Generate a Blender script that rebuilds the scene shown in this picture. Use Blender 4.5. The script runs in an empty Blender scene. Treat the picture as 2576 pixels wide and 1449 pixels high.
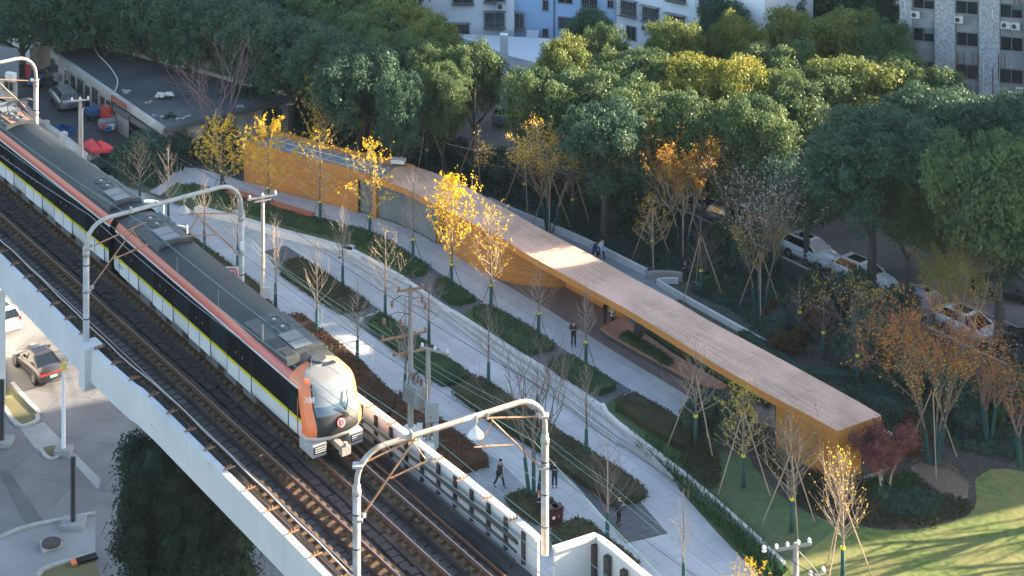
import bpy, math, random
import numpy as np
from mathutils import Vector, Matrix
PI = math.pi
scene = bpy.context.scene
COL = scene.collection
# ---------------------------------------------------------------- camera, world, sun, exposure
FPX, CX, VH, CAMH = 4650.0, 1288.0, -1350.0, 59.0      # measured from the photograph (2576 px wide reading)
cam = bpy.data.cameras.new('camera'); cam.sensor_width = 36.0; cam.lens = FPX / 2576 * 36
cam.shift_y = -(724.5 - VH) / 2576; cam.clip_start = 1; cam.clip_end = 3000
co = bpy.data.objects.new('camera', cam); COL.objects.link(co)
co.location = (0, 0, CAMH); co.rotation_euler = (PI / 2, 0, 0); scene.camera = co
SUN_EL = math.radians(16.0); SH = Vector((.936, .352, 0)).normalized()
SUNV = Vector((SH.x * math.cos(SUN_EL), SH.y * math.cos(SUN_EL), math.sin(SUN_EL)))
w = bpy.data.worlds.new('World'); scene.world = w; w.use_nodes = True
sky = w.node_tree.nodes.new('ShaderNodeTexSky'); sky.sky_type = 'NISHITA'; sky.sun_disc = False
sky.sun_elevation = SUN_EL; sky.sun_rotation = math.atan2(SH.x, SH.y); sky.air_density = 1.0; sky.dust_density = 1.5
w.node_tree.links.new(sky.outputs[0], w.node_tree.nodes['Background'].inputs[0])
w.node_tree.nodes['Background'].inputs[1].default_value = 0.09
sl = bpy.data.lights.new('sun', 'SUN'); sl.energy = 5.0; sl.angle = math.radians(.5); sl.color = (1.0, .80, .58)
so = bpy.data.objects.new('sun', sl); COL.objects.link(so); so.rotation_euler = SUNV.to_track_quat('Z', 'Y').to_euler()
so.location = (100, 100, 100)
vs = scene.view_settings; vs.view_transform = 'Standard'; vs.look = 'None'; vs.gamma = 1; vs.exposure = 2.6
scene.cycles.max_bounces = 5; scene.cycles.diffuse_bounces = 3; scene.cycles.use_denoising = True

# ---------------------------------------------------------------- reading points of the photograph onto real planes
def Rg(ox, oy, k): return lambda *a: [(ox + a[i] / k, oy + a[i + 1] / k) for i in range(0, len(a), 2)] if len(a) > 2 else (ox + a[0] / k, oy + a[1] / k)
D = Rg(0, 0, 1)
P1 = Rg(322, 375.7, 4); P2 = Rg(603.7, 550.1, 4); P3 = Rg(1006.3, 778.2, 4); P4 = Rg(1247.8, 1046.5, 4); P5 = Rg(1529.5, 778.2, 4)
Q1 = Rg(1408.7, 509.8, 4); Q2 = Rg(603.7, 295.2, 4); N4 = Rg(644, 1086.7, 4)
A11 = Rg(0, 0, 3); A21 = Rg(858.7, 0, 3); A31 = Rg(1717.3, 0, 3); A12 = Rg(0, 483, 3); A22 = Rg(858.7, 483, 3); A32 = Rg(1717.3, 483, 3)
A13 = Rg(0, 966, 3); A23 = Rg(858.7, 966, 3); A33 = Rg(1717.3, 966, 3)
YD = Rg(0, 254.9, 6); Z4 = Rg(2254, 0, 6); R3 = Rg(858.7, 966, 2.261); R4 = Rg(1220.9, 1247.7, 4.07)
def G(p, z=0.0):
    k = (CAMH - z) / (p[1] - VH)
    return Vector(((p[0] - CX) * k, FPX * k, z))
def GY(p, Y):                                                        # point seen at p at distance Y
    return Vector(((p[0] - CX) * Y / FPX, Y, CAMH - (p[1] - VH) * Y / FPX))
def GL(p, A, d):                                                     # point seen at p on the vertical plane through A along d
    m = (p[0] - CX) / FPX
    t = (m * A[1] - A[0]) / (d[0] - m * d[1])
    return GY(p, A[1] + t * d[1])
def hgt(b, t, z=0.0): return (b[1] - t[1]) * (CAMH - z) / (b[1] - VH)

# ---------------------------------------------------------------- materials
def nt(m): m.use_nodes = True; return m.node_tree, m.node_tree.nodes, m.node_tree.links
MATS = {}
def M(name, c, rough=.7, c2=None, scale=1.0, metal=0.0, bump=0.0, detail=4.0, spec=None, stretch=None, rot=0.0, lo=.35, hi=.65, c3=None, s3=.15, coat=0):
    m = bpy.data.materials.new(name); t, n, l = nt(m); b = n['Principled BSDF']
    b.inputs['Roughness'].default_value = rough; b.inputs['Metallic'].default_value = metal
    if spec is not None: b.inputs['Specular IOR Level'].default_value = spec
    if coat: b.inputs['Coat Weight'].default_value = coat; b.inputs['Coat Roughness'].default_value = .08
    b.inputs['Base Color'].default_value = (*c, 1)
    if c2 or bump:
        g = n.new('ShaderNodeNewGeometry'); mp = n.new('ShaderNodeMapping'); l.new(g.outputs['Position'], mp.inputs[0])
        mp.inputs['Rotation'].default_value = (0, 0, rot)
        if stretch: mp.inputs['Scale'].default_value = stretch
        ns = n.new('ShaderNodeTexNoise'); ns.inputs['Scale'].default_value = scale; ns.inputs['Detail'].default_value = detail
        l.new(mp.outputs[0], ns.inputs['Vector'])
        if c2:
            r = n.new('ShaderNodeMapRange'); r.inputs[1].default_value = lo; r.inputs[2].default_value = hi; l.new(ns.outputs[0], r.inputs[0])
            mx = n.new('ShaderNodeMix'); mx.data_type = 'RGBA'; mx.inputs[6].default_value = (*c, 1); mx.inputs[7].default_value = (*c2, 1)
            l.new(r.outputs[0], mx.inputs[0]); out = mx.outputs[2]
            if c3:
                n3 = n.new('ShaderNodeTexNoise'); n3.inputs['Scale'].default_value = s3; n3.inputs['Detail'].default_value = 3; l.new(g.outputs['Position'], n3.inputs['Vector'])
                r3 = n.new('ShaderNodeMapRange'); r3.inputs[1].default_value = .42; r3.inputs[2].default_value = .68; l.new(n3.outputs[0], r3.inputs[0])
                m3 = n.new('ShaderNodeMix'); m3.data_type = 'RGBA'; l.new(r3.outputs[0], m3.inputs[0]); l.new(out, m3.inputs[6]); m3.inputs[7].default_value = (*c3, 1); out = m3.outputs[2]
            l.new(out, b.inputs['Base Color'])
        if bump:
            bp = n.new('ShaderNodeBump'); bp.inputs['Strength'].default_value = bump; bp.inputs['Distance'].default_value = .05
            l.new(ns.outputs[0], bp.inputs['Height']); l.new(bp.outputs[0], b.inputs['Normal'])
    MATS[name] = m; return m
def brick(name, c1, c2, mortar, bw, bh, rot, msize=.02, rough=.7, off=.5, noise=.25, vertical=False, c3=None):
    m = bpy.data.materials.new(name); t, n, l = nt(m); b = n['Principled BSDF']; b.inputs['Roughness'].default_value = rough
    g = n.new('ShaderNodeNewGeometry'); mp = n.new('ShaderNodeMapping'); l.new(g.outputs['Position'], mp.inputs[0])
    mp.vector_type = 'POINT'
    mp.inputs['Rotation'].default_value = (0, 0, rot)
    src = mp.outputs[0]
    if vertical:
        sp = n.new('ShaderNodeSeparateXYZ'); cb = n.new('ShaderNodeCombineXYZ'); l.new(src, sp.inputs[0])
        l.new(sp.outputs[0], cb.inputs[0]); l.new(sp.outputs[2], cb.inputs[1]); src = cb.outputs[0]
    k = n.new('ShaderNodeTexBrick'); l.new(src, k.inputs['Vector']); k.offset = off
    k.inputs['Color1'].default_value = (*c1, 1); k.inputs['Color2'].default_value = (*c2, 1); k.inputs['Mortar'].default_value = (*mortar, 1)
    k.inputs['Scale'].default_value = 1; k.inputs['Mortar Size'].default_value = msize; k.inputs['Brick Width'].default_value = bw; k.inputs['Row Height'].default_value = bh
    k.inputs['Bias'].default_value = 0
    ns = n.new('ShaderNodeTexNoise'); ns.inputs['Scale'].default_value = .35; ns.inputs['Detail'].default_value = 8; ns.inputs['Roughness'].default_value = .65; l.new(g.outputs['Position'], ns.inputs['Vector'])
    r = n.new('ShaderNodeMapRange'); r.inputs[1].default_value = .3; r.inputs[2].default_value = .7; r.inputs[3].default_value = 1 - noise; r.inputs[4].default_value = 1 + noise; l.new(ns.outputs[0], r.inputs[0])
    mx = n.new('ShaderNodeMix'); mx.data_type = 'RGBA'; mx.blend_type = 'MULTIPLY'; mx.inputs[0].default_value = 1; l.new(k.outputs[0], mx.inputs[6]); l.new(r.outputs[0], mx.inputs[7])
    out = mx.outputs[2]
    if c3:
        n3 = n.new('ShaderNodeTexNoise'); n3.inputs['Scale'].default_value = .22; n3.inputs['Detail'].default_value = 6; l.new(g.outputs['Position'], n3.inputs['Vector'])
        r3 = n.new('ShaderNodeMapRange'); r3.inputs[1].default_value = .45; r3.inputs[2].default_value = .62; l.new(n3.outputs[0], r3.inputs[0])
        m3 = n.new('ShaderNodeMix'); m3.data_type = 'RGBA'; l.new(r3.outputs[0], m3.inputs[0]); l.new(out, m3.inputs[6]); m3.inputs[7].default_value = (*c3, 1); out = m3.outputs[2]
    l.new(out, b.inputs['Base Color']); MATS[name] = m; return m
def leafmat(name, cols, trans=.35, rough=.5):
    m = bpy.data.materials.new(name); t, n, l = nt(m); n.remove(n['Principled BSDF'])
    g = n.new('ShaderNodeNewGeometry'); r = n.new('ShaderNodeValToRGB'); e = r.color_ramp.elements
    for i, c in enumerate(cols):
        p = i / (len(cols) - 1)
        if i < 2: e[i].position = p; e[i].color = (*c, 1)
        else: q = e.new(p); q.color = (*c, 1)
    e[0].position = 0; 
    for i in range(len(cols)): pass
    es = sorted(range(len(cols)), key=lambda i: i)
    while len(e) > len(cols): e.remove(e[-1])
    for i, c in enumerate(cols): e[i].position = i / (len(cols) - 1) if i else 0; e[i].color = (*c, 1)
    ns = n.new('ShaderNodeTexNoise'); ns.inputs['Scale'].default_value = .45; l.new(g.outputs['Position'], ns.inputs['Vector'])
    ad = n.new('ShaderNodeMath'); ad.operation = 'MULTIPLY_ADD'; ad.inputs[1].default_value = 1.3; ad.inputs[2].default_value = -.38; l.new(ns.outputs[0], ad.inputs[0])
    mm = n.new('ShaderNodeMath'); mm.operation = 'MULTIPLY_ADD'; mm.inputs[1].default_value = .55; l.new(g.outputs['Random Per Island'], mm.inputs[0]); l.new(ad.outputs[0], mm.inputs[2])
    l.new(mm.outputs[0], r.inputs[0])
    d = n.new('ShaderNodeBsdfPrincipled'); d.inputs['Roughness'].default_value = rough; d.inputs['Specular IOR Level'].default_value = .18; l.new(r.outputs[0], d.inputs['Base Color'])
    tr = n.new('ShaderNodeBsdfTranslucent'); l.new(r.outputs[0], tr.inputs[0])
    ms = n.new('ShaderNodeMixShader'); ms.inputs[0].default_value = trans; l.new(d.outputs[0], ms.inputs[1]); l.new(tr.outputs[0], ms.inputs[2])
    l.new(ms.outputs[0], n['Material Output'].inputs[0]); MATS[name] = m; return m
TR = math.atan2(-.821, .571)                                         # heading of the railway
M('concrete', (.27, .28, .285), .8, (.35, .36, .365), .6, detail=10, c3=(.21, .218, .225), s3=.3)
brick('street_concrete', (.145, .148, .153), (.165, .168, .172), (.09, .093, .097), 6.0, 4.5, .3, .03, .85, .3, .22, c3=(.20, .203, .207))
M('street_asphalt', (.09, .093, .097), .85, (.13, .132, .135), .4, detail=9, c3=(.13, .135, .14), s3=.1)
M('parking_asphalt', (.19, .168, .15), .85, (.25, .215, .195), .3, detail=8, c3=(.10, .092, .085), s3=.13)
M('yard_asphalt', (.06, .065, .07), .85, (.09, .095, .10), .5, detail=9, c3=(.045, .05, .055), s3=.2)
M('kerb', (.42, .42, .41), .8, (.33, .33, .32), 2)
M('white_stone', (.62, .62, .61), .6, (.55, .55, .54), 1.5, detail=7)
M('step_stone', (.50, .51, .52), .6, (.42, .43, .44), .8, detail=8)
M('slate', (.20, .23, .25), .6, (.26, .29, .31), 1.2, detail=7)
M('dark_paving', (.075, .08, .088), .7, (.15, .155, .16), 2.0, detail=10, stretch=(1, 3, 1), rot=.6, lo=.45, hi=.75)
brick('plaza_paving', (.40, .41, .42), (.45, .46, .47), (.27, .28, .30), 3.2, 1.05, -TR, .022, .65, .5, .16)
brick('brown_paving', (.17, .135, .13), (.21, .165, .155), (.115, .095, .095), .6, .12, -TR, .012, .7, .5, .22)
brick('roof_planks', (.74, .455, .315), (.54, .33, .225), (.36, .225, .155), 1.7, .17, .934, .022, .6, .37, .2, c3=(.78, .475, .345))
brick('wall_planks', (.54, .235, .058), (.44, .185, .044), (.27, .11, .026), 1.3, .10, -TR, .006, .45, .37, .14, vertical=True)
M('fascia_wood', (.58, .25, .062), .5, (.48, .20, .048), 3, stretch=(1, 1, 8))
M('deck_wood', (.36, .19, .13), .6, (.29, .15, .105), 2, stretch=(1, 6, 1), rot=-TR)
M('bench_wood', (.42, .135, .07), .45, (.33, .10, .05), 2, stretch=(1, 6, 1), rot=-TR)
M('roof_membrane', (.20, .23, .26), .5, (.27, .30, .33), .4, detail=6)
M('soil', (.055, .042, .032), .95, (.085, .065, .05), 3, detail=8)
M('mulch', (.035, .028, .026), .95, (.075, .06, .05), 5, detail=10)
M('dry_mulch', (.16, .125, .10), .95, (.24, .19, .15), 4, detail=10)
M('undergrowth_soil', (.045, .06, .048), .95, (.085, .09, .062), 1.2, detail=8)
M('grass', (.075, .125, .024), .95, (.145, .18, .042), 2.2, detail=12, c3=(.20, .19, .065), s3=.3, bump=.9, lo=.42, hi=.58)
M('shade_painted_grass', (.045, .095, .032), .9, (.075, .13, .042), 1.6, detail=10, c3=(.085, .10, .045), s3=.3, bump=.5)  # darker, greener grass tone; the shade is put into the colour
M('dry_grass', (.17, .15, .07), .95, (.12, .13, .05), 1.2, detail=9, c3=(.13, .11, .07), s3=.5)
M('gravel', (.12, .125, .13), .95, (.22, .22, .22), 6, detail=6)
M('white_panel', (.66, .66, .65), .5, (.60, .60, .59), .7, detail=6)
brick('girder_paint', (.58, .59, .59), (.55, .56, .565), (.36, .37, .37), 2.4, 60, .93, .012, .6, 0, .10, vertical=True)
M('deck_concrete', (.060, .060, .062), .9, (.10, .095, .09), .7, detail=10, c3=(.15, .145, .14), s3=.5)
M('plinth', (.055, .038, .032), .9, (.095, .066, .052), 1.5, detail=9, c3=(.14, .095, .075), s3=.6)
M('sleeper_pad', (.11, .066, .030), .9, (.17, .10, .04), 3, detail=8)
M('rail_side', (.13, .052, .028), .7, (.19, .085, .045), 4, detail=6)
M('rail_top', (.42, .38, .36), .3, metal=.8)
M('iron', (.045, .04, .04), .7, (.08, .06, .05), 6)
M('rust_pipe', (.36, .215, .12), .6, (.24, .12, .065), 4, detail=6)
M('cable_black', (.018, .018, .02), .5)
M('cable_cover', (.035, .03, .03), .8, (.075, .05, .045), 5)
M('galvanised', (.42, .43, .43), .5, (.34, .34, .33), 2, detail=7, metal=.15)
M('mast_paint', (.46, .45, .43), .55, (.36, .33, .29), 1.8, detail=9, stretch=(1, 1, .5), c3=(.28, .22, .17), s3=1.5)
M('pole_concrete', (.34, .315, .28), .8, (.26, .24, .21), 2, stretch=(1, 1, .3))
M('wire_green', (.20, .36, .31), .5); M('wire_black', (.03, .03, .035), .5); M('wire_steel', (.25, .24, .23), .5)
M('porcelain', (.25, .12, .08), .3); M('white_metal', (.72, .72, .72), .4); M('black_metal', (.012, .012, .014), .4)
M('train_white', (.60, .61, .62), .5, (.54, .55, .56), .8, coat=0, detail=6); M('train_yellow', (.62, .52, .012), .35); M('train_black', (.005, .007, .010), .35, spec=.1)
M('train_red', (.60, .115, .085), .38, (.55, .10, .075), 1, coat=.2); M('train_orange', (.80, .215, .075), .35, coat=.3)
M('train_roof', (.024, .031, .038), .6, spec=.25, c2=(.036, .043, .050), scale=.35, detail=8, stretch=(1, 1, 1), c3=(.045, .050, .055), s3=.5)
M('train_unit', (.045, .054, .060), .6, (.065, .072, .077), 2, detail=6); M('train_dark', (.018, .02, .022), .6); M('train_grille', (.05, .055, .06), .6)
M('train_skirt', (.13, .135, .14), .6, (.075, .075, .075), 3); M('train_silver', (.42, .44, .46), .35, metal=.2)
M('glass_dark', (.010, .014, .017), .06, spec=.8); M('glass_blue', (.012, .022, .028), .12, spec=.35); M('windscreen', (.15, .18, .20), .12, (.26, .29, .31), .9, spec=.6); M('cab_glass', (.05, .09, .13), .1, (.10, .15, .19), 1.6, spec=.8); M('shell_grey', (.16, .168, .175), .5, (.19, .20, .205), 1.5)
M('pavilion_glass', (.12, .155, .17), .12, (.18, .22, .235), .5, spec=.7); M('mullion', (.05, .055, .06), .4)
M('teal_wrap', (.014, .068, .064), .85, (.022, .09, .083), 6); M('yellow_band', (.70, .62, .05), .6)
M('bark', (.20, .165, .135), .9, (.13, .105, .085), 5, stretch=(1, 1, .4)); M('pale_bark', (.40, .33, .265), .85, (.31, .25, .20), 4)
M('dark_bark', (.055, .045, .04), .9, (.085, .07, .06), 4, stretch=(1, 1, .3)); M('twig', (.34, .28, .24), .85); M('stake', (.42, .31, .215), .8, (.34, .25, .17), 3)
M('purple_twig', (.20, .135, .135), .9)
leafmat('camphor_leaf', [(.048, .088, .052), (.080, .138, .064), (.125, .185, .068), (.175, .22, .068)])
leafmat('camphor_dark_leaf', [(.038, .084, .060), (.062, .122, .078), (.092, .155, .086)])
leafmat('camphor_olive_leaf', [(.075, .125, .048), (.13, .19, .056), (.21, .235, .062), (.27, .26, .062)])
leafmat('camphor_gold_leaf', [(.09, .15, .042), (.17, .21, .048), (.29, .28, .052), (.42, .34, .05)])
leafmat('ginkgo_leaf', [(.55, .36, .02), (.75, .50, .03), (.85, .62, .05)], .45)
leafmat('ginkgo_pale_leaf', [(.36, .29, .05), (.55, .42, .06), (.62, .50, .10)], .45)
leafmat('orange_leaf', [(.30, .08, .02), (.45, .17, .02), (.50, .27, .03)], .4)
leafmat('amber_leaf', [(.16, .13, .03), (.36, .22, .03), (.48, .27, .03)], .4)
leafmat('red_leaf', [(.15, .04, .045), (.23, .08, .08), (.26, .12, .10)], .4)
leafmat('pale_leaf', [(.30, .26, .23), (.42, .38, .33), (.33, .24, .13)], .3)
leafmat('hedge_leaf', [(.025, .058, .030), (.046, .092, .040), (.075, .125, .048)]); leafmat('hedge_red_leaf', [(.035, .055, .025), (.085, .05, .026), (.15, .065, .032)])
leafmat('hedge_olive_leaf', [(.035, .048, .026), (.065, .072, .035), (.10, .09, .042)])
leafmat('shrub_leaf', [(.030, .062, .052), (.052, .102, .076), (.080, .14, .095)]); leafmat('ivy_leaf', [(.010, .026, .018), (.018, .042, .027), (.030, .064, .036)])
leafmat('reed_leaf', [(.02, .06, .022), (.04, .10, .035), (.07, .14, .05)]); leafmat('litter_leaf', [(.10, .07, .04), (.22, .16, .10), (.25, .19, .12)], .1)
M('apartment_white', (.80, .82, .84), .8, (.74, .77, .80), .4, detail=6); M('apartment_blue', (.40, .56, .76), .8, (.36, .51, .70), .4, detail=6)
M('pebble_dash', (.46, .48, .49), .95, (.29, .31, .32), 5, detail=3, lo=.40, hi=.60); M('stained_render', (.28, .285, .29), .95, (.19, .192, .195), .9, detail=9, c3=(.34, .345, .35), s3=.6)
M('window_glass', (.012, .018, .022), .08, (.03, .04, .045), .6, spec=.7); M('window_frame', (.22, .22, .22), .5); M('rust', (.18, .07, .03), .9)
M('ac_white', (.66, .66, .64), .5, (.56, .56, .54), 3); M('fan_dark', (.06, .06, .065), .6)
M('yard_white', (.50, .50, .48), .85, (.38, .37, .35), .8, detail=9, c3=(.28, .26, .24), s3=.5); M('yard_roof', (.075, .085, .095), .85, (.105, .115, .125), .35, detail=10, c3=(.055, .062, .07), s3=.2)
M('old_brick', (.32, .11, .07), .9); M('awning', (.10, .10, .10), .8); M('tent_red', (.66, .055, .06), .6, (.60, .05, .07), 1); M('bin_red', (.62, .04, .02), .5)
M('crate_blue', (.035, .13, .28), .6); M('fence_dark', (.035, .05, .06), .6); M('rubber', (.012, .012, .012), .8); M('alloy', (.32, .32, .33), .35, metal=.6)
M('plate_green', (.25, .62, .45), .5); M('plate_blue', (.03, .12, .45), .5); M('lamp_red', (.55, .02, .015), .25); M('lamp_clear', (.65, .68, .70), .15)
M('car_grey', (.06, .053, .056), .3, metal=.3, coat=.5); M('car_white', (.70, .73, .75), .3, coat=.6); M('car_silver', (.34, .35, .36), .3, metal=.5, coat=.5)
M('car_black', (.015, .017, .02), .25, coat=.6); M('car_yellow', (.52, .47, .15), .35, coat=.4); M('cover_cloth', (.24, .28, .36), .8, (.19, .22, .30), 1.5)
M('skin', (.50, .30, .21), .6); M('hair', (.012, .010, .010), .6); M('cloth_black', (.014, .015, .018), .85); M('cloth_navy', (.02, .035, .055), .85); M('cloth_white', (.62, .60, .60), .85)
M('cloth_blue', (.03, .10, .18), .85); M('cloth_orange', (.45, .12, .05), .85); M('mask_blue', (.35, .62, .72), .8); M('maroon_metal', (.07, .02, .022), .4); M('bag_blue', (.25, .50, .72), .7)
M('stone_wall', (.30, .26, .235), .85, (.38, .345, .32), 2.5); M('sign_red', (.65, .02, .02), .5); M('tower_wall', (.38, .38, .39), .8, (.33, .33, .34), .3); M('grey_box', (.33, .35, .36), .5)
M('litter_white', (.60, .60, .60), .8)

# ---------------------------------------------------------------- mesh builder
class MB:
    def __init__(s): s.v = []; s.f = []; s.m = []; s.q = []
    def add(s, vs, fs, mi=0):
        o = len(s.v); s.v += [tuple(x) for x in vs]
        for f in fs: s.f.append(tuple(i + o for i in f)); s.m.append(mi)
    def box(s, c, d, rz=0.0, mi=0, rx=0.0, ry=0.0):
        R = Matrix.Rotation(rz, 3, 'Z') @ Matrix.Rotation(ry, 3, 'Y') @ Matrix.Rotation(rx, 3, 'X'); c = Vector(c)
        vs = [c + R @ Vector((sx * d[0] / 2, sy * d[1] / 2, sz * d[2] / 2)) for sx in (-1, 1) for sy in (-1, 1) for sz in (-1, 1)]
        s.add(vs, [(0, 1, 3, 2), (4, 6, 7, 5), (0, 4, 5, 1), (2, 3, 7, 6), (0, 2, 6, 4), (1, 5, 7, 3)], mi); return s
    def prism(s, poly, z0, z1, mi=0, mtop=None):
        n = len(poly); a = sum(poly[i][0] * poly[(i + 1) % n][1] - poly[(i + 1) % n][0] * poly[i][1] for i in range(n))
        if a < 0: poly = poly[::-1]
        vs = [(p[0], p[1], z0) for p in poly] + [(p[0], p[1], z1) for p in poly]
        s.add(vs, [(i, (i + 1) % n, n + (i + 1) % n, n + i) for i in range(n)] + [tuple(range(n - 1, -1, -1))], mi)
        s.add([vs[n + i] for i in range(n)], [tuple(range(n))], mi if mtop is None else mtop); return s
    def sheet(s, poly, z, mi=0):
        n = len(poly); a = sum(poly[i][0] * poly[(i + 1) % n][1] - poly[(i + 1) % n][0] * poly[i][1] for i in range(n))
        if a < 0: poly = poly[::-1]
        s.add([(p[0], p[1], z) for p in poly], [tuple(range(n))], mi); return s
    def strip(s, A, B, mi=0):                                        # quad strip between two 3D polylines
        n = len(A); s.add(list(A) + list(B), [(i, i + 1, n + i + 1, n + i) for i in range(n - 1)], mi); return s
    def wall(s, line, w, z0, z1, mi=0, side=0.0):                    # ribbon wall of thickness w along a polyline
        L, R = off(line, w / 2 + side), off(line, -w / 2 + side); n = len(line)
        vs = [(p.x, p.y, z0) for p in L] + [(p.x, p.y, z1) for p in L] + [(p.x, p.y, z1) for p in R] + [(p.x, p.y, z0) for p in R]
        fs = []
        for i in range(n - 1):
            for k in range(4): a, b = k * n + i, ((k + 1) % 4) * n + i; fs.append((a, a + 1, b + 1, b))
        fs += [(0, n, 2 * n, 3 * n), (n - 1, 4 * n - 1, 3 * n - 1, 2 * n - 1)]
        s.add(vs, fs, mi); return s
    def tube(s, pts, r, n=6, mi=0, cap=True):
        pts = [Vector(p) for p in pts]; m = len(pts); rr = r if isinstance(r, (list, tuple)) else [r] * m; vs = []; ref = None
        for i, p in enumerate(pts):
            t = (pts[min(i + 1, m - 1)] - pts[max(i - 1, 0)]).normalized()
            if ref is None: ref = Vector((0, 0, 1)) if abs(t.z) < .9 else Vector((1, 0, 0))
            a = t.cross(ref).normalized(); b = t.cross(a); ref = b.cross(t) * -1 if False else ref
            vs += [p + (a * math.cos(2 * PI * k / n) + b * math.sin(2 * PI * k / n)) * rr[i] for k in range(n)]
        fs = [(i * n + k, i * n + (k + 1) % n, (i + 1) * n + (k + 1) % n, (i + 1) * n + k) for i in range(m - 1) for k in range(n)]
        if cap: fs += [tuple(range(n)), tuple(range((m - 1) * n, m * n))]
        s.add(vs, fs, mi); return s
    def lathe(s, prof, c=(0, 0, 0), n=16, mi=0, cap=True):
        vs = [(c[0] + r * math.cos(2 * PI * k / n), c[1] + r * math.sin(2 * PI * k / n), c[2] + z) for r, z in prof for k in range(n)]
        m = len(prof); fs = [(i * n + k, i * n + (k + 1) % n, (i + 1) * n + (k + 1) % n, (i + 1) * n + k) for i in range(m - 1) for k in range(n)]
        if cap: fs += [tuple(range(n - 1, -1, -1)), tuple(range((m - 1) * n, m * n))]
        s.add(vs, fs, mi); return s
    def leaves(s, P, Nn, size, rng, aspect=.6, jit=.6):              # many leaf-sized quads, numpy
        P = np.asarray(P, float); Nn = np.asarray(Nn, float); k = len(P)
        nn = Nn + rng.normal(0, jit, (k, 3)); nn /= np.linalg.norm(nn, axis=1)[:, None] + 1e-9
        t = rng.normal(0, 1, (k, 3)); a = np.cross(nn, t); a /= np.linalg.norm(a, axis=1)[:, None] + 1e-9; b = np.cross(nn, a)
        sz = size * rng.uniform(.6, 1.3, (k, 1)); a = a * sz * .5; b = b * sz * .5 * aspect
        s.q.append(np.stack([P - a, P - b, P + a, P + b], 1)); return s
    def mesh(s, name, mats, origin=(0, 0, 0), smooth=False):
        me = bpy.data.meshes.new(name); V = np.array(s.v, float).reshape(-1, 3); Q = np.concatenate(s.q).reshape(-1, 3) if s.q else np.zeros((0, 3))
        nv = len(V); AV = np.concatenate([V, Q]) - np.array(origin, float)
        me.vertices.add(len(AV)); me.vertices.foreach_set('co', AV.astype(np.float32).ravel())
        li = [i for f in s.f for i in f]; nq = len(Q) // 4
        loops = np.concatenate([np.array(li, dtype=np.int32), np.arange(nv, nv + 4 * nq, dtype=np.int32)])
        ln = np.concatenate([np.array([len(f) for f in s.f], dtype=np.int32), np.full(nq, 4, dtype=np.int32)]); st = np.concatenate([[0], np.cumsum(ln)[:-1]]).astype(np.int32)
        me.loops.add(len(loops)); me.loops.foreach_set('vertex_index', loops)
        me.polygons.add(len(ln)); me.polygons.foreach_set('loop_start', st); me.polygons.foreach_set('loop_total', ln)
        me.polygons.foreach_set('material_index', np.concatenate([np.array(s.m, dtype=np.int32), np.zeros(nq, dtype=np.int32)]))
        me.polygons.foreach_set('use_smooth', np.full(len(ln), bool(smooth), dtype=bool))
        me.update(calc_edges=True); me.validate()
        for m in (mats if isinstance(mats, (list, tuple)) else [mats]): me.materials.append(MATS[m])
        return me
def off(line, d):                                                    # offset polyline to its left by d (xy)
    L = [Vector((p[0], p[1], 0)) for p in line]; out = []
    for i, p in enumerate(L):
        t = (L[min(i + 1, len(L) - 1)] - L[max(i - 1, 0)]).normalized(); out.append(p + Vector((-t.y, t.x, 0)) * d)
    return out
def resample(line, step):
    L = [Vector(p) for p in line]; out = [L[0].copy()]; acc = 0.0
    for a, b in zip(L, L[1:]):
        d = (b - a).length; t = step - acc
        while t <= d: out.append(a.lerp(b, t / d)); t += step
        acc = (acc + d) % step if d + acc >= step else acc + d
    return out
def smoothl(line, it=2):
    L = [Vector(p) for p in line]
    for _ in range(it):
        o = [L[0]]
        for a, b in zip(L, L[1:]): o += [a.lerp(b, .25), a.lerp(b, .75)]
        L = o + [L[-1]]
    return L
def thing(name, label, cat, loc=(0, 0, 0), rz=0.0, group=None):
    o = bpy.data.objects.new(name, None); COL.objects.link(o); o.location = loc; o.rotation_euler = (0, 0, rz); o.empty_display_size = .2
    o['label'] = label; o['category'] = cat
    if group: o['group'] = group
    return o
def part(name, me, parent=None, loc=(0, 0, 0), rz=0.0, label=None):
    o = bpy.data.objects.new(name, me); COL.objects.link(o); o.parent = parent; o.location = loc; o.rotation_euler = (0, 0, rz)
    if label: o['label'] = label
    return o
def wpart(name, mb, mats, parent, smooth=False, label=None):         # mesh given in world coordinates under an unrotated thing
    p = parent; org = Vector((0, 0, 0))
    while p is not None: org += Vector(p.location); p = p.parent
    return part(name, mb.mesh(name, mats, org, smooth), parent, label=label)
def single(name, mb, mats, label, cat, group=None, kind=None, smooth=False, origin=(0, 0, 0)):
    o = part(name, mb.mesh(name, mats, origin, smooth), None, origin)
    if label: o['label'] = label
    if cat: o['category'] = cat
    if group: o['group'] = group
    if kind: o['kind'] = kind
    return o
def struct(name, mb, mats, smooth=False):
    o = part(name, mb.mesh(name, mats, (0, 0, 0), smooth)); o['kind'] = 'structure'; return o
def copy_tree(o, parent=None):
    c = o.copy(); COL.objects.link(c); c.parent = parent
    for ch in list(o.children): copy_tree(ch, c)
    return c
def text(s, size, mat, parent, mtx, name='lettering', extr=.004):
    cu = bpy.data.curves.new(name, 'FONT'); cu.body = s; cu.size = size; cu.align_x = 'CENTER'; cu.align_y = 'CENTER'; cu.extrude = extr; cu.resolution_u = 3
    tmp = bpy.data.objects.new(name, cu); COL.objects.link(tmp); me = bpy.data.meshes.new_from_object(tmp.evaluated_get(bpy.context.evaluated_depsgraph_get())); bpy.data.objects.remove(tmp)
    me.materials.clear(); me.materials.append(MATS[mat]); o = bpy.data.objects.new(name, me); COL.objects.link(o); o.parent = parent; o.matrix_local = mtx; return o
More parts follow.
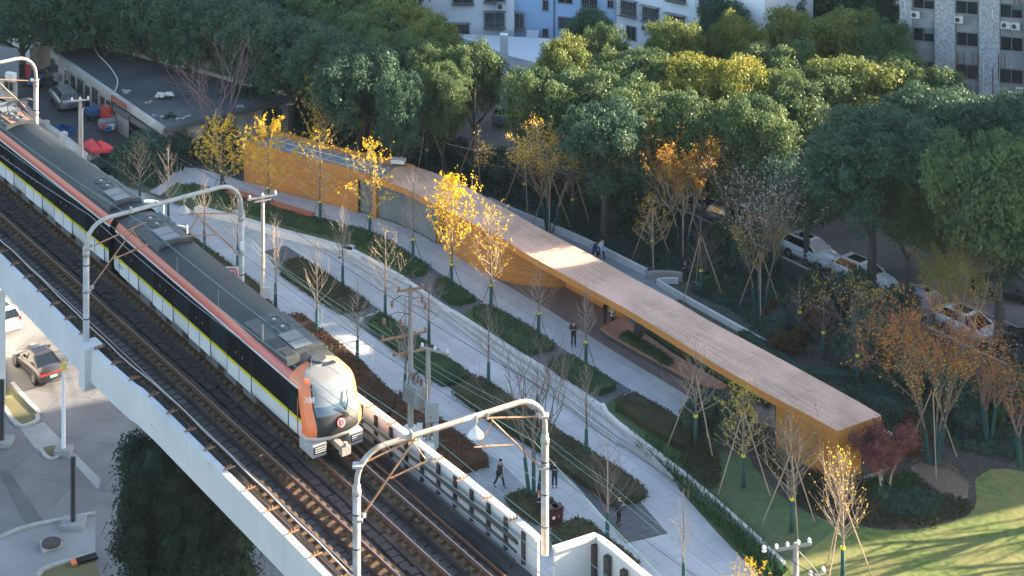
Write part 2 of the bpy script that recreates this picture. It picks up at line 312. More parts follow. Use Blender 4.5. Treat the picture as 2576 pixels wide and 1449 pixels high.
def frame(loc, xdir, ydir):                                          # 4x4 with text x and y axes along the given directions
    x = Vector(xdir).normalized(); z = x.cross(Vector(ydir)).normalized(); y = z.cross(x)
    return Matrix.Translation(loc) @ Matrix((x, y, z)).transposed().to_4x4()
# ---------------------------------------------------------------- the setting: ground, paving, beds
ZU = .45
rng = np.random.default_rng(5); random.seed(5)
def GP(pts, z=0.0): return [G(p, z) for p in pts]
def cat(*a): return [p for l in a for p in (l if isinstance(l, list) else [l])]
struct('ground', MB().sheet([(-600, 20), (600, 20), (600, 900), (-600, 900)], 0), 'soil')
U = cat(P1(700, 570, 1180, 690, 1520, 800, 2000, 920, 2300, 1010), P2(1040, 260, 1300, 390, 1500, 500, 1700, 620, 1900, 770, 2100, 900), P3(560, 20, 900, 240, 1250, 460, 1650, 700, 2040, 970))
UW = P4(1130, 10, 1560, 340, 1900, 600, 2400, 1030, 2900, 1500)
UL = smoothl(GP(U, ZU), 2); UWL = smoothl([GP([U[-1]], ZU)[0]] + GP(UW, ZU), 1)
left = GP([(-60, 300), (100, 372), (290, 445), (385, 478)], ZU)
edge = left + UL + UWL[1:]
b = MB().prism([(p.x, p.y) for p in edge] + [(60, 60), (400, 60), (400, 700), (-400, 700), (-400, left[0].y)], -.2, ZU)
struct('terrain', b, 'undergrowth_soil')
vc = [tuple(p)[:2] for p in GP([(-200, 300), (100, 610), (400, 915), (700, 1215), (960, 1460), (1240, 1740)])]   # line under the railway, on the ground
struct('street', MB().sheet([(-160, vc[0][1])] + vc + [(-160, vc[-1][1])], .01), 'street_concrete')
struct('plaza', MB().sheet(vc + [(22, vc[-1][1])] + [tuple(G(p))[:2] for p in [(1990, 1560), (1904, 1443), (1807, 1343), (1708, 1231), (1706, 1215)]] + [(p.x, p.y) for p in off(UL, 1.2)[::-1]] + [tuple(G(p))[:2] for p in [(385, 470), (290, 452), (120, 385)]], .012), 'plaza_paving')
struct('grass_verge', MB().sheet(GP(P4(1650, 640, 1850, 720, 2100, 1030, 2576, 1520, 2950, 1900, 2950, 1500, 2400, 1000, 1900, 570, 1480, 300)), .006), 'shade_painted_grass')
for nm, z, pts, mt in [
    ('path', .022, P2(235, 330, 460, 272, 612, 372, 520, 440, 1020, 930, 1300, 850, 1412, 920, 1240, 985, 1160, 1010, 1600, 1330, 1560, 1340, 1000, 945, 370, 505), 'dark_paving'),
    ('path', .022, P3(430, 715, 560, 690, 720, 640, 775, 662, 540, 790, 1400, 1400, 1340, 1385, 500, 790), 'dark_paving'),
    ('path', .022, P4(545, 405, 1200, 850, 1410, 820, 1730, 1185, 1310, 1285, 1140, 1090, 940, 850, 760, 640), 'dark_paving'),
    ('path', .022, R3(650, 480, 830, 395, 900, 440, 1060, 600, 1260, 700, 1200, 830, 1060, 900, 600, 600), 'slate')]:
    struct(nm, MB().sheet(GP(pts), z), mt)
SG = cat(P1(240, 235, 380, 300, 560, 350, 900, 440, 1450, 640, 2000, 790, 2400, 930), P2(1640, 400, 1900, 540, 2300, 800), P3(1000, 40, 1500, 360, 1750, 520, 2100, 780), P5(150, 880, 800, 1220))
UPB = cat(P5(1110, 1060), D(1500, 790, 1440, 735, 1300, 690, 1190, 600, 1000, 500, 800, 440, 620, 400), P1(1170, 330, 760, 205, 540, 168, 380, 190))
struct('lawn', MB().sheet([(p.x, p.y) for p in edge[1:]] + [tuple(p)[:2] for p in GP([(2000, 1449), (1960, 1300), (1800, 1150)], ZU)] + [tuple(p)[:2] for p in GP(SG[::-1], ZU)], ZU + .01), 'shade_painted_grass')
struct('terrace', MB().sheet(GP(cat(SG, UPB), ZU), ZU + .02), 'plaza_paving')
struct('path', MB().sheet(GP(P2(1630, 570, 1920, 490, 2450, 840, 2240, 955, 2100, 900, 1700, 620), ZU), ZU + .03), 'dark_paving')
struct('path', MB().sheet(GP(P3(1250, 440, 1560, 350, 1700, 440, 2160, 715, 2335, 820, 2040, 965, 1650, 700), ZU), ZU + .03), 'dark_paving')
struct('path', MB().sheet(GP(cat(A22(1130, 640, 1300, 655, 1750, 700, 1960, 800, 2100, 900), P5(300, 180, 1000, 560, 1670, 930, 1690, 1200, 1110, 1062, 0, 390), P3(1480, 0)), ZU), ZU + .035), 'brown_paving')
struct('path', MB().sheet(GP(P1(215, 430, 420, 290, 500, 320, 320, 470), ZU), ZU + .025), 'plaza_paving')
# paving behind the pavilion: ramp, little garden path
struct('ramp', MB().sheet(GP(cat(D(1200, 490, 1285, 528, 1405, 582, 1499, 624, 1626, 688), Q1(880, 765, 1160, 740, 1240, 770, 975, 775, 960, 800, 1240, 970, 1190, 985), D(1560, 760, 1400, 660)), ZU), ZU + .015), 'slate')
struct('path', MB().sheet(GP(Q1(1480, 640, 1560, 600, 1750, 560, 1665, 645, 1645, 700, 1800, 830, 1935, 930, 1700, 945, 1540, 880, 1330, 815, 1345, 795, 1600, 890, 1770, 900, 1700, 830, 1640, 760, 1590, 690), ZU), ZU + .03), 'concrete')
# the parking area and the service yard beyond
FEN = [(-160, 40), (600, 190), (745, 238), (962, 322), (1092, 358), (1305, 408), (1525, 470), (1744, 543), (1969, 652), (2084, 707), (2217, 770), (2341, 830), (2441, 880), (2576, 940), (2900, 1090)]
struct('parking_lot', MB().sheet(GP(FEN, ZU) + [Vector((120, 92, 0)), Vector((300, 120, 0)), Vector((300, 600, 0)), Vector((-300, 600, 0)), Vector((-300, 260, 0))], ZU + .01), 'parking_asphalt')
struct('service_yard', MB().sheet(GP(D(-120, 60, 130, 100, 240, 110, 400, 300, 430, 380, 330, 395, 217, 392, 60, 275, -120, 200), ZU), ZU + .02), 'yard_asphalt')
for pts in [((2064, 540), (2180, 500), (2576, 760), (2470, 800)), ]: pass
mk = MB()
for a, c in [((2256, 735), (2330, 772)), ((2420, 760), (2576, 830)), ((2080, 640), (2150, 672))]:
    A, C = G(a, ZU), G(c, ZU); n = (C - A).cross(Vector((0, 0, 1))).normalized() * .06; mk.sheet([A - n, A + n, C + n, C - n], ZU + .016)
struct('parking_lot_markings', mk, 'kerb')
# lawn lower right and planting bed
BED = A33(260, 520, 500, 545, 540, 640, 620, 720, 720, 830, 830, 915, 1000, 1000, 1200, 1055, 1380, 1085, 1550, 1105, 1700, 1105, 1880, 1085, 2020, 1050, 2140, 1005, 2205, 930, 2222, 860, 2208, 780, 2210, 720, 2260, 680, 2330, 645, 2440, 640, 2576, 665)
LWN = GP(cat(A33(0, 610, 260, 520), BED[1:]), ZU)
struct('lawn', MB().sheet([(p.x, p.y) for p in LWN] + [(60, 100), (90, 60), (30, 60)] + [tuple(p)[:2] for p in (UWL[::-1])[:-1]], ZU + .013), 'shade_painted_grass')  # shaded part of the same turf, its shade painted into the darker green
struct('lawn', MB().sheet(GP(A33(640, 1560, 900, 1300, 1130, 1120, 1380, 1085) + BED[14:], ZU) + [Vector((60, 100, 0)), Vector((90, 60, 0)), Vector((30, 60, 0))], ZU + .018), 'grass')  # yellower tone laid only over the sunlit part of the lawn
struct('planting_bed', MB().sheet(GP(cat(BED[1:-1], D(2560, 1150, 2500, 1000, 2300, 900, 2000, 880, 1900, 960)), ZU), ZU + .024), 'mulch')
struct('planting_bed', MB().sheet(GP(P4(1840, 300, 1960, 240, 2140, 290, 2230, 400, 2260, 560, 2230, 720, 2150, 740, 2000, 620, 1860, 470), ZU), ZU + .03), 'mulch')
struct('planting_bed', MB().sheet(GP(A33(1720, 620, 1800, 600, 1990, 640, 2160, 760, 2150, 860, 2050, 880, 1960, 830, 1830, 720, 1740, 700), ZU), ZU + .03), 'dry_mulch')
struct('path', MB().sheet(GP(A33(1180, 770, 1500, 640, 1540, 650, 1400, 730, 1220, 800), ZU), ZU + .04), 'plaza_paving')
# steps between the two levels and the pale kerb wall
UE = cat(U, D(1626, 1128, 1706, 1213)); LE = cat(P2(400, 128, 1030, 382, 1300, 560, 1500, 712, 1740, 880), P3(330, 30, 560, 180, 750, 330, 1050, 560, 1500, 860, 1800, 1080, 2200, 1390), P4(1400, 350, 1780, 695))
UE3 = resample(smoothl(GP(UE[2:], ZU), 2), .5); LE3 = resample(smoothl(GP(LE, 0), 2), .5)
def para(line, n):
    L = [Vector(p) for p in line]; d = [0]
    for a, c in zip(L, L[1:]): d.append(d[-1] + (c - a).length)
    out = []
    for i in range(n):
        t = d[-1] * i / (n - 1); k = max(j for j in range(len(d)) if d[j] <= t + 1e-9); k = min(k, len(L) - 2); out.append(L[k].lerp(L[k + 1], min(1, (t - d[k]) / max(1e-9, d[k + 1] - d[k]))))
    return out
NA, NB = para(UE3, 90), para(LE3, 90)
st = MB()
for k in range(3):
    f0, f1 = k / 3, (k + 1) / 3; z = .45 - .15 * k - .005 if k else .445
    a = [NA[i].lerp(NB[i], f0) for i in range(90)]; c = [NA[i].lerp(NB[i], f1) for i in range(90)]
    z = .445 - .15 * k
    st.strip([(p.x, p.y, z) for p in a], [(p.x, p.y, z) for p in c]); st.strip([(p.x, p.y, z) for p in c], [(p.x, p.y, z - .155) for p in c], 1)
struct('steps', st, ['step_stone', 'kerb'])
nu = int(len(UL) * .42); kw = MB().wall(UL[:nu], .5, 0, .50, side=-.2); kw.wall(UL[nu - 1:], .3, 0, .49, side=-.1)
single('kerb_wall', kw, 'white_stone', 'pale curved stone kerb along the top of the terrace steps', 'kerb')
single('kerb_wall', MB().wall(UWL, .22, -.05, .62), 'white_stone', 'white garden wall between the tall green reeds and the lower lawn', 'wall')
# retaining walls behind the pavilion
def lw(pts, w, z0, z1, mt, label, nm='garden_wall', it=1):
    return single(nm, MB().wall(smoothl(GP(pts, z1), it), w, z0, z1), mt, label, 'wall')
lw(cat(D(1230, 497, 1285, 522, 1405, 570, 1499, 612, 1626, 676)), .22, .3, .95, 'white_stone', 'long white retaining wall behind the two walkers on the ramp')
lw(Q1(880, 696, 1000, 688, 1160, 690, 1240, 722), .3, .3, 1.0, 'stone_wall', 'short rough stone wall at the end of the ramp')
lw(Q1(1190, 755, 1060, 755, 975, 768, 1010, 790, 1240, 925, 1600, 1125, 1800, 1235, 2070, 1388), .2, .3, .85, 'white_stone', 'long white retaining wall behind the straight half of the pavilion roof')
# street side: kerbs, islands
sk = MB()
def kerb(line, w=.25, h=.14): sk.wall(smoothl(GP(line), 1), w, 0, h)
kerb(A13(90, 0, 200, 130, 305, 235)); kerb(A13(0, 1165, 190, 1085, 480, 1030, 720, 985)); kerb(A13(280, 1460, 330, 1400, 520, 1340, 720, 1290)); kerb(A13(30, 180, 80, 260, 150, 335, 230, 310, 290, 280, 280, 240))
kerb(A13(300, 490, 350, 560, 400, 575, 450, 540), .2, .12)
struct('kerb', sk, 'kerb')
struct('grass_verge', MB().sheet(GP(A13(-200, -150, 60, 20, 110, 60, 290, 240, 280, 285, 150, 325, 60, 220, 20, 160, -200, 100)), .03), 'dry_grass')
struct('grass_verge', MB().sheet(GP(A13(290, 490, 400, 465, 500, 490, 530, 520, 380, 560)), .035), 'dry_grass')
struct('grass_verge', MB().sheet(GP(A13(300, 1480, 340, 1410, 720, 1300, 760, 1500)), .03), 'dry_grass')
struct('pavement', MB().sheet(GP(A13(0, 1180, 190, 1100, 480, 1040, 720, 1000, 720, 1290, 330, 1395, 270, 1460, 0, 1460)), .02), 'concrete')
struct('pavement', MB().sheet(GP(A13(150, 340, 330, 290, 470, 430, 760, 720, 740, 800, 520, 560, 290, 520)), .02), 'concrete')
struct('street_patch', MB().sheet(GP(A13(-20, 640, 70, 660, 330, 1040, 200, 1070)), .025), 'street_asphalt')
struct('gravel_ground', MB().sheet(GP(A13(1740, 1330, 1920, 1280, 2200, 1500, 1700, 1500)), .03), 'gravel')
t = thing('manhole', 'round manhole cover on a raised square concrete base beside the street', 'manhole', G(A13(387, 1225)))
wpart('base', MB().prism(GP(A13(300, 1200, 430, 1160, 480, 1230, 320, 1280)), 0, .14), 'kerb', t)
wpart('cover', MB().lathe([(.52, 0), (.52, .10), (.44, .13), (.02, .13)], G(A13(387, 1205), .14), 20), 'iron', t)
t = thing('sign_board', 'black board sign with orange end lying on the dry verge', 'sign', G(A13(620, 1350)))
a, c, d_, e = GP(A13(530, 1355, 545, 1390, 740, 1335, 720, 1295))
wpart('board', MB().prism([a.lerp(e, .2), c.lerp(d_, .2), d_, e], .1, .2), 'train_black', t); wpart('orange_end', MB().prism([a, c, c.lerp(d_, .195), a.lerp(e, .195)], .1, .205), 'train_orange', t)

# ---------------------------------------------------------------- viaduct
ZR = 12.5                                                            # top of rail
def rail_mid(A, B):
    a, c = para(GP(A, ZR), 60), para(GP(B, ZR), 60); return [x.lerp(y, .5) for x, y in zip(a, c)]
LLp = cat(D(0, 607, 212, 793, 261, 845, 334, 911, 413, 986, 511, 1079), N4(0, 480, 200, 670, 500, 960, 750, 1210, 980, 1430)); LRp = cat(D(0, 536, 111, 629, 212, 722, 307, 805, 391, 880, 466, 951, 568, 1044), N4(250, 340, 500, 560, 980, 990, 1480, 1449))
LL3, LR3 = smoothl(GP(LLp, ZR), 2), smoothl(GP(LRp, ZR), 2)
def fit(pts, deg=2):                                                 # smooth curve x(y) through traced points, extended both ways
    y = np.array([p.y for p in pts]); x = np.array([p.x for p in pts]); return np.polyfit(y - 95, x, deg)
fl, fr = fit(LL3), fit(LR3)
TH = Vector((.571, -.821, 0)); TN = Vector((.821, .571, 0))          # heading of the right track and its right-hand (park side) normal
TC0 = Vector((-9.17, 88.0, ZR))                                      # right track centre by the front of the train
def right_c(s): return TC0 + TH * s - TN * (0.00035 * max(0, -s) ** 2)
YS = np.arange(48, 150, 1.0)
LC = [Vector(((np.polyval(fl, y - 95) + np.polyval(fr, y - 95)) / 2, y, ZR)) for y in YS][::-1]      # left track centre, far to near
RC = [right_c(s) for s in np.arange(-75, 50, 1.5)]
via = thing('viaduct', 'elevated railway viaduct with white side walls crossing the lower left', 'viaduct', (-18, 98, 0))
PT = cat(D(-60, 596, 0, 650, 200, 853, 320, 966), A13(1060, 60, 1520, 520, 2000, 1000, 2440, 1449)); PO = [G(p, 12.9) for p in PT]
PO = [PO[0] + (PO[0] - PO[1]).normalized() * 40] + PO + [PO[-1] + (PO[-1] - PO[-2]).normalized() * 25]; PO = smoothl(PO, 1)
RP = cat(R3(110, 80, 400, 290, 690, 520, 960, 745, 1060, 819)); RPt = [G(p, 13.62) for p in RP]       # top of the park-side parapet
RPd = (RPt[-1] - RPt[0]).normalized()
RP0 = [RPt[0] - RPd * 75, RPt[0] - RPd * 30, RPt[0], RPt[2], RPt[4], G(R4(545, 430), 13.62)]
WID = GP(R4(560, 430, 690, 580), 13.3)
dk = MB(); L = para(PO, 40); R = para([RP0[0], RP0[2], RP0[-1], RP0[-1] + RPd * 30 + TN * 1.5], 40)
dk.strip([(p.x, p.y, 11.85) for p in L], [(p.x, p.y, 11.85) for p in R]); dk.strip([(p.x, p.y, 11.2) for p in R], [(p.x, p.y, 11.2) for p in L])
wpart('deck', dk, 'deck_concrete', via)
g = MB(); ins = off(PO, .32)
g.strip([(p.x, p.y, 11.2) for p in PO], [(p.x, p.y, 12.9) for p in PO]); g.strip([(p.x, p.y, 12.9) for p in PO], [(p.x, p.y, 12.9) for p in ins]); g.strip([(p.x, p.y, 12.9) for p in ins], [(p.x, p.y, 11.85) for p in ins])
g.strip([(p.x, p.y, 11.2) for p in off(PO, .2)], [(p.x, p.y, 11.2) for p in PO])
gi = off(PO, 1.6); g.strip([(p.x, p.y, 9.6) for p in gi], [(p.x, p.y, 11.2) for p in off(PO, .2)]); g.strip([(p.x, p.y, 9.6) for p in off(PO, 7.5)], [(p.x, p.y, 9.6) for p in gi])
wpart('side_wall', g, 'girder_paint', via)
# pilaster carrying a mast
def pilaster(p, z=12.9):
    c = G(p, z); m = MB(); rz = math.atan2(-.8, .6)
    m.box((c.x + .1, c.y + .05, 11.85), (.75, .75, 2.15), rz); m.box((c.x + .2, c.y + .1, 12.97), (.95, .95, .16), rz); return m
pl = pilaster((217, 872)); wpart('pilaster', pl, 'girder_paint', via)
# park-side parapet: white panels between dark posts, capping on top
rp = MB(); cap = MB(); RPl = [Vector(p) for p in RP0]
rp.wall(RPl, .12, 11.85, 13.5); cap.wall(RPl, .34, 13.5, 13.62); wpart('parapet', rp, 'white_panel', via); wpart('parapet_cap', cap, 'white_panel', via)
pstm = MB().box((0, 0, 0), (.15, .14, 1.4)).mesh('post', 'iron')
for p in resample(RPl, 1.32)[22:]:
    q = p - TN * .13; part('post', pstm, via, (q.x + 18, q.y - 98, 12.76), math.atan2(RPd.y, RPd.x))
# wide bay of the park-side wall in the lower right
WB = [G(p, 13.8) for p in R4(560, 425, 700, 540, 700, 560, 1130, 400, 1180, 440, 1300, 530, 1455, 660, 1900, 1030)]
WB = [WB[1]] + WB[3:]; bay = MB().wall(WB, .12, 10.6, 13.7); bc = MB().wall(WB, .32, 13.7, 13.84)
wpart('bay_wall', bay, 'white_panel', via); wpart('parapet_cap', bc, 'white_panel', via)
bpm = MB().box((0, 0, 0), (.26, .22, 3.0)).mesh('post', 'iron')
for p in [G(q, 13.7) for q in R4(1130, 425, 1272, 545, 1440, 690)]: part('post', bpm, via, (p.x - .1 + 18, p.y - .14 - 98, 12.0), -.9)
wpart('deck', MB().prism([WB[1], WB[2], WB[-1], WB[-1] - TN * 8, WB[0] - TN * 5, WB[0]], 10.4, 10.6), 'deck_concrete', via)
# cables on brackets, both sides
def cable_run(line, offs, z, mt, lab, cat_='cable', grp='cables along the viaduct'):
    for o_, zz, r in offs:
        Lc = off(line, o_); m = MB(); m.tube([(p.x, p.y, z + zz + .03 * math.sin(i * 1.7 + o_ * 9)) for i, p in enumerate(Lc)], r, 5); c = single('cable', m, mt, lab, cat_, grp)
PR = resample(PO, 1.2)
cable_run(PR, [(.50, .0, .045), (.62, -.06, .05), (.74, -.02, .04), (.86, -.1, .05)], 12.72, 'cable_black', 'black power cable on brackets beside the white outer side wall')
cable_run(PR, [(.98, .16, .035)], 12.75, 'galvanised', 'pale metal conduit running beside the left-hand rail of the viaduct', 'conduit', 'conduits')
RRs = resample(RPl, 1.3)
cable_run(RRs, [(-.42, .0, .07), (-.5, -.35, .07), (-.45, .12, .05), (-.55, -.72, .06), (-.75, -.95, .07), (-1.0, -1.1, .06), (-1.3, -1.12, .06)], 13.05, 'cable_black', 'thick black cable on the inner side of the park-side parapet')
def bracket_proto():
    m = MB(); m.box((.12, 0, 0), (.6, .06, .05)); 
    for x in (-.1, .05, .2): m.tube([(x, 0, 0), (x, 0, .14)], .03, 5)
    return m
bk = bracket_proto().mesh('cable_bracket', 'rust_pipe')
def place_br(line, step, z, offv, lab, start=0, end=None, flip=0):
    S = resample(line, step)[start:end]; O = off(S, offv)
    for i, p in enumerate(O):
        t_ = (S[min(i + 1, len(S) - 1)] - S[max(0, i - 1)]); o = part('cable_bracket', bk, None, (p.x, p.y, z), math.atan2(t_.y, t_.x) + PI / 2 + flip)
        o['label'] = lab; o['category'] = 'bracket'; o['group'] = lab
place_br(PO, 2.05, 12.96, .3, 'small rusty cable bracket on top of the outer white side wall', 12, -8)
place_br(RPl, 1.95, 13.67, -.1, 'small rusty cable bracket on top of the park-side parapet', 22, None, PI)
# cable covers between the tracks: loose dark tiles (a surface too many to count)
tl = MB()
LCs = resample([Vector((l.x, l.y, 0)) for l in LC if 55 < l.y < 135], .56); RCx = [Vector((r.x, r.y, 0)) for r in resample(RC, .5)]
for i, l in enumerate(LCs[:-1]):
    d = (LCs[i + 1] - l).normalized(); n_ = Vector((-d.y, d.x, 0)); gap = min((r - l).length for r in RCx); k = 0
    while 1.62 + k * .47 < gap - 1.3:
        q = l + n_ * (1.62 + k * .47 + random.uniform(-.05, .05)) + d * ((k % 2) * .25 + random.uniform(-.05, .05)); tl.box((q.x, q.y, 12.12 + random.uniform(0, .05)), (.5, .41, .07), math.atan2(d.y, d.x) + random.uniform(-.1, .1), 0, random.uniform(-.06, .06), random.uniform(-.06, .06)); k += 1
single('cable_trough_lids', tl, 'cable_cover', 'row of dark concrete cable trough lids lying between the two tracks', 'trough lids', kind='stuff')
# tracks
def track(line, label, grp):
    line = [Vector(p) for p in line]; t = thing('railway_track', label, 'track', tuple(line[len(line) // 2])[:2] + (11.85,), 0, grp)
    for s_, nm in ((.7175, 'rail'), (-.7175, 'rail')):
        O = off(line, s_); m = MB(); m.wall(O, .15, ZR - .16, ZR - .14, 0); m.wall(O, .03, ZR - .14, ZR - .04, 0); m.wall(O, .072, ZR - .04, ZR, 0); m.wall(O, .05, ZR, ZR + .004, 1); wpart(nm, m, ['rail_side', 'rail_top'], t)
    for s_ in (.49, -.49):
        pass
    for s_ in (.78, -.78):
        O = off(line, s_); S = resample(O, 4.6)
        for a, c in zip(S, S[1:]):
            d = (c - a).normalized() * .06; m = MB().wall([a + d, c - d], .92, 11.85, 12.18); wpart('plinth', m, 'plinth', t)
    pad = MB(); pad.box((0, .7175, 0), (.30, .62, .14)); pad.box((0, -.7175, 0), (.30, .62, .14)); pad.box((0, 0, -.375), (.05, .9, .03), 0, 1); pad.box((0, .42, -.22), (.05, .04, .34), 0, 1); pad.box((0, -.42, -.22), (.05, .04, .34), 0, 1)
    for y in (.7175 + .16, .7175 - .16, -.7175 + .16, -.7175 - .16): pad.box((0, y, .1), (.09, .09, .1), 0, 1)
    pm = pad.mesh('sleeper', ['sleeper_pad', 'iron']); org = Vector(t.location)
    S = [p for p in resample(line, .62)]; S = [p for p in S if 62 < p.y < 125][:100]
    for i, p in enumerate(S[:-1]):
        d = S[i + 1] - p; part('sleeper', pm, t, (p.x - org.x, p.y - org.y, 12.25 - org.z), math.atan2(d.y, d.x))
    return t
track(LC, 'empty railway track nearer the white outer side wall, partly sunlit with rusty rails', 'railway tracks')
track(RC, 'railway track under and ahead of the train beside the park-side parapet', 'railway tracks')
gr = MB().wall(off(RC, 1.25), .09, 12.3, 12.42); gr.wall(off(LC, -1.25), .09, 12.3, 12.42); single('guard_rail', gr, 'rail_side', 'thin rusty guard rails along the tiles between the tracks', 'rail')
# ---------------------------------------------------------------- unseen buildings added out of the frame to shade the park
def qt(t, q): return (SH.x * t - SH.y * q, SH.y * t + SH.x * q)
def tower(q0, q1, t0, t1, z, label):
    t = thing('unseen_tower', label, 'building', (*qt((t0 + t1) / 2, (q0 + q1) / 2), 0)); P = [qt(t0, q0), qt(t1, q0), qt(t1, q1), qt(t0, q1)]
    wpart('wall', MB().prism(P, 0, z), 'tower_wall', t); m = MB()
    for k in range(1, int(z / 3.2)):
        a, c = Vector((*P[0], 0)), Vector((*P[3], 0)); n = int((c - a).length / 4)
        for i in range(n):
            p = a.lerp(c, (i + .5) / n); m.box((p.x, p.y, k * 3.2), (.1, 1.9, 1.5), math.atan2(SH.y, SH.x))
    wpart('windows', m, 'window_glass', t)['kind'] = 'stuff'
    wpart('roof', MB().prism([qt(t0 - .4, q0 - .4), qt(t1 + .4, q0 - .4), qt(t1 + .4, q1 + .4), qt(t0 - .4, q1 + .4)], z, z + .8), 'tower_wall', t)
tower(87.0, 118.0, 118, 140, 58, 'unseen tall tower beyond the lawn, placed to shade the park')
tower(147, 235, 190, 215, 82, 'unseen wide tower added for shade far behind the apartment houses')
tower(40, 62, 150, 170, 40, 'unseen tower added for shade south of the lawn')

# ---------------------------------------------------------------- train
PROF = [(1.40, .90), (1.46, .95), (1.50, 1.2), (1.50, 1.66), (1.50, 1.81), (1.50, 2.3), (1.48, 2.8), (1.445, 3.05), (1.42, 3.13), (1.36, 3.30), (1.20, 3.47), (.90, 3.62), (.45, 3.74), (0, 3.78)]
PM = [0, 0, 0, 1, 2, 2, 2, 0, 3, 3, 4, 4, 4]                         # white, yellow, black, red, roof per band
TM = ['train_white', 'train_yellow', 'train_black', 'train_red', 'train_roof', 'train_skirt', 'train_orange', 'windscreen', 'train_dark', 'train_silver']
def loft_car(x0, x1, ends=(1, 1)):
    m = MB(); pr = [(-y, z) for y, z in PROF] + [(y, z) for y, z in PROF[-2::-1]]; pm = PM + PM[::-1]; n = len(pr)
    m.add([(x, y, z) for x in (x0, x1) for y, z in pr], [])
    for i in range(n - 1): m.f.append((i, i + 1, n + i + 1, n + i)[::-1]); m.m.append(pm[i])
    m.f.append((0, n, 2 * n - 1, n - 1)[::-1]); m.m.append(5)
    for e, o in ((0, 0), (1, n)):
        if ends[e]: m.f.append(tuple(range(o, o + n))); m.m.append(8)
    return m
def ac_unit():
    m = MB(); m.add([(x, y, z) for x in (0, 4.2) for y, z in ((-1.05, 3.55), (-.95, 3.86), (0, 3.98), (.95, 3.86), (1.05, 3.55))], [(0, 1, 6, 5), (1, 2, 7, 6), (2, 3, 8, 7), (3, 4, 9, 8), (0, 4, 3, 2, 1), (5, 6, 7, 8, 9)], 0)
    for x in (.75, 1.65): m.lathe([(.40, 3.93), (.40, 3.985), (.36, 3.985), (.34, 3.95), (.05, 3.95), (.05, 4.0)], (x, 0, 0), 20, 1); m.lathe([(.09, 3.95), (.09, 4.02)], (x, 0, 0), 8, 2)
    for x in (.35, 1.1, 1.8): 
        for s in (-1, 1): m.box((x, s * .78, 3.885), (.55, .34, .03), 0, 1, -s * .1)
    m.box((2.75, -.1, 3.975), (.9, .95, .03), 0, 3); m.box((3.65, -.1, 3.97), (.75, .95, .03), 0, 3); return m
acm = ac_unit().mesh('air_conditioner', ['train_unit', 'train_grille', 'train_silver', 'shell_grey'])
def side_details(t, body, x0, x1, doors, cab=False):
    for s in (-1, 1):
        rz = 0
        for x in doors:                                               # double doors with a lighter seam and a small window each
            m = MB()
            for dx in (-.66, .66):
                m.box((x + dx, s * 1.502, 1.31), (1.28, .03, .72), 0, 0); m.box((x + dx, s * 1.503, 1.735), (1.28, .03, .15), 0, 1); m.box((x + dx, s * 1.488, 2.4), (1.28, .05, 1.17), 0, 2); m.box((x + dx * .55, s * 1.512, 2.3), (.05, .02, .12), 0, 3)
            for dx in (-1.32, 0, 1.32): m.box((x + dx, s * 1.507, 2.0), (.05, .03, 2.05), 0, 4)
            part('door', m.mesh('door', ['train_white', 'train_yellow', 'train_black', 'train_silver', 'train_dark']), body)
            m2 = MB().box((x, s * 1.50, 1.735), (.2, .06, .17), 0, 0); part('number_sticker', m2.mesh('number_sticker', 'train_silver'), body)
        ws = [(a + 1.5, c - 1.5) for a, c in zip(doors, doors[1:])]
        for a, c in ws: part('window', MB().box(((a + c) / 2, s * 1.496, 2.42), (c - a, .03, .98)).mesh('window', 'glass_blue'), body)
TY = math.atan2(TH.y, TH.x); fp = G(D(733, 1081), ZR + .95); rp_ = G(D(287, 676), ZR + .95)
C0 = rp_ + TN * 1.5; C0.z = ZR; dr = (fp - rp_); ty1 = math.atan2(dr.y, dr.x); LEN1 = dr.length - .4
t = thing('metro_train', 'dark-roofed metro train with red cant stripe, yellow side stripe and orange cab front', 'train', C0, ty1)
b1 = part('body', loft_car(0, LEN1, (1, 0)).mesh('body', TM, smooth=True), t)
side_details(t, b1, 0, LEN1, [2.1 + 4.55 * k for k in range(4)])
part('air_conditioner', acm, t, (.8, 0, 0)); part('air_conditioner', acm, t, (LEN1 - 5.0, 0, 0))
m = MB(); m.box((LEN1 - 2.6, -1.0, 3.78), (4.6, .7, .34), 0, 0); m.box((LEN1 - 2.0, -1.0, 3.96), (1.0, .5, .03), 0, 1); m.box((LEN1 - .9, -1.0, 3.96), (.7, .5, .03), 0, 1); part('roof_box', m.mesh('roof_box', ['train_unit', 'train_dark']), t)
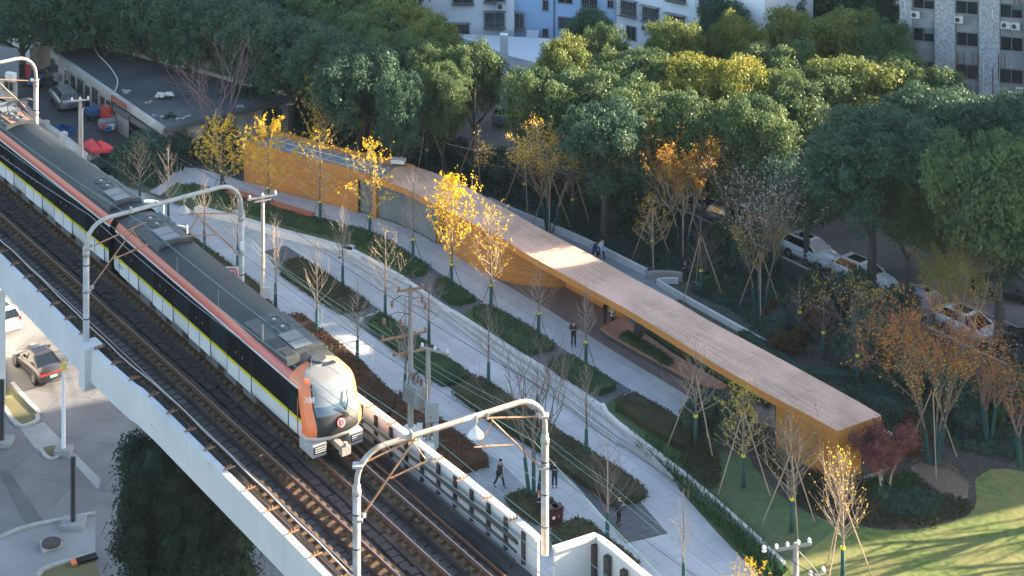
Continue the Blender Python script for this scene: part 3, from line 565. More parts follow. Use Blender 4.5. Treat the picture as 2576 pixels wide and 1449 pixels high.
# cab nose
def nose():
    m = MB(); Z = [.90, .95, 1.2, 1.5, 1.66, 1.81, 2.05, 2.4, 2.8, 3.05, 3.13, 3.30, 3.47, 3.62, 3.74]
    XF = {.90: 2.1, .95: 2.25, 1.2: 2.42, 1.5: 2.46, 1.66: 2.43, 1.81: 2.37, 2.05: 2.22, 2.4: 2.0, 2.8: 1.84, 3.05: 1.70, 3.13: 1.66, 3.30: 1.52, 3.47: 1.22, 3.62: .8, 3.74: .3}
    zz = [p[1] for p in PROF]; yy = [p[0] for p in PROF]; TT = [(.0, 1), (.30, 1), (.6, .995), (.80, .975), ]; rows = []
    FY = [.985, .93, .75, .70, .62, .3, -.3, -.62, -.70, -.75, -.93, -.985]
    for z in Z:
        wd = float(np.interp(z, zz, yy)); x1 = XF[z]; r = []
        for f, k in ((0, 1), (.35, 1.0), (.62, .985)): r.append((x1 * f * .9, -wd * k, z))
        for fy in FY: r.append((x1 - (abs(fy) ** 3) * .62 * min(1, x1 / 2), -wd * fy * .985, z)) if False else r.append((x1 - (abs(fy) ** 2.6) * .58 * min(1, x1 / 2), wd * -fy * .98, z))
        for f, k in ((.62, .985), (.35, 1.0), (0, 1)): r.append((x1 * f * .9, wd * k, z))
        rows.append(r)
    n = len(rows[0]); m.add([p for r in rows for p in r], [])
    for i in range(len(Z) - 1):
        zc = (Z[i] + Z[i + 1]) / 2
        for j in range(n - 1):
            side = j < 2 or j > n - 4; fr_ = 5 <= j <= n - 7; edge = not side and not fr_
            if side:
                mi = 0 if zc < 1.66 else 1 if zc < 1.81 else 2 if zc < 3.05 else 0 if zc < 3.13 else 6
            elif edge: mi = 0 if zc < 1.35 else 6
            else: mi = 0 if zc < 1.2 else 8 if zc < 1.95 or ((j == 5 or j == n - 7) and zc < 3.36) else 11 if zc < 2.5 else 7 if zc < 3.36 else 10
            if zc > 3.47 and 3 <= j <= n - 5: mi = 10
            m.f.append((i * n + j, i * n + j + 1, (i + 1) * n + j + 1, (i + 1) * n + j)[::-1]); m.m.append(mi)
    k = (len(Z) - 1) * n; m.f.append(tuple(range(k, k + n))); m.m.append(4); m.f.append(tuple(range(n))[::-1]); m.m.append(5)
    return m
LEN1N = LEN1; b2 = part('cab', nose().mesh('cab', TM + ['shell_grey', 'cab_glass'], smooth=True), t, (LEN1, 0, 0))
for s in (-1, 1):
    part('side_window', MB().box((.55, s * 1.5, 2.42), (.62, .03, .95)).mesh('side_window', 'glass_blue'), b2)
    m = MB(); m.box((.12, s * 1.515, 2.0), (.04, .03, 2.1), 0, 0); m.box((1.05, s * 1.515, 1.9), (.04, .04, 1.7), 0, 1); part('handrail', m.mesh('handrail', ['train_dark', 'rust_pipe']), b2)
    hl = MB(); hl.add([(3.02, s * .62, 1.42), (2.98, s * .62, 1.66), (2.66, s * 1.28, 1.60), (2.72, s * 1.30, 1.38), (3.14, s * .70, 1.30)], [(0, 1, 2, 3), (0, 3, 4)] if s > 0 else [(3, 2, 1, 0), (4, 3, 0)])
    hl = MB(); hl.lathe([(.02, .02), (.2, .02), (.26, 0), (.22, -.1)], (0, 0, 0), 14); o = part('headlight', hl.mesh('headlight', ['lamp_clear']), b2); o.location = (2.08, s * 1.04, 1.42); o.rotation_euler = (0, PI / 2 - .2, s * .55); o.scale = (.65, 1.25, 1)
    c = MB(); c.box((1.55, s * .98, .62), (1.3, .72, .6), 0, 0); c.box((2.22, s * .98, .66), (.1, .6, .34), 0, 1)
    for zc in (.58, .68, .78): c.box((2.28, s * .98, zc), (.05, .56, .035), 0, 0)
    part('obstacle_deflector', c.mesh('obstacle_deflector', ['train_silver', 'train_dark']), b2)
m = MB(); m.tube([(2.28, .45, 1.98), (2.14, .1, 2.3)], .03, 4); m.tube([(2.2, .4, 2.05), (2.08, .6, 2.45), (1.86, .62, 2.85)], .03, 4); m.box((2.36, .3, 1.92), (.1, .3, .14)); part('wiper', m.mesh('wiper', 'train_dark'), b2)
m = MB(); m.box((2.1, 0, .62), (1.3, .3, .26)); m.box((2.85, 0, .62), (.32, .46, .38)); m.lathe([(.1, 0), (.1, .3)], (2.9, 0, .7), 8); part('coupler', m.mesh('coupler', 'pole_concrete'), b2)
# driver's cabin seen through the windscreen: white blind and a blue bag
m = MB(); m.lathe([(.02, .05), (.36, .05), (.4, 0), (.4, -.12)], (.15, .1, 3.76), 20); part('roof_hatch', m.mesh('roof_hatch', 'train_grille'), b2)
m = MB(); m.box((.62, .4, 3.66), (.26, .6, .05)); part('roof_vent', m.mesh('roof_vent', 'train_dark'), b2)
ex = Vector((0, 1, 0)); up = Vector((-.55, 0, .84))
m = MB(); m.lathe([(.28, 0), (.30, .02), (.28, .03)], (0, 0, 0), 22, 0); m.lathe([(.23, .03), (.25, .045), (.23, .045)], (0, 0, 0), 22, 1)
m.lathe([(.20, .03), (.20, .05), (.10, .055), (.10, .03)], (0, 0, 0), 22, 0); m.box((-.06, 0, .06), (.06, .42, .02), 0, 0); m.box((.1, .0, .06), (.16, .07, .02), 0, 0)
o = part('emblem', m.mesh('emblem', ['sign_red', 'white_metal']), b2); o.matrix_local = frame((2.47, 0, 1.72), (0, 1, 0), (-.4, 0, .9)) @ Matrix.Diagonal((.72, .72, 1, 1))
text('308', .34, 'white_metal', b2, frame((1.60, -1.20, 2.74), (.62, .72, 0), (-.45, 0.1, .88)), 'number')
text('308', .17, 'white_metal', b2, frame((1.55, -1.36, .72), (1, 0, 0), (0, 0, 1)), 'number')
text('03131', .26, 'train_dark', t, frame((1.0, -1.52, 1.40), (1, 0, 0), (0, 0, 1)), 'number')
u = MB(); u.box((LEN1 / 2 + .5, 0, .62), (LEN1 - 1, 2.3, .5), 0, 0)
for x in (2.5, LEN1 - 2.5):
    for dx in (-1.25, 1.25):
        for s in (-1, 1): u.tube([(x + dx, s * .68, .45), (x + dx, s * .82, .45)], .45, 14, 1)
for x in np.arange(4, LEN1 - 3, 2.1): u.box((float(x), -1.2, .68), (1.3, .35, .42), 0, 1)
part('underframe', u.mesh('underframe', ['train_dark', 'train_skirt']), t)
# second car and gangway, slightly turned on the bend
ang2 = math.atan2(-13.9, 10.3) - ty1; R2 = Matrix.Rotation(ang2, 3, 'Z')
for ci in (1, 2):
    L2 = 22.0; c2 = part('car_body', loft_car(-L2, 0).mesh('car_body', TM, smooth=True), t, tuple(R2 @ Vector((-.75 - (ci - 1) * 22.75, 0, 0))), ang2)
    side_details(t, c2, -L2, 0, [-L2 + 1.9 + 4.55 * k for k in range(5)])
    part('air_conditioner', acm, c2, (-5.2, 0, 0)); o = part('air_conditioner', acm, c2, (-L2 + 5.2, 0, 0), PI)
    u = MB(); u.box((-L2 / 2, 0, .62), (L2 - 1, 2.3, .5), 0, 0)
    for x in np.arange(-L2 + 3, -2, 2.1): u.box((float(x), -1.2, .68), (1.3, .35, .42), 0, 1)
    part('underframe', u.mesh('underframe', ['train_dark', 'train_skirt']), c2)
m = MB(); m.box((-.35, 0, 2.1), (.9, 2.2, 2.6)); part('gangway', m.mesh('gangway', 'train_dark'), t)
m = MB(); px = -17.4; 
for x, y, x2, y2, z1, z2 in [(0, .55, -1.1, .3, 4.0, 4.7), (0, -.55, -1.1, -.3, 4.0, 4.7), (-1.1, .3, .25, .0, 4.7, 5.15), (-1.1, -.3, .25, 0, 4.7, 5.15)]: m.tube([(px + x, y, z1), (px + x2, y2, z2)], .03, 5, 0)
for dx in (.1, .4): m.tube([(px + dx, -.9, 5.1), (px + dx, -.6, 5.2), (px + dx, .6, 5.2), (px + dx, .9, 5.1)], .03, 5, 0)
m.box((px - .4, 0, 3.9), (1.8, 1.3, .08), 0, 1); 
for y in (-.6, .6):
    for dx in (-1, .3): m.lathe([(.06, 3.75), (.09, 3.8), (.09, 3.9)], (px + dx, y, 0), 8, 1)
o = part('pantograph', m.mesh('pantograph', ['cable_black', 'rust_pipe']), t, tuple(R2 @ Vector((-.75, 0, 0))), ang2)

# ---------------------------------------------------------------- catenary portals
def portal(Lb, Rb, zt, label, mat, zl, zr):
    t = thing('catenary_portal', label, 'catenary portal', (Lb.x, Lb.y, zl), 0, 'portals over the railway'); d = Vector((Rb.x - Lb.x, Rb.y - Lb.y, 0)); W = d.length; d.normalize()
    for P, z0 in ((Lb, zl), (Rb, zr)):
        m = MB(); m.tube([(P.x, P.y, z0), (P.x, P.y, zt - 1.5)], .165, 12); m.lathe([(.19, 0), (.19, .2), (.17, .25)], (P.x, P.y, zt - 1.9), 12, 0)
        for k in range(3): m.lathe([(.18, 0), (.18, .06)], (P.x, P.y, z0 + 1.2 + k * 1.4), 12, 1)
        wpart('mast', m, [mat, 'iron'], t, True)
    pts = []; r = 1.25
    for k in range(7): a = PI - k * PI / 12; pts.append(Vector((Lb.x, Lb.y, zt - r - .15)) + d * (r + r * math.cos(a)) + Vector((0, 0, r * math.sin(a))))
    for k in range(7): a = PI / 2 - k * PI / 12; pts.append(Vector((Rb.x, Rb.y, zt - r + .15)) + d * (-r + r * math.cos(a)) + Vector((0, 0, r * math.sin(a))))
    pts = [Vector((Lb.x, Lb.y, zt - 1.7))] + pts + [Vector((Rb.x, Rb.y, zt - 1.7))]; m = MB().tube(pts, .115, 12); wpart('beam', m, mat, t, True)
    for f in (.28, .62, .68): p = Vector((Lb.x, Lb.y, zt)).lerp(Vector((Rb.x, Rb.y, zt)), f); m = MB().box((p.x, p.y, zt - .02), (.08, .28, .30), math.atan2(d.y, d.x)); wpart('clamp', m, mat, t)
    p = Vector((Lb.x, Lb.y, zt)).lerp(Vector((Rb.x, Rb.y, zt)), .62); m = MB(); m.tube([(p.x, p.y, zt), (p.x, p.y, zt - .45)], .04, 6); m.lathe([(.07, 0), (.12, -.06), (.33, -.30), (.35, -.40), (.28, -.42)], (p.x, p.y, zt - .4), 18); wpart('lamp', m, 'white_metal' if mat == 'mast_paint' else mat, t, True)
    for P, s in ((Lb, 1), (Rb, -1)):                                  # bracket arms carrying the wires over each track
        hz = 17.0; e = d * s; m = MB(); pt = lambda a, z: Vector((P.x, P.y, z)) + e * a
        m.tube([pt(.2, 17.9), pt(3.3, 18.55)], .04, 6); m.tube([pt(.2, 15.7), pt(2.6, 18.35)], .04, 6); m.tube([pt(1.5, 17.0), pt(3.4, 17.35)], .036, 6); m.tube([pt(2.9, 17.3), pt(2.0, 17.1)], .03, 5); m.tube([pt(2.5, 18.3), pt(3.1, 17.4)], .03, 5)
        for z in (15.7, 17.9): m.lathe([(.05, 0), (.12, .03), (.05, .06), (.12, .09), (.05, .12), (.12, .15), (.05, .18)], pt(.3, z), 8, 1)
        m.box(pt(.05, 15.7), (.42, .4, .1), 0, 1); m.box(pt(.05, 17.9), (.42, .4, .1), 0, 1); wpart('bracket_arm', m, ['rust_pipe', 'galvanised'], t)
    return t
L2b, R2b = Vector((-22.3, 96.8, 0)), Vector((-14.85, 101.4, 0)); L3b, R3b = Vector((-6.37, 75.8, 0)), Vector((1.42, 79.8, 0))
portal(L3b, R3b, 18.6, 'sunlit catenary portal spanning the tracks in front of the train', 'mast_paint', 11.9, 11.9)
portal(L2b, R2b, 19.4, 'weathered grey catenary portal over the middle of the train', 'galvanised', 13.0, 11.9)
R1b = G(D(90, 255), 16.5); d = (R2b - L2b); portal(Vector((R1b.x, R1b.y, 0)) - Vector((d.x, d.y, 0)), Vector((R1b.x, R1b.y, 0)), 19.4, 'far catenary portal with a small blue plate at the upper left edge', 'mast_paint', 13, 11.9)
t = thing('sign_plate', 'small blue plate on the far catenary portal mast', 'sign', (R1b.x - .35, R1b.y - .3, 13.8)); wpart('plate', MB().box((R1b.x - .35, R1b.y - .3, 13.9), (.75, .05, .7), -.3), 'plate_blue', t)
p = G(D(590, 692), 14.0); t = thing('speed_sign', 'white square speed limit sign with red ring beside the grey portal mast', 'sign', (R2b.x - .75, R2b.y - .3, 14.2))
P = Vector((R2b.x - .75, R2b.y - .3, 14.2)); P = GY(D(583, 689), R2b.y - .4); t.location = P
part('plate', MB().box((0, 0, 0), (.78, .04, .78)).mesh('plate', 'white_metal'), t)
m = MB(); m.lathe([(.27, 0), (.33, 0), (.33, .02), (.27, .02), (.27, 0)], (0, 0, 0), 24, 0, False); o = part('ring', m.mesh('ring', 'sign_red'), t, (0, -.045, 0)); o.rotation_euler = (PI / 2, 0, 0)
text('40', .36, 'black_metal', t, frame((0, -.04, 0), (1, 0, 0), (0, 0, 1)), 'digits')
part('arm', MB().tube([(0, .03, .2), (.9, .3, .2)], .03, 5).mesh('arm', 'galvanised'), t)
t = thing('junction_box', 'small pale box clamped to the grey portal mast beside the hedge', 'box', (R2b.x + .1, R2b.y - .3, 16.2)); part('case', MB().box((0, 0, 0), (.22, .1, .45)).mesh('case', 'white_metal'), t)
# wires
def wire(pts, r, mt, label, sag=.25, grp='overhead wires'):
    out = []
    for a, c in zip(pts, pts[1:]):
        a, c = Vector(a), Vector(c); n = 10; out += [a.lerp(c, i / n) - Vector((0, 0, sag * 4 * (i / n) * (1 - i / n))) for i in range(n)]
    out.append(Vector(pts[-1])); return single('overhead_wire', MB().tube(out, r, 4), mt, label, 'wire', grp)
def pp(L, R, f, z): p = Vector((L.x, L.y, 0)).lerp(Vector((R.x, R.y, 0)), f); return Vector((p.x, p.y, z))
S = [(Vector((R1b.x, R1b.y, 0)) - Vector((d.x, d.y, 0)), R1b), (L2b, R2b), (L3b, R3b)]
dd = Vector((.60, -.80, 0))
for f, z, r, mt, lab, sg in [(.33, 17.35, .016, 'wire_green', 'green contact wire over the empty left track', .03), (.36, 18.5, .013, 'wire_green', 'upper green carrier wire over the empty left track', .35), (.68, 17.35, .016, 'wire_green', 'green contact wire above the train roof', .03), (.66, 18.5, .013, 'wire_black', 'upper dark carrier wire above the train roof', .35), (.02, 19.6, .018, 'wire_steel', 'thin feeder wire along the outer masts', .4), (1.02, 18.9, .018, 'wire_black', 'thin feeder wire along the park-side masts', .4)]:
    P = [pp(a, c, f, z) for a, c in S]; P = [P[0] - dd * 28] + P + [P[-1] + dd * 28]; wire(P, r, mt, lab, sg)
for i, (s0, s1) in enumerate([((1, 2, .33), 0), ((1, 2, .68), 0)]):
    a, c, f = s0
    for k in range(1, 6):
        u_ = k / 6; p = pp(*S[a], f, 0).lerp(pp(*S[c], f, 0), u_); zt = 18.5 - .35 * 4 * u_ * (1 - u_)
        o = single('dropper', MB().tube([(p.x, p.y, 17.35), (p.x, p.y, zt)], .012, 4), 'wire_steel', 'thin dropper wire of the %s catenary, number %d from the grey portal' % (('left track', 'train')[i], k), 'wire', 'droppers')

# ---------------------------------------------------------------- utility poles, street lamps
def crossarm(m, c, L, rz, ins=3, mi=1):
    m.box(c, (L, .1, .12), rz, mi)
    for k in range(ins): x = (k / (ins - 1) - .5) * (L - .25); p = Vector(c) + Vector((math.cos(rz) * x, math.sin(rz) * x, .06)); m.lathe([(.05, 0), (.09, .06), (.06, .1), (.09, .14), (.04, .22)], p, 8, 2)
pA = G(D(661, 800)); hA = hgt(D(661, 800), D(650, 490)); tA = thing('utility_pole', 'pale sunlit concrete utility pole beside the grey portal mast', 'utility pole', pA)
m = MB().tube([(0, 0, 0), (0, 0, hA)], [.17, .12], 12); part('pole', m.mesh('pole', 'pole_concrete', smooth=True), tA)
m = MB(); crossarm(m, (0, -.15, hA - .1), 2.1, .45, 3, 0); m.box((0, -.15, hA - .35), (1.2, .08, .08), .45, 0); part('crossarm', m.mesh('crossarm', ['galvanised', 'galvanised', 'white_metal']), tA)
part('meter_box', MB().box((.25, -.25, 1.9), (.5, .35, .75)).mesh('meter_box', 'grey_box'), tA)
pB, pC = G(D(1033, 1118)), G(D(1077, 1152)); hB, hC = hgt(D(1033, 1118), D(1029, 722)), hgt(D(1077, 1152), D(1077, 876))
tB = thing('utility_pole', 'taller pole of the pair carrying the transformer, with dangling insulators', 'utility pole', pB); tC = thing('utility_pole', 'shorter pole of the pair carrying the transformer, with a grey box', 'utility pole', pC)
for t_, h_ in ((tB, hB), (tC, hC)): part('pole', MB().tube([(0, 0, 0), (0, 0, h_)], [.19, .13], 12).mesh('pole', 'pole_concrete', smooth=True), t_); part('base', MB().lathe([(.50, 0), (.50, .9), (.42, 1.05), (.2, 1.1)], (0, 0, 0), 14).mesh('base', 'white_panel'), t_)
m = MB(); crossarm(m, (.0, -.1, hB - .1), 1.7, .35, 3, 0); crossarm(m, (-.4, -.1, hB - 2.9), 3.0, .4, 2, 0); crossarm(m, (0, 0, hB - 3.9), 2.3, .4, 2, 0)
for x, z in ((-1.1, hB - 1.2), (-1.6, hB - 2.2), (-.6, hB - 2.3), (.9, hB - 1.3), (.7, hB - .9)): m.lathe([(.03, 0), (.12, .05), (.05, .12), (.13, .18), (.05, .26), (.13, .33), (.03, .4)], (x, -.1, z), 8, 2); m.tube([(x, -.1, z + .4), (x * .5, -.1, z + .75), (0, -.1, z + .6)], .02, 4, 1)
part('crossarm', m.mesh('crossarm', ['rust_pipe', 'cable_black', 'porcelain']), tB)
m = MB(); crossarm(m, (.4, 0, hC - .15), 2.0, -.5, 3, 0); part('crossarm', m.mesh('crossarm', ['galvanised', 'cable_black', 'white_metal']), tC)
part('control_box', MB().box((.25, -.35, 3.0), (.8, .6, 1.1)).mesh('control_box', 'grey_box'), tC); part('control_box', MB().box((.45, -.1, 1.4), (.35, .35, 1.3)).mesh('control_box', 'grey_box'), tC); part('control_box', MB().box((-.5, -.1, 1.4), (.35, .35, 1.3)).mesh('control_box', 'white_metal'), tC)
mid = (pB + pC) / 2; dv = (pC - pB); rzt = math.atan2(dv.y, dv.x)
m = MB(); m.box((mid.x, mid.y - .2, 2.75), (dv.length + 1.0, .3, .14), rzt); m.box((mid.x, mid.y + .2, 2.75), (dv.length + 1.0, .2, .14), rzt); tt = thing('transformer', 'grey pole-mounted transformer with cooling fins between the twin poles', 'transformer', (mid.x, mid.y, 2.82)); wpart('platform', m, 'rust_pipe', tt)
m = MB(); m.box((-.15, 0, .62), (1.35, .8, 1.2), rzt); part('tank', m.mesh('tank', 'grey_box'), tt); m = MB()
for k in range(9): c = Matrix.Rotation(rzt, 3, 'Z') @ Vector((-.78 + k * .16, -.52, .6)); m.box(c, (.04, .3, 1.0), rzt)
part('cooling_fins', m.mesh('cooling_fins', 'grey_box'), tt); m = MB()
for k in range(3): c = Matrix.Rotation(rzt, 3, 'Z') @ Vector((-.6 + k * .42, 0, 1.22)); m.lathe([(.05, 0), (.12, .05), (.06, .1), (.12, .15), (.06, .2), (.1, .25), (.04, .36)], c, 8)
part('bushings', m.mesh('bushings', 'porcelain'), tt)
for k, (cx, rad) in enumerate([(.0, .5), (.25, .65), (-.3, .45)]):
    m = MB(); q = Vector((mid.x + cx, mid.y - .2, 4.3)); m.tube([q + Vector((math.cos(a) * rad * .8, 0, math.sin(a) * rad)) for a in np.linspace(-.3, 3.6, 12)], .022, 4); single('looped_cable', m, 'cable_black', 'black cable looping above the transformer, %s of three' % ('smallest', 'widest', 'leftmost')[k], 'cable', 'transformer cables')
pE = GY(D(2002, 1368), 84.7); pE = Vector((pE.x, pE.y, 0)); hE = 9.5; tE = thing('utility_pole', 'pole with three sunlit crossarms at the bottom edge beside the lawn', 'utility pole', pE)
part('pole', MB().tube([(0, 0, 0), (0, 0, hE)], [.2, .13], 12).mesh('pole', 'pole_concrete', smooth=True), tE); m = MB(); crossarm(m, (-.15, -.1, hE - .1), 1.9, .3, 4, 0); crossarm(m, (.35, -.1, hE - 1.55), 2.4, .45, 4, 0); crossarm(m, (.3, -.1, hE - 2.3), 1.5, .45, 2, 0); m.tube([(.1, 0, hE - .3), (1.0, 0, hE - 1.3)], .03, 5, 0)
for x, z in ((-.7, -1.9), (-.55, -2.5), (.6, -2.0), (.9, -1.7), (1.2, -1.95), (-1.5, -.25)): m.lathe([(.06, 0), (.11, .06), (.05, .14), (.11, .2), (.05, .3)], (x, -.25, hE + z), 8, 2)
part('crossarm', m.mesh('crossarm', ['pole_concrete', 'galvanised', 'white_metal']), tE)
pY = G(D(202, 495)); hY = hgt(D(202, 495), D(203, 248)); tY = thing('utility_pole', 'concrete pole with small crossarm by the yard wall, in front of the parked van', 'utility pole', pY)
part('pole', MB().tube([(0, 0, 0), (0, 0, hY)], [.19, .14], 10).mesh('pole', 'pole_concrete', smooth=True), tY); m = MB(); crossarm(m, (0, -.1, hY - .1), 1.5, .25, 3, 0); part('crossarm', m.mesh('crossarm', ['galvanised', 'galvanised', 'white_metal']), tY); part('conduit', MB().tube([(.22, -.1, 0), (.22, -.1, hY - .9), (.32, -.1, hY - .7)], .03, 5).mesh('conduit', 'white_metal'), tY)
tops = {'A': pA + Vector((0, 0, hA)), 'B': pB + Vector((0, 0, hB)), 'C': pC + Vector((0, 0, hC)), 'E': pE + Vector((0, 0, hE)), 'Y': pY + Vector((0, 0, hY))}
for a, c, dx, mt, lab in [('Y', 'A', -.6, 'wire_black', 'black wire from the yard pole to the sunlit pole, left one'), ('Y', 'A', .5, 'wire_black', 'black wire from the yard pole to the sunlit pole, right one'), ('A', 'B', -.7, 'wire_black', 'black wire from the sunlit pole to the transformer poles, left one'), ('A', 'B', .0, 'wire_black', 'black wire from the sunlit pole to the transformer poles, middle one'), ('A', 'B', .7, 'wire_black', 'black wire from the sunlit pole to the transformer poles, right one'), ('B', 'E', -.7, 'wire_black', 'black wire over the plaza from the transformer poles, left one'), ('B', 'E', 0, 'wire_black', 'black wire over the plaza from the transformer poles, middle one'), ('B', 'E', .7, 'wire_black', 'black wire over the plaza from the transformer poles, right one')]:
    wire([tops[a] + Vector((dx, 0, .1)), tops[c] + Vector((dx, 0, .1))], .009, mt, lab, .7)
gw = [(GY(D(545, 487), 101), GY(P1(1360, 1040), 128)), (GY(P1(1360, 1040), 128), GY(P3(0, 330), 112)), (GY(P3(0, 330), 112), GY(P3(1130, 975), 100)), (GY(P3(1130, 975), 100), GY(P4(1110, 650), 92)), (GY(P4(1110, 650), 92), GY(P4(2700, 1900), 78))]
for k, dz in enumerate((0, .35)):
    L = [gw[0][0]] + [g_[1] for g_ in gw]; wire([p + Vector((0, 0, -dz)) for p in L], .014, 'wire_green', 'long pale green wire over the plaza, %s of the pair' % ('upper', 'lower')[k], .15)
wire([GY(P2(240, 340), 126), GY(P2(800, 780), 112), GY(P2(1180, 1070), 104), GY(P3(430, 745), 97), GY(P3(1350, 1330), 88), GY(P4(1500, 1449), 80), GY(P4(2400, 2300), 72)], .018, 'wire_green', 'thicker pale green cable over the front of the plaza', .1)
def lamp(base, top, arm, label, mt='white_metal', r=.06, head=1):
    b_, h_ = G(base), hgt(base, top); t = thing('street_lamp', label, 'street lamp', b_); part('pole', MB().tube([(0, 0, 0), (0, 0, h_)], [r, r * .8], 10).mesh('pole', mt, smooth=True), t)
    e = GY(arm, b_.y) - b_; m = MB(); m.tube([(0, 0, h_ - .15), (e.x * .5, 0, (h_ + e.z) / 2 + .05), (e.x, 0, e.z)], .045, 8); m.box((e.x, 0, e.z), (.7, .28, .1)); part('lamp_head', m.mesh('lamp_head', mt), t); return t
lamp(D(412, 655), D(412, 508), D(375, 506), 'white street lamp with curved arm behind the train, further one'); lamp(D(471, 712), D(471, 566), D(429, 571), 'white street lamp with straight arm behind the train, nearer one')
t = lamp(A13(480, 520), D(155, 921), D(187, 912), 'pale street lamp on a small island below the viaduct', 'white_metal', .13); m = MB(); m.lathe([(.02, .3), (.1, .25), (.14, 0), (.1, -.3)], (0, 0, hgt(A13(480, 520), D(155, 921))), 10); part('finial', m.mesh('finial', 'yellow_band'), t); part('base', MB().box((0, 0, .15), (1.0, .8, .3)).mesh('base', 'concrete'), t)
for b_, tp, lab in ((D(184, 1322), D(184, 1150), 'black post standing on a small concrete footing by the kerb'), (D(5, 1117), D(4, 956), 'black post at the left edge beside the white wall')):
    q = G(b_); h_ = hgt(b_, tp); t = thing('post', lab, 'post', q); part('shaft', MB().tube([(0, 0, 0), (0, 0, h_)], .16, 12).mesh('shaft', 'black_metal', smooth=True), t); part('footing', MB().add([(-1, -.9, .03), (1, -.9, .03), (.9, .9, .03), (-.9, .9, .03), (-.35, -.3, .35), (.35, -.3, .35), (.35, .3, .35), (-.35, .3, .35)], [(0, 1, 5, 4), (1, 2, 6, 5), (2, 3, 7, 6), (3, 0, 4, 7), (4, 5, 6, 7)]) or MB().box((0, 0, .15), (1.3, 1.1, .25)).mesh('footing', 'concrete'), t)
# ---------------------------------------------------------------- pavilion
ZT = 3.6
NE = cat(Q2(45, 255, 500, 380, 1000, 500, 1180, 560, 1400, 625, 1600, 690, 1800, 782, 1960, 880), A22(1000, 240, 1200, 340, 1400, 470, 1600, 580, 1800, 690, 2000, 800, 2200, 910), D(1711, 860), P5(1100, 560, 1400, 735, 1680, 890, 2000, 1055, 2310, 1225))
FE = cat(Q2(350, 135, 900, 290, 1300, 380, 1640, 465, 1900, 535, 2200, 650, 2576, 860), A22(1240, 125, 1530, 290, 1900, 480, 2200, 650, 2576, 850), P5(1000, 110, 1560, 400, 2576, 960), D(2217, 1045))
N3, F3 = GP(NE, ZT), GP(FE, ZT)
pav = thing('pavilion', 'long low timber-clad pavilion with curving pinkish plank roof and orange wood walls', 'building', (-4, 130, 0))
NP, FP_ = para(smoothl(N3[4:-1], 2) + [N3[-1]], 80), para(smoothl(F3[3:-1], 2) + [F3[-1]], 80)
m = MB(); m.strip(FP_, NP); wpart('roof', m, 'roof_planks', pav)
fa = MB(); z0 = ZT - .45; dn = lambda L, dz: [(p.x, p.y, p.z + dz) for p in L]
NA_ = N3[:4] + NP; FA_ = F3[:3] + FP_
fa.strip(dn(NA_, .003), dn(NA_, -.45)); fa.strip(dn(FA_, -.45), dn(FA_, .003))
fa.wall(N3[:4] + NP[:3], .16, ZT - .40, ZT + .12, side=.07); fa.wall(F3[:3] + FP_[:3], .16, ZT - .40, ZT + .12, side=-.07); fa.wall([N3[0], F3[0]], .16, ZT - .40, ZT + .12, side=-.07)
fa.strip(dn([NP[-1], FP_[-1]], .003), dn([NP[-1], FP_[-1]], -.45)); fa.strip(dn([F3[0], N3[0]], .003), dn([F3[0], N3[0]], -.45)); fa.strip(dn(NP, -.45), dn(FP_, -.45))
wpart('fascia', fa, 'fascia_wood', pav)
mb_ = MB().sheet([(p.x, p.y) for p in N3[:4] + [NP[0].lerp(NP[1], .5)] + [FP_[0]] + F3[:3][::-1]], ZT - .28); wpart('roof_membrane', mb_, 'roof_membrane', pav)
sm = MB()
def seam(a, c, r=.035, z=ZT - .25): A, C = G(a, z), G(c, z); sm.tube([A, C], r, 4)
for a, c in [((510, 205), (1530, 465)), ((470, 262), (1480, 525)), ((460, 318), (1440, 580)), ((540, 205), (430, 240)), ((640, 275), (520, 318)), ((760, 320), (590, 395)), ((1020, 350), (800, 440)), ((1190, 395), (960, 500)), ((1350, 440), (1150, 540))]: seam(Q2(*a), Q2(*c))
wpart('roof_seams', sm, 'white_metal', pav)
Bx = G(Q2(1595, 480), ZT); t = thing('roof_ventilator', 'small white ventilator box on the pavilion roof where the planks begin', 'ventilator', Bx); part('box', MB().box((0, 0, .35), (1.1, .7, .3), -.2).mesh('box', 'white_metal'), t); part('legs', MB().box((0, 0, .1), (.9, .5, .2), -.2).mesh('legs', 'iron'), t)
def wallr(L, z0, z1, mt, nm='wall', w_=.16, side=0.0): return wpart(nm, MB().wall(L, w_, z0, z1, side=side), mt, pav)
WL = N3[:4]; wallr(WL, ZU, ZT - .45, 'wall_planks', side=.09)
e1 = (F3[0] - N3[0]); wallr([N3[0] + e1 * .002, F3[0]], ZU, ZT - .45, 'wall_planks')
wallr(FA_[:46], ZU, ZT - .45, 'wall_planks', side=-.12)
GLZ = [G(p, ZT) for p in Q2(1180, 560, 1360, 613, 1520, 664, 1670, 722, 1810, 787, 1935, 860)]; GLZ = smoothl(GLZ, 1)
wpart('glazing', MB().wall(GLZ, .06, ZU + .1, ZT - .45, side=.35), 'pavilion_glass', pav)
mm = MB().box((0, 0, 1.35), (.09, .12, 2.7)).mesh('mullion', 'mullion')
for p in Q2(1185, 561, 1330, 603, 1375, 617, 1520, 664, 1670, 722, 1810, 787, 1930, 856): q = G(p, ZT); part('mullion', mm, pav, (q.x + 4 + .25, q.y - 130 + .3, ZU), -.7)
wpart('glazing_rail', MB().wall(GLZ, .1, ZU, ZU + .1, side=.35), 'mullion', pav); wpart('glazing_rail', MB().wall(GLZ, .09, 2.55, 2.62, side=.37), 'mullion', pav)
q = G(Q2(1350, 610), ZT); wpart('timber_post', MB().box((q.x + .1, q.y + .15, 1.8), (.28, .28, 2.7), -.6), 'fascia_wood', pav)
BLb = GP([(1121, 627), (1180, 662), (1235, 695), (1275, 710), (1325, 719), (1385, 724), (1430, 723), (1440, 716)], ZU); BL = smoothl(BLb, 2)
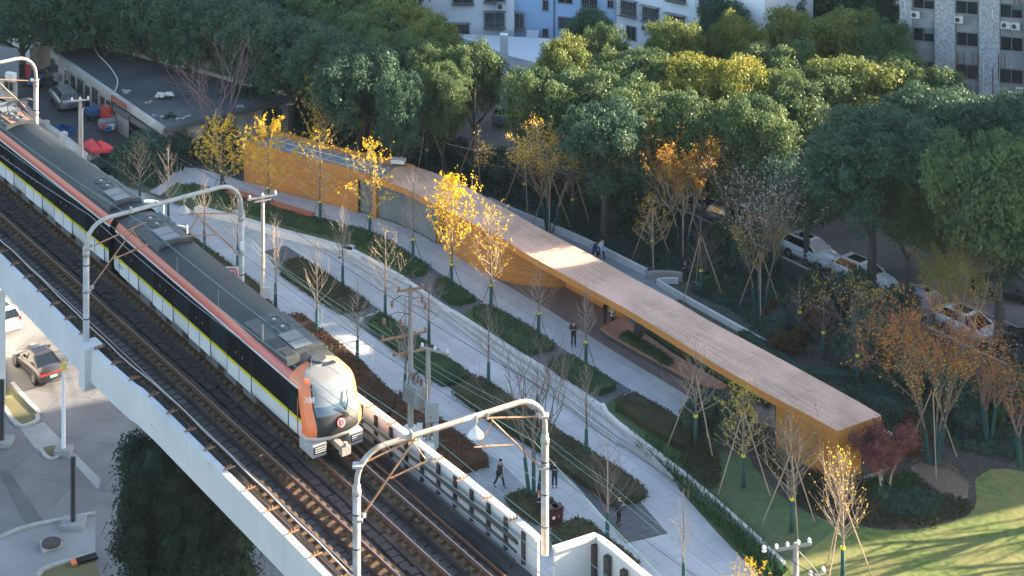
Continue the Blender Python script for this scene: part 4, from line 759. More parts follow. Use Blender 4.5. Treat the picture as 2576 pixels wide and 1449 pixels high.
wallr(BL, ZU + .02, ZT - .45, 'wall_planks'); q0 = G(Q2(1950, 868), ZT)
wallr([Vector((q0.x + .3, q0.y + .3, 0)), Vector((q0.x + 3.0, q0.y + 4, 0))], ZU, ZT - .45, 'wall_planks'); wpart('doorway', MB().box((BL[0].x - .4, BL[0].y + .9, 1.8), (1.2, .12, 2.6), -.75), 'train_black', pav)
i0 = min(range(80), key=lambda i: (NP[i] - G(D(1949.5, 1000), ZT)).length); j0 = min(range(80), key=lambda i: (FP_[i] - G(D(2075, 965), ZT)).length)
wallr(NP[i0:], ZU, ZT - .45, 'wall_planks', side=.09); wallr([NP[-1], FP_[-1]], ZU, ZT - .45, 'wall_planks', side=.09); wallr(FP_[j0:], ZU, ZT - .45, 'wall_planks', side=-.09); wallr([NP[i0] + (NP[i0 + 1] - NP[i0]) * .1, FP_[j0]], ZU, ZT - .45, 'wall_planks')
ed = (FP_[-1] - NP[-1]); a = NP[-1].lerp(FP_[-1], .55); c = NP[-1].lerp(FP_[-1], .80); nrm = Vector((ed.y, -ed.x, 0)).normalized() * .03
dr_ = thing('tmp', 'x', 'x'); bpy.data.objects.remove(dr_)
d1 = wpart('door', MB().box(tuple(((a + c) / 2 + nrm).xy) + (ZU + 1.2,), ((c - a).length, .12, 2.4), math.atan2(ed.y, ed.x)), 'mullion', pav); 
h = (a.lerp(c, .8) + nrm * 4); part('pane', MB().box((h.x + 4, h.y - 130, ZU + 1.4), (.3, .04, 1.6), math.atan2(ed.y, ed.x)).mesh('pane', 'glass_blue'), d1)
cl = G(D(1607, 860), ZU); wpart('column', MB().tube([(cl.x, cl.y, ZU), (cl.x, cl.y, ZT - .4)], .36, 16), 'mullion', pav)
cr = G(A33(1525, 390), 2.2); wpart('canopy', MB().box((cr.x - .2, cr.y, 2.3), (1.2, 1.0, .12), -.9), 'white_stone', pav)
# deck under the roof, bench by the long wall
t = thing('timber_deck', 'low reddish timber seating deck with a planted slot under the pavilion roof', 'deck', G(D(1600, 850), ZU))
DK = GP(cat(Q1(405, 1258, 560, 1175), P5(120, 80, 300, 190, 640, 430, 1200, 760, 1160, 800, 900, 730), P5(540, 548, 0, 245)), .9)
wpart('boards', MB().prism([(p.x, p.y) for p in DK], .78, .9), 'deck_wood', t)
wpart('plinth', MB().prism([(p.x * .985 + .985 * 0 + .015 * t.location.x, p.y * .985 + .015 * t.location.y) for p in DK], ZU, .78), 'mullion', t)
t = thing('bench', 'long reddish wooden bench curving along the hedge in front of the left timber wall', 'bench', G(P1(1400, 540), ZU))
Bn = GP(P1(975, 400, 1130, 440, 1300, 490, 1500, 545, 1700, 610, 1860, 655), .88); wpart('seat', MB().wall(smoothl(Bn, 1), .75, .78, .88), 'bench_wood', t)
for p in resample(Bn, 3.1)[:-1]: wpart('support', MB().box((p.x, p.y, .62), (.15, .5, .34), -.5), 'mullion', t)
# ---------------------------------------------------------------- apartment houses
def building(name, label, loc): return thing(name, label, 'building', loc)
def box3(m, a, c, depth, n, out, mi=0):                              # box between two facade points, depth along normal
    d = Vector((c.x - a.x, c.y - a.y, 0)); L = d.length; ce = (a + c) / 2 + n * (out + depth / 2 - depth / 2); m.box((ce.x, ce.y, (a.z + c.z) / 2), (L, depth, abs(a.z - c.z)), math.atan2(d.y, d.x), mi)
def facade(bld, A, B, z0, z1, thick, mt, nm='wall'):
    d = (Vector(B) - Vector(A)).normalized(); n = Vector((d.y, -d.x, 0)); n = -n if n.y > 0 else n
    a, c = Vector(A), Vector(B); P = [a, c, c - n * thick, a - n * thick]; wpart(nm, MB().prism(P, z0, z1), mt, bld); return a, d, n
def window(bld, F, u0, v0, u1, v1, kind='plain', blind=None):
    a, d, n = F; um, vm = (u0 + u1) / 2, (v0 + v1) / 2; pm = GL((um, vm), a, d); wx = (GL((u1, vm), a, d) - GL((u0, vm), a, d)).length; hz = (v1 - v0) * pm.y / FPX; rz = math.atan2(d.y, d.x)
    f = MB(); 
    for sx, sz, w_, h_ in ((0, 1, wx + .12, .08), (0, -1, wx + .18, .1), (-1, 0, .07, hz), (1, 0, .07, hz), (0, 0, .05, hz)):
        c = pm + d * (sx * wx / 2) + Vector((0, 0, sz * hz / 2)) + n * .05; f.box(c, (w_, .12, h_), rz)
    wo = wpart('window', f, 'window_frame', bld)
    wpart('pane', MB().box(pm + n * .02, (wx - .04, .05, hz - .04), rz), 'window_glass', wo)
    if blind: c = pm + d * (wx * .25) + Vector((0, 0, hz * .3)) + n * .03; wpart('blind', MB().box(c, (wx * .42, .05, hz * .36), rz), blind, wo)
    if kind == 'cage':
        g = MB(); D_ = .55
        for k in range(int(wx / .14) + 1): c = pm + d * (-wx / 2 - .1 + k * (wx + .2) / (int(wx / .14))) + n * D_; g.box(c, (.025, .025, hz + .2), rz)
        for z in (-.5, -.1, .5): g.box(pm + n * D_ + Vector((0, 0, z * (hz + .2))), (wx + .2, .03, .03), rz); 
        for s in (-1, 1):
            for z in (-.5, 0, .5): g.box(pm + d * (s * (wx / 2 + .1)) + n * D_ / 2 + Vector((0, 0, z * (hz + .2))), (.03, D_, .03), rz)
        g.box(pm + n * D_ / 2 + Vector((0, 0, (hz + .25) / 2)), (wx + .3, D_ + .1, .05), rz); g.box(pm + n * D_ / 2 - Vector((0, 0, (hz + .2) / 2)), (wx + .2, D_, .03), rz)
        wpart('grille', g, 'window_frame', wo)
def acbox(bld, F, u, v, s=1.0, mt='ac_white'):
    a, d, n = F; p = GL((u, v), a, d); rz = math.atan2(d.y, d.x); m = MB(); m.box(p + n * .3, (.9 * s, .38, .68 * s), rz); o = wpart('air_conditioner', m, mt, bld)
    g = MB(); g.lathe([(.24 * s, 0), (.24 * s, .03)], (0, 0, 0), 16); q = p + n * .49 - d * .12 * s; f = part('fan', g.mesh('fan', 'fan_dark'), o, tuple(q - Vector(bld.location))); f.rotation_euler = (PI / 2, 0, rz)
ap = building('apartment_building', 'pale apartment building with white wings around a blue recessed middle', (0, 178, 0))
FW = facade(ap, G((1010, 190), 0), G((1293, 190), 0), 0, 19, 8, 'apartment_white')
p0 = G((1294, 188), 0) + Vector((0, .5, 0)); FB = facade(ap, p0, p0 + Vector((9.6, -3.0, 0)), 0, 19, 8, 'apartment_blue')
p1 = p0 + Vector((9.7, -3.2, 0)); FR = facade(ap, p1, p1 + Vector((12.7, -9.9, 0)), 0, 19, 9, 'apartment_white')
for a in [(1219, 30, 1269, 68, 'cage'), (1230, 100, 1266, 129, 'cage'), (1140, -5, 1190, 8, 'cage'), (1219, -22, 1270, 4, 'cage'), (1140, 60, 1180, 96, 'cage')]: window(ap, FW, *a)
for a in [(1297, 33, 1318, 70, 'cage'), (1297, 95, 1317, 135, 'cage'), (1366, 0, 1379, 26), (1366, 72, 1379, 93), (1405, 43, 1440, 73), (1405, -25, 1440, 8), (1464, -10, 1502, 20, 'cage'), (1468, 50, 1502, 80), (1529, 0, 1543, 20), (1530, 57, 1542, 80)]: window(ap, FB, *a)
for a in [(1563, 2, 1600, 38, 'cage'), (1618, 18, 1656, 52, 'cage'), (1680, 38, 1722, 70, 'cage'), (1577, 66, 1600, 100), (1680, -25, 1725, 2, 'cage'), (1760, 62, 1800, 95, 'cage'), (1760, -5, 1800, 30, 'cage'), (1845, 40, 1880, 72)]: window(ap, FR, *a)
for u, v, s in [(1261, 14, 1.0), (1276, 84, 1.15), (1281, 123, 1.1), ]: acbox(ap, FW, u, v, s)
acbox(ap, FB, 1483, 30, .95)
for u, v in [(1629, 68), (1840, 3), (1948, 45)]: acbox(ap, FR, u, v, .95)
m = MB(); a, d, n = FB; A_ = [GL(p, a, d) for p in ((1323, 148), (1350, 152), (1358, 75), (1328, 73))]; m.add([p + n * .9 for p in A_[:2]] + [p + n * .3 for p in A_[2:]] + [p + n * .78 for p in A_[:2]] + [p + n * .2 for p in A_[2:]], [(0, 1, 2, 3), (7, 6, 5, 4), (0, 4, 5, 1), (1, 5, 6, 2), (2, 6, 7, 3), (3, 7, 4, 0)]); wpart('leaning_panel', m, 'apartment_white', ap)
m = MB(); 
for u in (1395, 1290): p = GL((u, 40), *FB[:2]); m.tube([(p.x - .05, p.y - .1, 0), (p.x - .05, p.y - .1, 18)], .05, 6)
wpart('downpipe', m, 'cable_black', ap)
t = thing('entrance_canopy', 'white flat canopy on a pillar in front of the apartment building', 'canopy', G((1268, 262), ZU))
cA, cB = GY((1286, 150), 171), GY((1358, 168), 169); zc = cA.z
wpart('slab', MB().prism([cA, cB, cB + Vector((3, 7, 0)), cA + Vector((-6, 7, 0))], zc - .9, zc + .3), 'apartment_white', t); q = G((1268, 262), ZU)
wpart('pillar', MB().box((q.x, q.y, ZU + 3.2), (.75, .75, 6.4)), 'apartment_white', t)
gb = building('apartment_building', 'grey pebble-dashed block with dark windows and rust streaks at the upper right', (40, 160, 0))
ga = G((2264, 330), ZU); GD = Vector((.958, -.287, 0)); FG = facade(gb, ga, ga + GD * 46, ZU, 16.0, 13, 'stained_render')
for u0, u1 in ((2264, 2294), (2352, 2403), (2463, 2515), (2576, 2640)):
    m = MB(); a = GL((u0, 200), FG[0], FG[1]); c = GL((u1, 200), FG[0], FG[1]); a.z = ZU; c.z = ZU; m.prism([a, c, c + FG[2] * .28, a + FG[2] * .28], ZU, 15.9); wpart('pier', m, 'pebble_dash', gb)
for a in [(2298, -12, 2351, 22, 'plain', 'pavilion_glass'), (2298, 70, 2350, 104, 'plain', 'pavilion_glass'), (2306, 152, 2350, 184), (2405, 2, 2460, 35, 'plain'), (2406, 81, 2460, 116), (2404, 161, 2460, 198), (2404, 245, 2460, 287), (2517, 10, 2572, 45, 'plain', 'pavilion_glass'), (2517, 92, 2573, 128, 'plain'), (2515, 173, 2573, 210)]: window(gb, FG, *a)
for u, v in ((2303, 34), (2412, 46), (2529, 60), (2554, 63), (2567, 226)): acbox(gb, FG, u, v, .85)
m = MB()
for u, v0, v1 in [(2410, 126, 160), (2425, 128, 160), (2447, 130, 162), (2462, 131, 165), (2512, 135, 200), (2528, 137, 170), (2498, 170, 245), (2410, 207, 218), (2425, 208, 220), (2443, 210, 236), (2456, 213, 235), (2552, -10, 10), (2565, -8, 10)]:
    p = GL((u, (v0 + v1) / 2), FG[0], FG[1]) + FG[2] * .30; m.box(p, (.09, .02, (v1 - v0) * p.y / FPX), math.atan2(-.287, .958))
wpart('rust_streaks', m, 'rust', gb)
for P in ([(2276, 0), (2278, 20), (2281, 28)], [(2368, 8), (2369, 16), (2371, 21)], [(2497, 20), (2498, 42), (2503, 51)], [(2475, 150), (2472, 245)]): wpart('pipe', MB().tube([GL(p, FG[0], FG[1]) + FG[2] * .36 for p in P], .045, 5), 'white_metal', gb)
# dark wall of the block at the far left, the yard house and its neighbours
yb = building('workshop_building', 'single-storey white workshop with a large dark flat roof beside the yard', G((250, 300), ZU))
YR = GP([(132, 127), (240, 108), (745, 240), (412, 320)], 3.7)
wpart('roof', MB().sheet(YR, 3.5), 'yard_roof', yb)
wpart('roof_edge', MB().wall([YR[0], YR[3]], .35, 3.1, 3.7), 'yard_white', yb); wpart('roof_edge', MB().wall([YR[0], YR[1], YR[2]], .3, 3.2, 3.85), 'yard_white', yb); wpart('roof_edge', MB().wall([YR[3], YR[2]], .2, 3.2, 3.6), 'yard_roof', yb)
wa = [YR[i] + ((YR[0] + YR[1] + YR[2] + YR[3]) / 4 - YR[i]).normalized() * .35 for i in range(4)]
wpart('wall', MB().prism(wa, ZU, 3.3), 'yard_white', yb)
dY = (YR[3] - YR[0]); dY = Vector((dY.x, dY.y, 0)).normalized(); FY_ = (Vector((wa[0].x, wa[0].y, 0)), dY, Vector((dY.y, -dY.x, 0)))
if FY_[2].y > 0: FY_ = (FY_[0], dY, -FY_[2])
for a in [(197, 200, 210, 238), (234, 222, 247, 262), (281, 253, 293, 292)]: window(yb, FY_, *a)
for u0, v0, u1, v1 in [(139, 165, 144, 208), (166, 176, 170, 212), (182, 205, 186, 228), (218, 212, 223, 262), (256, 240, 261, 285), (271, 250, 276, 285)]:
    pm = GL(((u0 + u1) / 2, (v0 + v1) / 2), *FY_[:2]); dw = wpart('door', MB().box((pm.x + FY_[2].x * .03, pm.y + FY_[2].y * .03, ZU + 1.05), (.85, .08, 2.1), math.atan2(dY.y, dY.x)), 'train_dark', yb)
for u, v in ((178, 190), (150, 192)): acbox(yb, FY_, u, v, .85, 'yard_white')
for u0, u1 in ((330, 345), (352, 378)):
    pm = GL(((u0 + u1) / 2, 330), *FY_[:2]); m = MB().box((pm.x + FY_[2].x * .03, pm.y + FY_[2].y * .03, ZU + 1.2), (u1 / 8 - u0 / 8, .1, 2.3), math.atan2(dY.y, dY.x)); wpart('opening', m, 'train_black', yb)
m = MB(); a, c = GL((300, 266), *FY_[:2]), GL((420, 343), *FY_[:2]); m.tube([a + FY_[2] * .35 + Vector((0, 0, -.15)), a.lerp(c, .33) + FY_[2] * .35 + Vector((0, 0, -.15))], .28, 8); m.tube([a.lerp(c, .36) + FY_[2] * .35 + Vector((0, 0, -.2)), c + FY_[2] * .35 + Vector((0, 0, -.2))], .26, 8); wpart('rolled_awning', m, 'awning', yb)
m = MB(); a, c = GL((290, 238), *FY_[:2]), GL((327, 262), *FY_[:2]); a.z = c.z = 3.42; m.box((a + c) / 2 + FY_[2] * .2, ((c - a).length, .45, .34), math.atan2(dY.y, dY.x)); wpart('exposed_brick', m, 'old_brick', yb)
o = single('roof_hose', MB().tube(smoothl(GP(A11(705, 320, 725, 400, 800, 470, 850, 530, 890, 600, 885, 650, 865, 690), 3.56), 2), .06, 6), 'white_metal', 'long white hose snaking over the workshop roof', 'hose')
t = thing('roof_debris', 'white broken frame lying in the middle of the workshop roof', 'debris', G(A11(1250, 740), 3.5)); m = MB()
for k in range(12): a = random.uniform(0, 6.28); m.box((math.cos(a) * random.uniform(.2, .8), math.sin(a) * random.uniform(.2, .7), .2 + random.uniform(0, .25)), (.5, .22, .18), a, 0, random.uniform(-.5, .5))
part('pieces', m.mesh('pieces', 'litter_white'), t); part('inner', MB().box((0, 0, .1), (1.0, .7, .2)).mesh('inner', 'train_dark'), t)
m = MB()
for x, y in ((930, 690), (1110, 780), (1190, 875), (1390, 885), (1830, 800), (1120, 1110), (2160, 780)):
    if y < 1000: p = G(A11(x, y), 3.56)
    else: continue
    for k in range(3): m.box((p.x + random.uniform(-.5, .5), p.y + random.uniform(-.4, .4), 3.56), (random.uniform(.3, .7), .25, .08), random.uniform(0, 3))
single('roof_litter', m, 'kerb', 'scattered broken slabs along the edge of the workshop roof', 'rubble', kind='stuff')
bw = [G(p, 2.4) for p in YD(-100, -80, 355, 62)] ; 
wl = GP(YD(355, 50, 590, 290, 690, 345, 960, 520, 1200, 725, 1290, 800), 2.4)
t = thing('boundary_wall', 'stained white yard wall with concrete coping along the railway', 'wall', (wl[2].x, wl[2].y, 0)); wpart('panels', MB().wall(wl, .2, 0, 2.3), 'yard_white', t); wpart('coping', MB().wall(wl, .5, 2.3, 2.42), 'kerb', t)
for p in (wl[0], wl[2], wl[3], wl[4]): wpart('pillar', MB().box((p.x, p.y, 1.35), (.55, .5, 2.7), -.8), 'yard_white', t)
wl2 = GP(YD(1290, 800, 1420, 755, 1500, 740), 1.8); single('boundary_wall', MB().wall(wl2, .2, 0, 1.6), 'yard_white', 'short white wall end beside the red tent', 'wall')
t = thing('stone_wall_end', 'rounded rubble stone wall end by the dark bushes', 'wall', G(YD(1400, 930), 1)); wpart('stones', MB().wall(smoothl(GP(YD(1330, 915, 1400, 950, 1480, 1040, 1490, 1100), 1.5), 1), .5, 0, 1.4), 'stone_wall', t)
def house(label, poly, zt, mt, rf='yard_roof', base=ZU): 
    t = thing('outbuilding', label, 'building', (poly[0].x, poly[0].y, base)); wpart('wall', MB().prism(poly, base, zt), mt, t); c = sum(poly, Vector()) / len(poly); wpart('roof', MB().prism([c + (p - c) * 1.03 for p in poly], zt, zt + .15), rf, t); return t
a = G((44, 395), ZU); hs = house('small white house with an outside air conditioner behind the far portal', [a, a + Vector((-9, 4, 0)), a + Vector((-11, 12, 0)), a + Vector((-2.2, 8, 0))], 6.9, 'yard_white')
FH = (Vector((a.x, a.y, 0)), Vector((-9, 4, 0)).normalized(), Vector((-.4, -.91, 0))); window(hs, FH, 12, 205, 35, 228); acbox(hs, FH, 33, 190, 1.0); 
a = G((60, 110), ZU); hs = house('weathered old building with dark openings at the top left corner', [a, a + Vector((-14, 3, 0)), a + Vector((-14, 12, 0)), a + Vector((1, 9, 0))], 4.6, 'yard_white'); FH = (Vector((a.x, a.y, 0)), Vector((-14, 3, 0)).normalized(), Vector((-.2, -.97, 0))); window(hs, FH, 0, 62, 12, 85); window(hs, FH, 42, 78, 62, 100)
house('low pale shed roofed with sheets at the end of the yard', GP([(75, 190), (125, 165), (130, 130), (60, 150)], ZU), 2.9, 'yard_white', 'galvanised')
house('narrow white lean-to behind the low shed', GP([(30, 130), (125, 100), (132, 118), (48, 140)], ZU), 2.2, 'yard_white', 'galvanised')
wb = G((14, 1003), 0); wbt = house('sunlit white building corner at the left edge', [wb, wb + Vector((-14, 1.2, 0)), wb + Vector((-13, 16, 0)), wb + Vector((-4.6, 14, 0))], 6.8, 'white_panel', 'white_panel', 0)
# yard things
t = thing('canopy_tent', 'red pop-up tent canopy standing inside the yard wall', 'tent', G(D(240, 375), ZU)); pk = [G(p, 2.6) for p in YD(1390, 560, 1510, 585)]; cr = GP(YD(1185, 650, 1360, 750, 1740, 715, 1640, 640), 2.0)
m = MB(); m.add([cr[0], cr[1], (cr[1] + cr[2]) / 2, cr[2], cr[3], (cr[0] + cr[3]) / 2, pk[0], pk[1]], [(0, 1, 6), (1, 2, 6), (2, 5, 6), (5, 0, 6), (2, 3, 7), (3, 4, 7), (4, 5, 7), (5, 2, 7)]); 
for a, c in ((0, 1), (1, 3), (3, 4), (4, 0)): P = [cr[0], cr[1], None, cr[2], cr[3]]; m.strip([P[a], P[c]], [P[a] - Vector((0, 0, .25)), P[c] - Vector((0, 0, .25))])
wpart('canopy', m, 'tent_red', t)
for p in cr: q = p.lerp((cr[0] + cr[2]) / 2, .06); wpart('leg', MB().tube([(q.x, q.y, ZU), (q.x, q.y, 2.0)], .03, 5), 'white_metal', t)
t = thing('water_tank', 'red barrel-shaped water tank on a pallet by the workshop wall', 'tank', G(YD(1640, 360), ZU)); part('barrel', MB().lathe([(.66, 0), (.72, .3), (.72, 1.3), (.66, 1.6), (.5, 1.6)], (0, 0, .15), 16).mesh('barrel', 'bin_red', smooth=False), t); part('pallet', MB().box((0, 0, .07), (1.7, 1.4, .14)).mesh('pallet', 'crate_blue'), t); part('lid', MB().lathe([(.46, 0), (.46, .06)], (0, 0, 1.75), 14).mesh('lid', 'stone_wall'), t)
def trike(label, p, mt, rz, s=1):
    t = thing('cargo_trike', label, 'cargo trike', G(p, ZU), rz); m = MB(); m.box((-.5, 0, .75), (1.5, 1.0, .5)); part('cargo_box', m.mesh('cargo_box', mt), t)
    part('frame', MB().tube([(-.2, 0, .45), (.9, 0, .5), (1.1, 0, 1.1)], .05, 5).tube([(1.1, -.3, 1.1), (1.1, .3, 1.1)], .03, 4).box((.4, 0, .85), (.4, .3, .12)).mesh('frame', 'iron'), t); wm = MB().tube([(0, -.05, 0), (0, .05, 0)], .27, 12).mesh('wheel', 'rubber')
    for x, y in ((1.15, 0), (-.6, .5), (-.6, -.5)): part('wheel', wm, t, (x, y, .27))
    return t
trike('blue cargo trike parked by the workshop wall behind the van', YD(1370, 250), 'crate_blue', 2.2); trike('blue cargo trike in the dark corner by the yard entrance', A11(300, 650), 'crate_blue', 1.2); trike('flat cart loaded with red and grey boxes beside the red tank', YD(1710, 440), 'grey_box', .4); trike('dark moped with a small crate by the shed doorway', A11(370, 630), 'iron', 1.9)
m = MB(); t = thing('load', 'red and white boxes heaped on the flat cart', 'boxes', G(YD(1710, 430), ZU + .95))
for k, (x, y, mt) in enumerate(((-.7, 0, 'bin_red'), (-.2, .1, 'ac_white'), (-.4, -.3, 'crate_blue'))): part('box', MB().box((x, y, .2), (.5, .4, .4), .3 * k).mesh('box', mt), t)
t = thing('crate', 'open blue plastic crate on the yard floor by the wall', 'crate', G(YD(965, 490), ZU), -.5); m = MB(); m.box((0, 0, .05), (1.6, 1.0, .1)); 
for y in (-.5, .5): m.box((0, y, .3), (1.6, .06, .6))
for x in (-.8, .8): m.box((x, 0, .3), (.06, 1.0, .6))
part('shell', m.mesh('shell', 'crate_blue'), t); part('gas_canister', MB().lathe([(.25, 0), (.25, .6), (.1, .7)], (0, 0, 0), 10).mesh('gas_canister', 'bin_red'), thing('gas_canister', 'small red canister standing beside the parked cargo trike', 'canister', G(YD(1480, 235), ZU)))
t = thing('clothes_line', 'red, green and dark clothes hanging in front of the white house', 'laundry', G(A11(190, 660), ZU)); g0 = G(A11(150, 655), ZU)
part('line', MB().tube([(-2.2, 0, 2.2), (1.2, .5, 2.25)], .02, 4).mesh('line', 'wire_steel'), t)
for k, mt in enumerate(('cloth_black', 'cloth_blue', 'tent_red', 'cloth_black', 'tent_red', 'teal_wrap')): part('garment', MB().box((-2 + k * .55, .05 * k, 1.5), (.42, .12, 1.2), .1).mesh('garment', mt), t)
# fence, rail and bins
def fence(pts, label, z=ZU, h=1.75):
    L = resample(GP(pts, z + h), 2.6); t = thing('fence', label, 'fence', (L[0].x, L[0].y, z)); wpart('top_rail', MB().wall(L, .09, z + h - .06, z + h), 'grey_box', t); wpart('top_rail', MB().wall(L, .05, z + .15, z + .2), 'fence_dark', t); m = MB()
    for p, q in zip(L, L[1:]):
        d = q - p; k = int(d.length / .17)
        for i in range(k): c = p.lerp(q, i / k); m.box((c.x, c.y, z + h / 2), (.075, .03, h - .1), math.atan2(d.y, d.x))
    wpart('pickets', m, 'fence_dark', t)['kind'] = 'stuff'
fence([(962, 318), (1092, 353), (1219, 383), (1305, 403), (1525, 465), (1744, 538), (1969, 645)], 'dark picket fence between the pavilion garden and the shaded trees'); fence([(1969, 645), (2084, 700), (2217, 763), (2341, 823), (2441, 873), (2576, 933), (2700, 1000)], 'dark picket fence in front of the parked white cars')
t = thing('pipe_barrier', 'low metal pipe rail on red posts beside the parked white cars', 'barrier', G(D(2050, 700), ZU)); RL = [GY(p, G((p[0], p[1] + 40), ZU).y) for p in [(1990, 635), (2080, 668), (2118, 688), (2210, 735), (2262, 765), (2320, 792)]]
wpart('rail', MB().tube(RL, .035, 5), 'galvanised', t); wpart('rail', MB().tube([p + Vector((.25, .35, .05)) for p in RL], .035, 5), 'galvanised', t)
for p in RL[1:5]: wpart('post', MB().tube([(p.x, p.y, ZU), tuple(p)], .045, 6), 'maroon_metal', t)
for x, y, lab in ((575, 1100, 'maroon litter bin hidden mostly behind the sunlit mast'), (615, 1085, 'maroon litter bin with white symbol by the small hedge')):
    p = G(P4(x, y)); t = thing('litter_bin', lab, 'litter bin', p); part('body', MB().box((0, 0, .48), (.5, .45, .8), .3).mesh('body', 'maroon_metal'), t); part('hood', MB().box((0, 0, 1.0), (.56, .5, .1), .3).box((0, .1, .92), (.46, .2, .1), .3).mesh('hood', 'maroon_metal'), t); part('symbol', MB().lathe([(.07, 0), (.09, 0), (.09, .01), (.07, .01)], (0, 0, 0), 10).mesh('symbol', 'white_metal'), t, (.03, -.25, .55)).rotation_euler = (PI / 2, 0, .3)
# ---------------------------------------------------------------- vehicles
CARS = {'sedan': dict(L=4.95, W=1.9, st=[(-2.47, .80, .55, .80), (-2.38, .90, .34, .98), (-1.9, .94, .25, 1.03), (-.8, .95, .22, 1.0), (.6, .95, .22, .97), (1.3, .94, .24, .90), (2.0, .90, .28, .78), (2.38, .80, .36, .66), (2.48, .68, .45, .58)], gh=(-1.85, -.75, .25, 1.25, 1.46)),
        'suv': dict(L=4.7, W=1.9, st=[(-2.35, .82, .5, 1.0), (-2.28, .92, .38, 1.12), (-1.6, .95, .32, 1.14), (0, .95, .28, 1.1), (.9, .95, .28, 1.08), (1.3, .94, .30, 1.04), (2.0, .92, .34, .94), (2.28, .86, .4, .82), (2.36, .74, .5, .7)], gh=(-2.22, -1.75, .15, 1.15, 1.66)),
        'mpv': dict(L=4.85, W=1.82, st=[(-2.42, .82, .42, 1.0), (-2.36, .9, .34, 1.12), (-1.6, .91, .28, 1.12), (0, .91, .26, 1.08), (1.2, .91, .26, 1.02), (1.7, .9, .28, .96), (2.2, .86, .34, .82), (2.42, .74, .45, .68)], gh=(-2.34, -2.05, .45, 1.6, 1.68))}
def car(kind, paint, label, loc, rz, plate='plate_blue', grp=None):
    K = CARS[kind]; t = thing('parked_car', label, 'car', loc, rz, grp); S = K['st']; gh = K['gh']; m = MB(); n = 9
    for x, w_, zb, zt in S: m.v += [(x, -w_ * .9, zb), (x, -w_, (zb + zt) * .45), (x, -w_, zt * .86), (x, -w_ * .88, zt), (x, 0, zt + .035), (x, w_ * .88, zt), (x, w_, zt * .86), (x, w_, (zb + zt) * .45), (x, w_ * .9, zb)]
    for i in range(len(S) - 1):
        for j in range(n): m.f.append((i * n + j, (i + 1) * n + j, (i + 1) * n + (j + 1) % n, i * n + (j + 1) % n)); m.m.append(0)
    m.f.append(tuple(range(n))); m.m.append(0); m.f.append(tuple(range((len(S) - 1) * n, len(S) * n))[::-1]); m.m.append(0)
    wb = .30 * K['L']
    for x in (-wb, wb):
        for s in (-1, 1): m.tube([(x, s * (K['W'] / 2 - .02), .36), (x, s * (K['W'] / 2 + .012), .36)], .41, 18, 1)
    part('body', m.mesh('body', [paint, 'train_dark'], smooth=True), t)
    a, b_, c, d_, zt = gh; za, zd = 1.0 if kind == 'sedan' else 1.1, np.interp(d_, [s[0] for s in S], [s[3] for s in S]); wl, wr = .86 * K['W'] / 2, .66 * K['W'] / 2
    V = [(a, -wl, za - .03), (a, wl, za - .03), (d_, wl, zd - .03), (d_, -wl, zd - .03), (b_, -wr, zt - .05), (b_, wr, zt - .05), (c, wr, zt - .03), (c, -wr, zt - .03)]
    g = MB(); g.add(V, [(0, 4, 5, 1), (1, 5, 6, 2), (2, 6, 7, 3), (3, 7, 4, 0)]); part('windows', g.mesh('windows', 'glass_dark'), t)
    r = MB(); r.add([(b_ - .05, -wr - .03, zt - .06), (b_ - .05, wr + .03, zt - .06), (c + .05, wr + .03, zt - .04), (c + .05, -wr - .03, zt - .04), (b_ + .15, -wr * .8, zt), (b_ + .15, wr * .8, zt), (c - .15, wr * .8, zt + .01), (c - .15, -wr * .8, zt + .01)], [(0, 1, 5, 4), (1, 2, 6, 5), (2, 3, 7, 6), (3, 0, 4, 7), (4, 5, 6, 7), (3, 2, 1, 0)])
    for p, q in ((0, 4), (1, 5), (2, 6), (3, 7)): r.tube([Vector(V[p]) + Vector((0, 0, .02)), Vector(V[q]) + Vector((0, 0, .0))], .045, 5)
    for s in (-1, 1): f = .5; r.tube([(.0 if kind != 'mpv' else -.3, s * wl * .995, 1.05), (-.1 if kind != 'mpv' else -.4, s * wr * 1.02, zt - .04)], .04, 5)
    part('roof', r.mesh('roof', paint), t)
    if kind != 'mpv': part('sunroof', MB().box(((b_ + c) / 2 + .12, 0, zt + .012), (abs(c - b_) * .62, wr * 1.35, .02)).mesh('sunroof', 'glass_dark'), t)
    wh = MB().tube([(0, -.11, 0), (0, .11, 0)], .34, 18).mesh('tyre', 'rubber'); rim = MB().tube([(0, -.115, 0), (0, .115, 0)], .22, 12).mesh('rim', 'alloy')
    for x in (-wb, wb):
        for s in (-1, 1): o = part('wheel', wh, t, (x, s * (K['W'] / 2 - .1), .34)); part('rim', rim, o, (0, s * .012, 0))
    x0, x1 = S[0][0], S[-1][0]
    for s in (-1, 1): part('headlight', MB().box((x1 - .18, s * .66, .60 if kind == 'sedan' else .72), (.34, .36, .12), -s * .45).mesh('headlight', 'lamp_clear'), t); part('tail_light', MB().box((x0 + .06, s * .68, .86 if kind == 'sedan' else 1.0), (.12, .38 if kind != 'suv' else .2, .10 if kind != 'suv' else .4), s * .2).mesh('tail_light', 'lamp_red'), t); part('mirror', MB().box((d_ - .45, s * (K['W'] / 2 + .1), 1.02), (.16, .22, .14)).mesh('mirror', paint), t)
    if kind == 'sedan': part('light_bar', MB().box((x0 + .02, 0, .86), (.06, 1.3, .05)).mesh('light_bar', 'lamp_red'), t)
    part('grille', MB().box((x1 - .02, 0, .44), (.08, .9, .2)).box((x1 - .08, 0, .3), (.12, 1.3, .1)).mesh('grille', 'train_dark'), t); part('number_plate', MB().box((x0 - .02, 0, .66), (.04, .48, .14)).mesh('number_plate', plate), t); part('number_plate', MB().box((x1 + .03, 0, .42), (.03, .44, .13)).mesh('number_plate', plate), t)
    return t
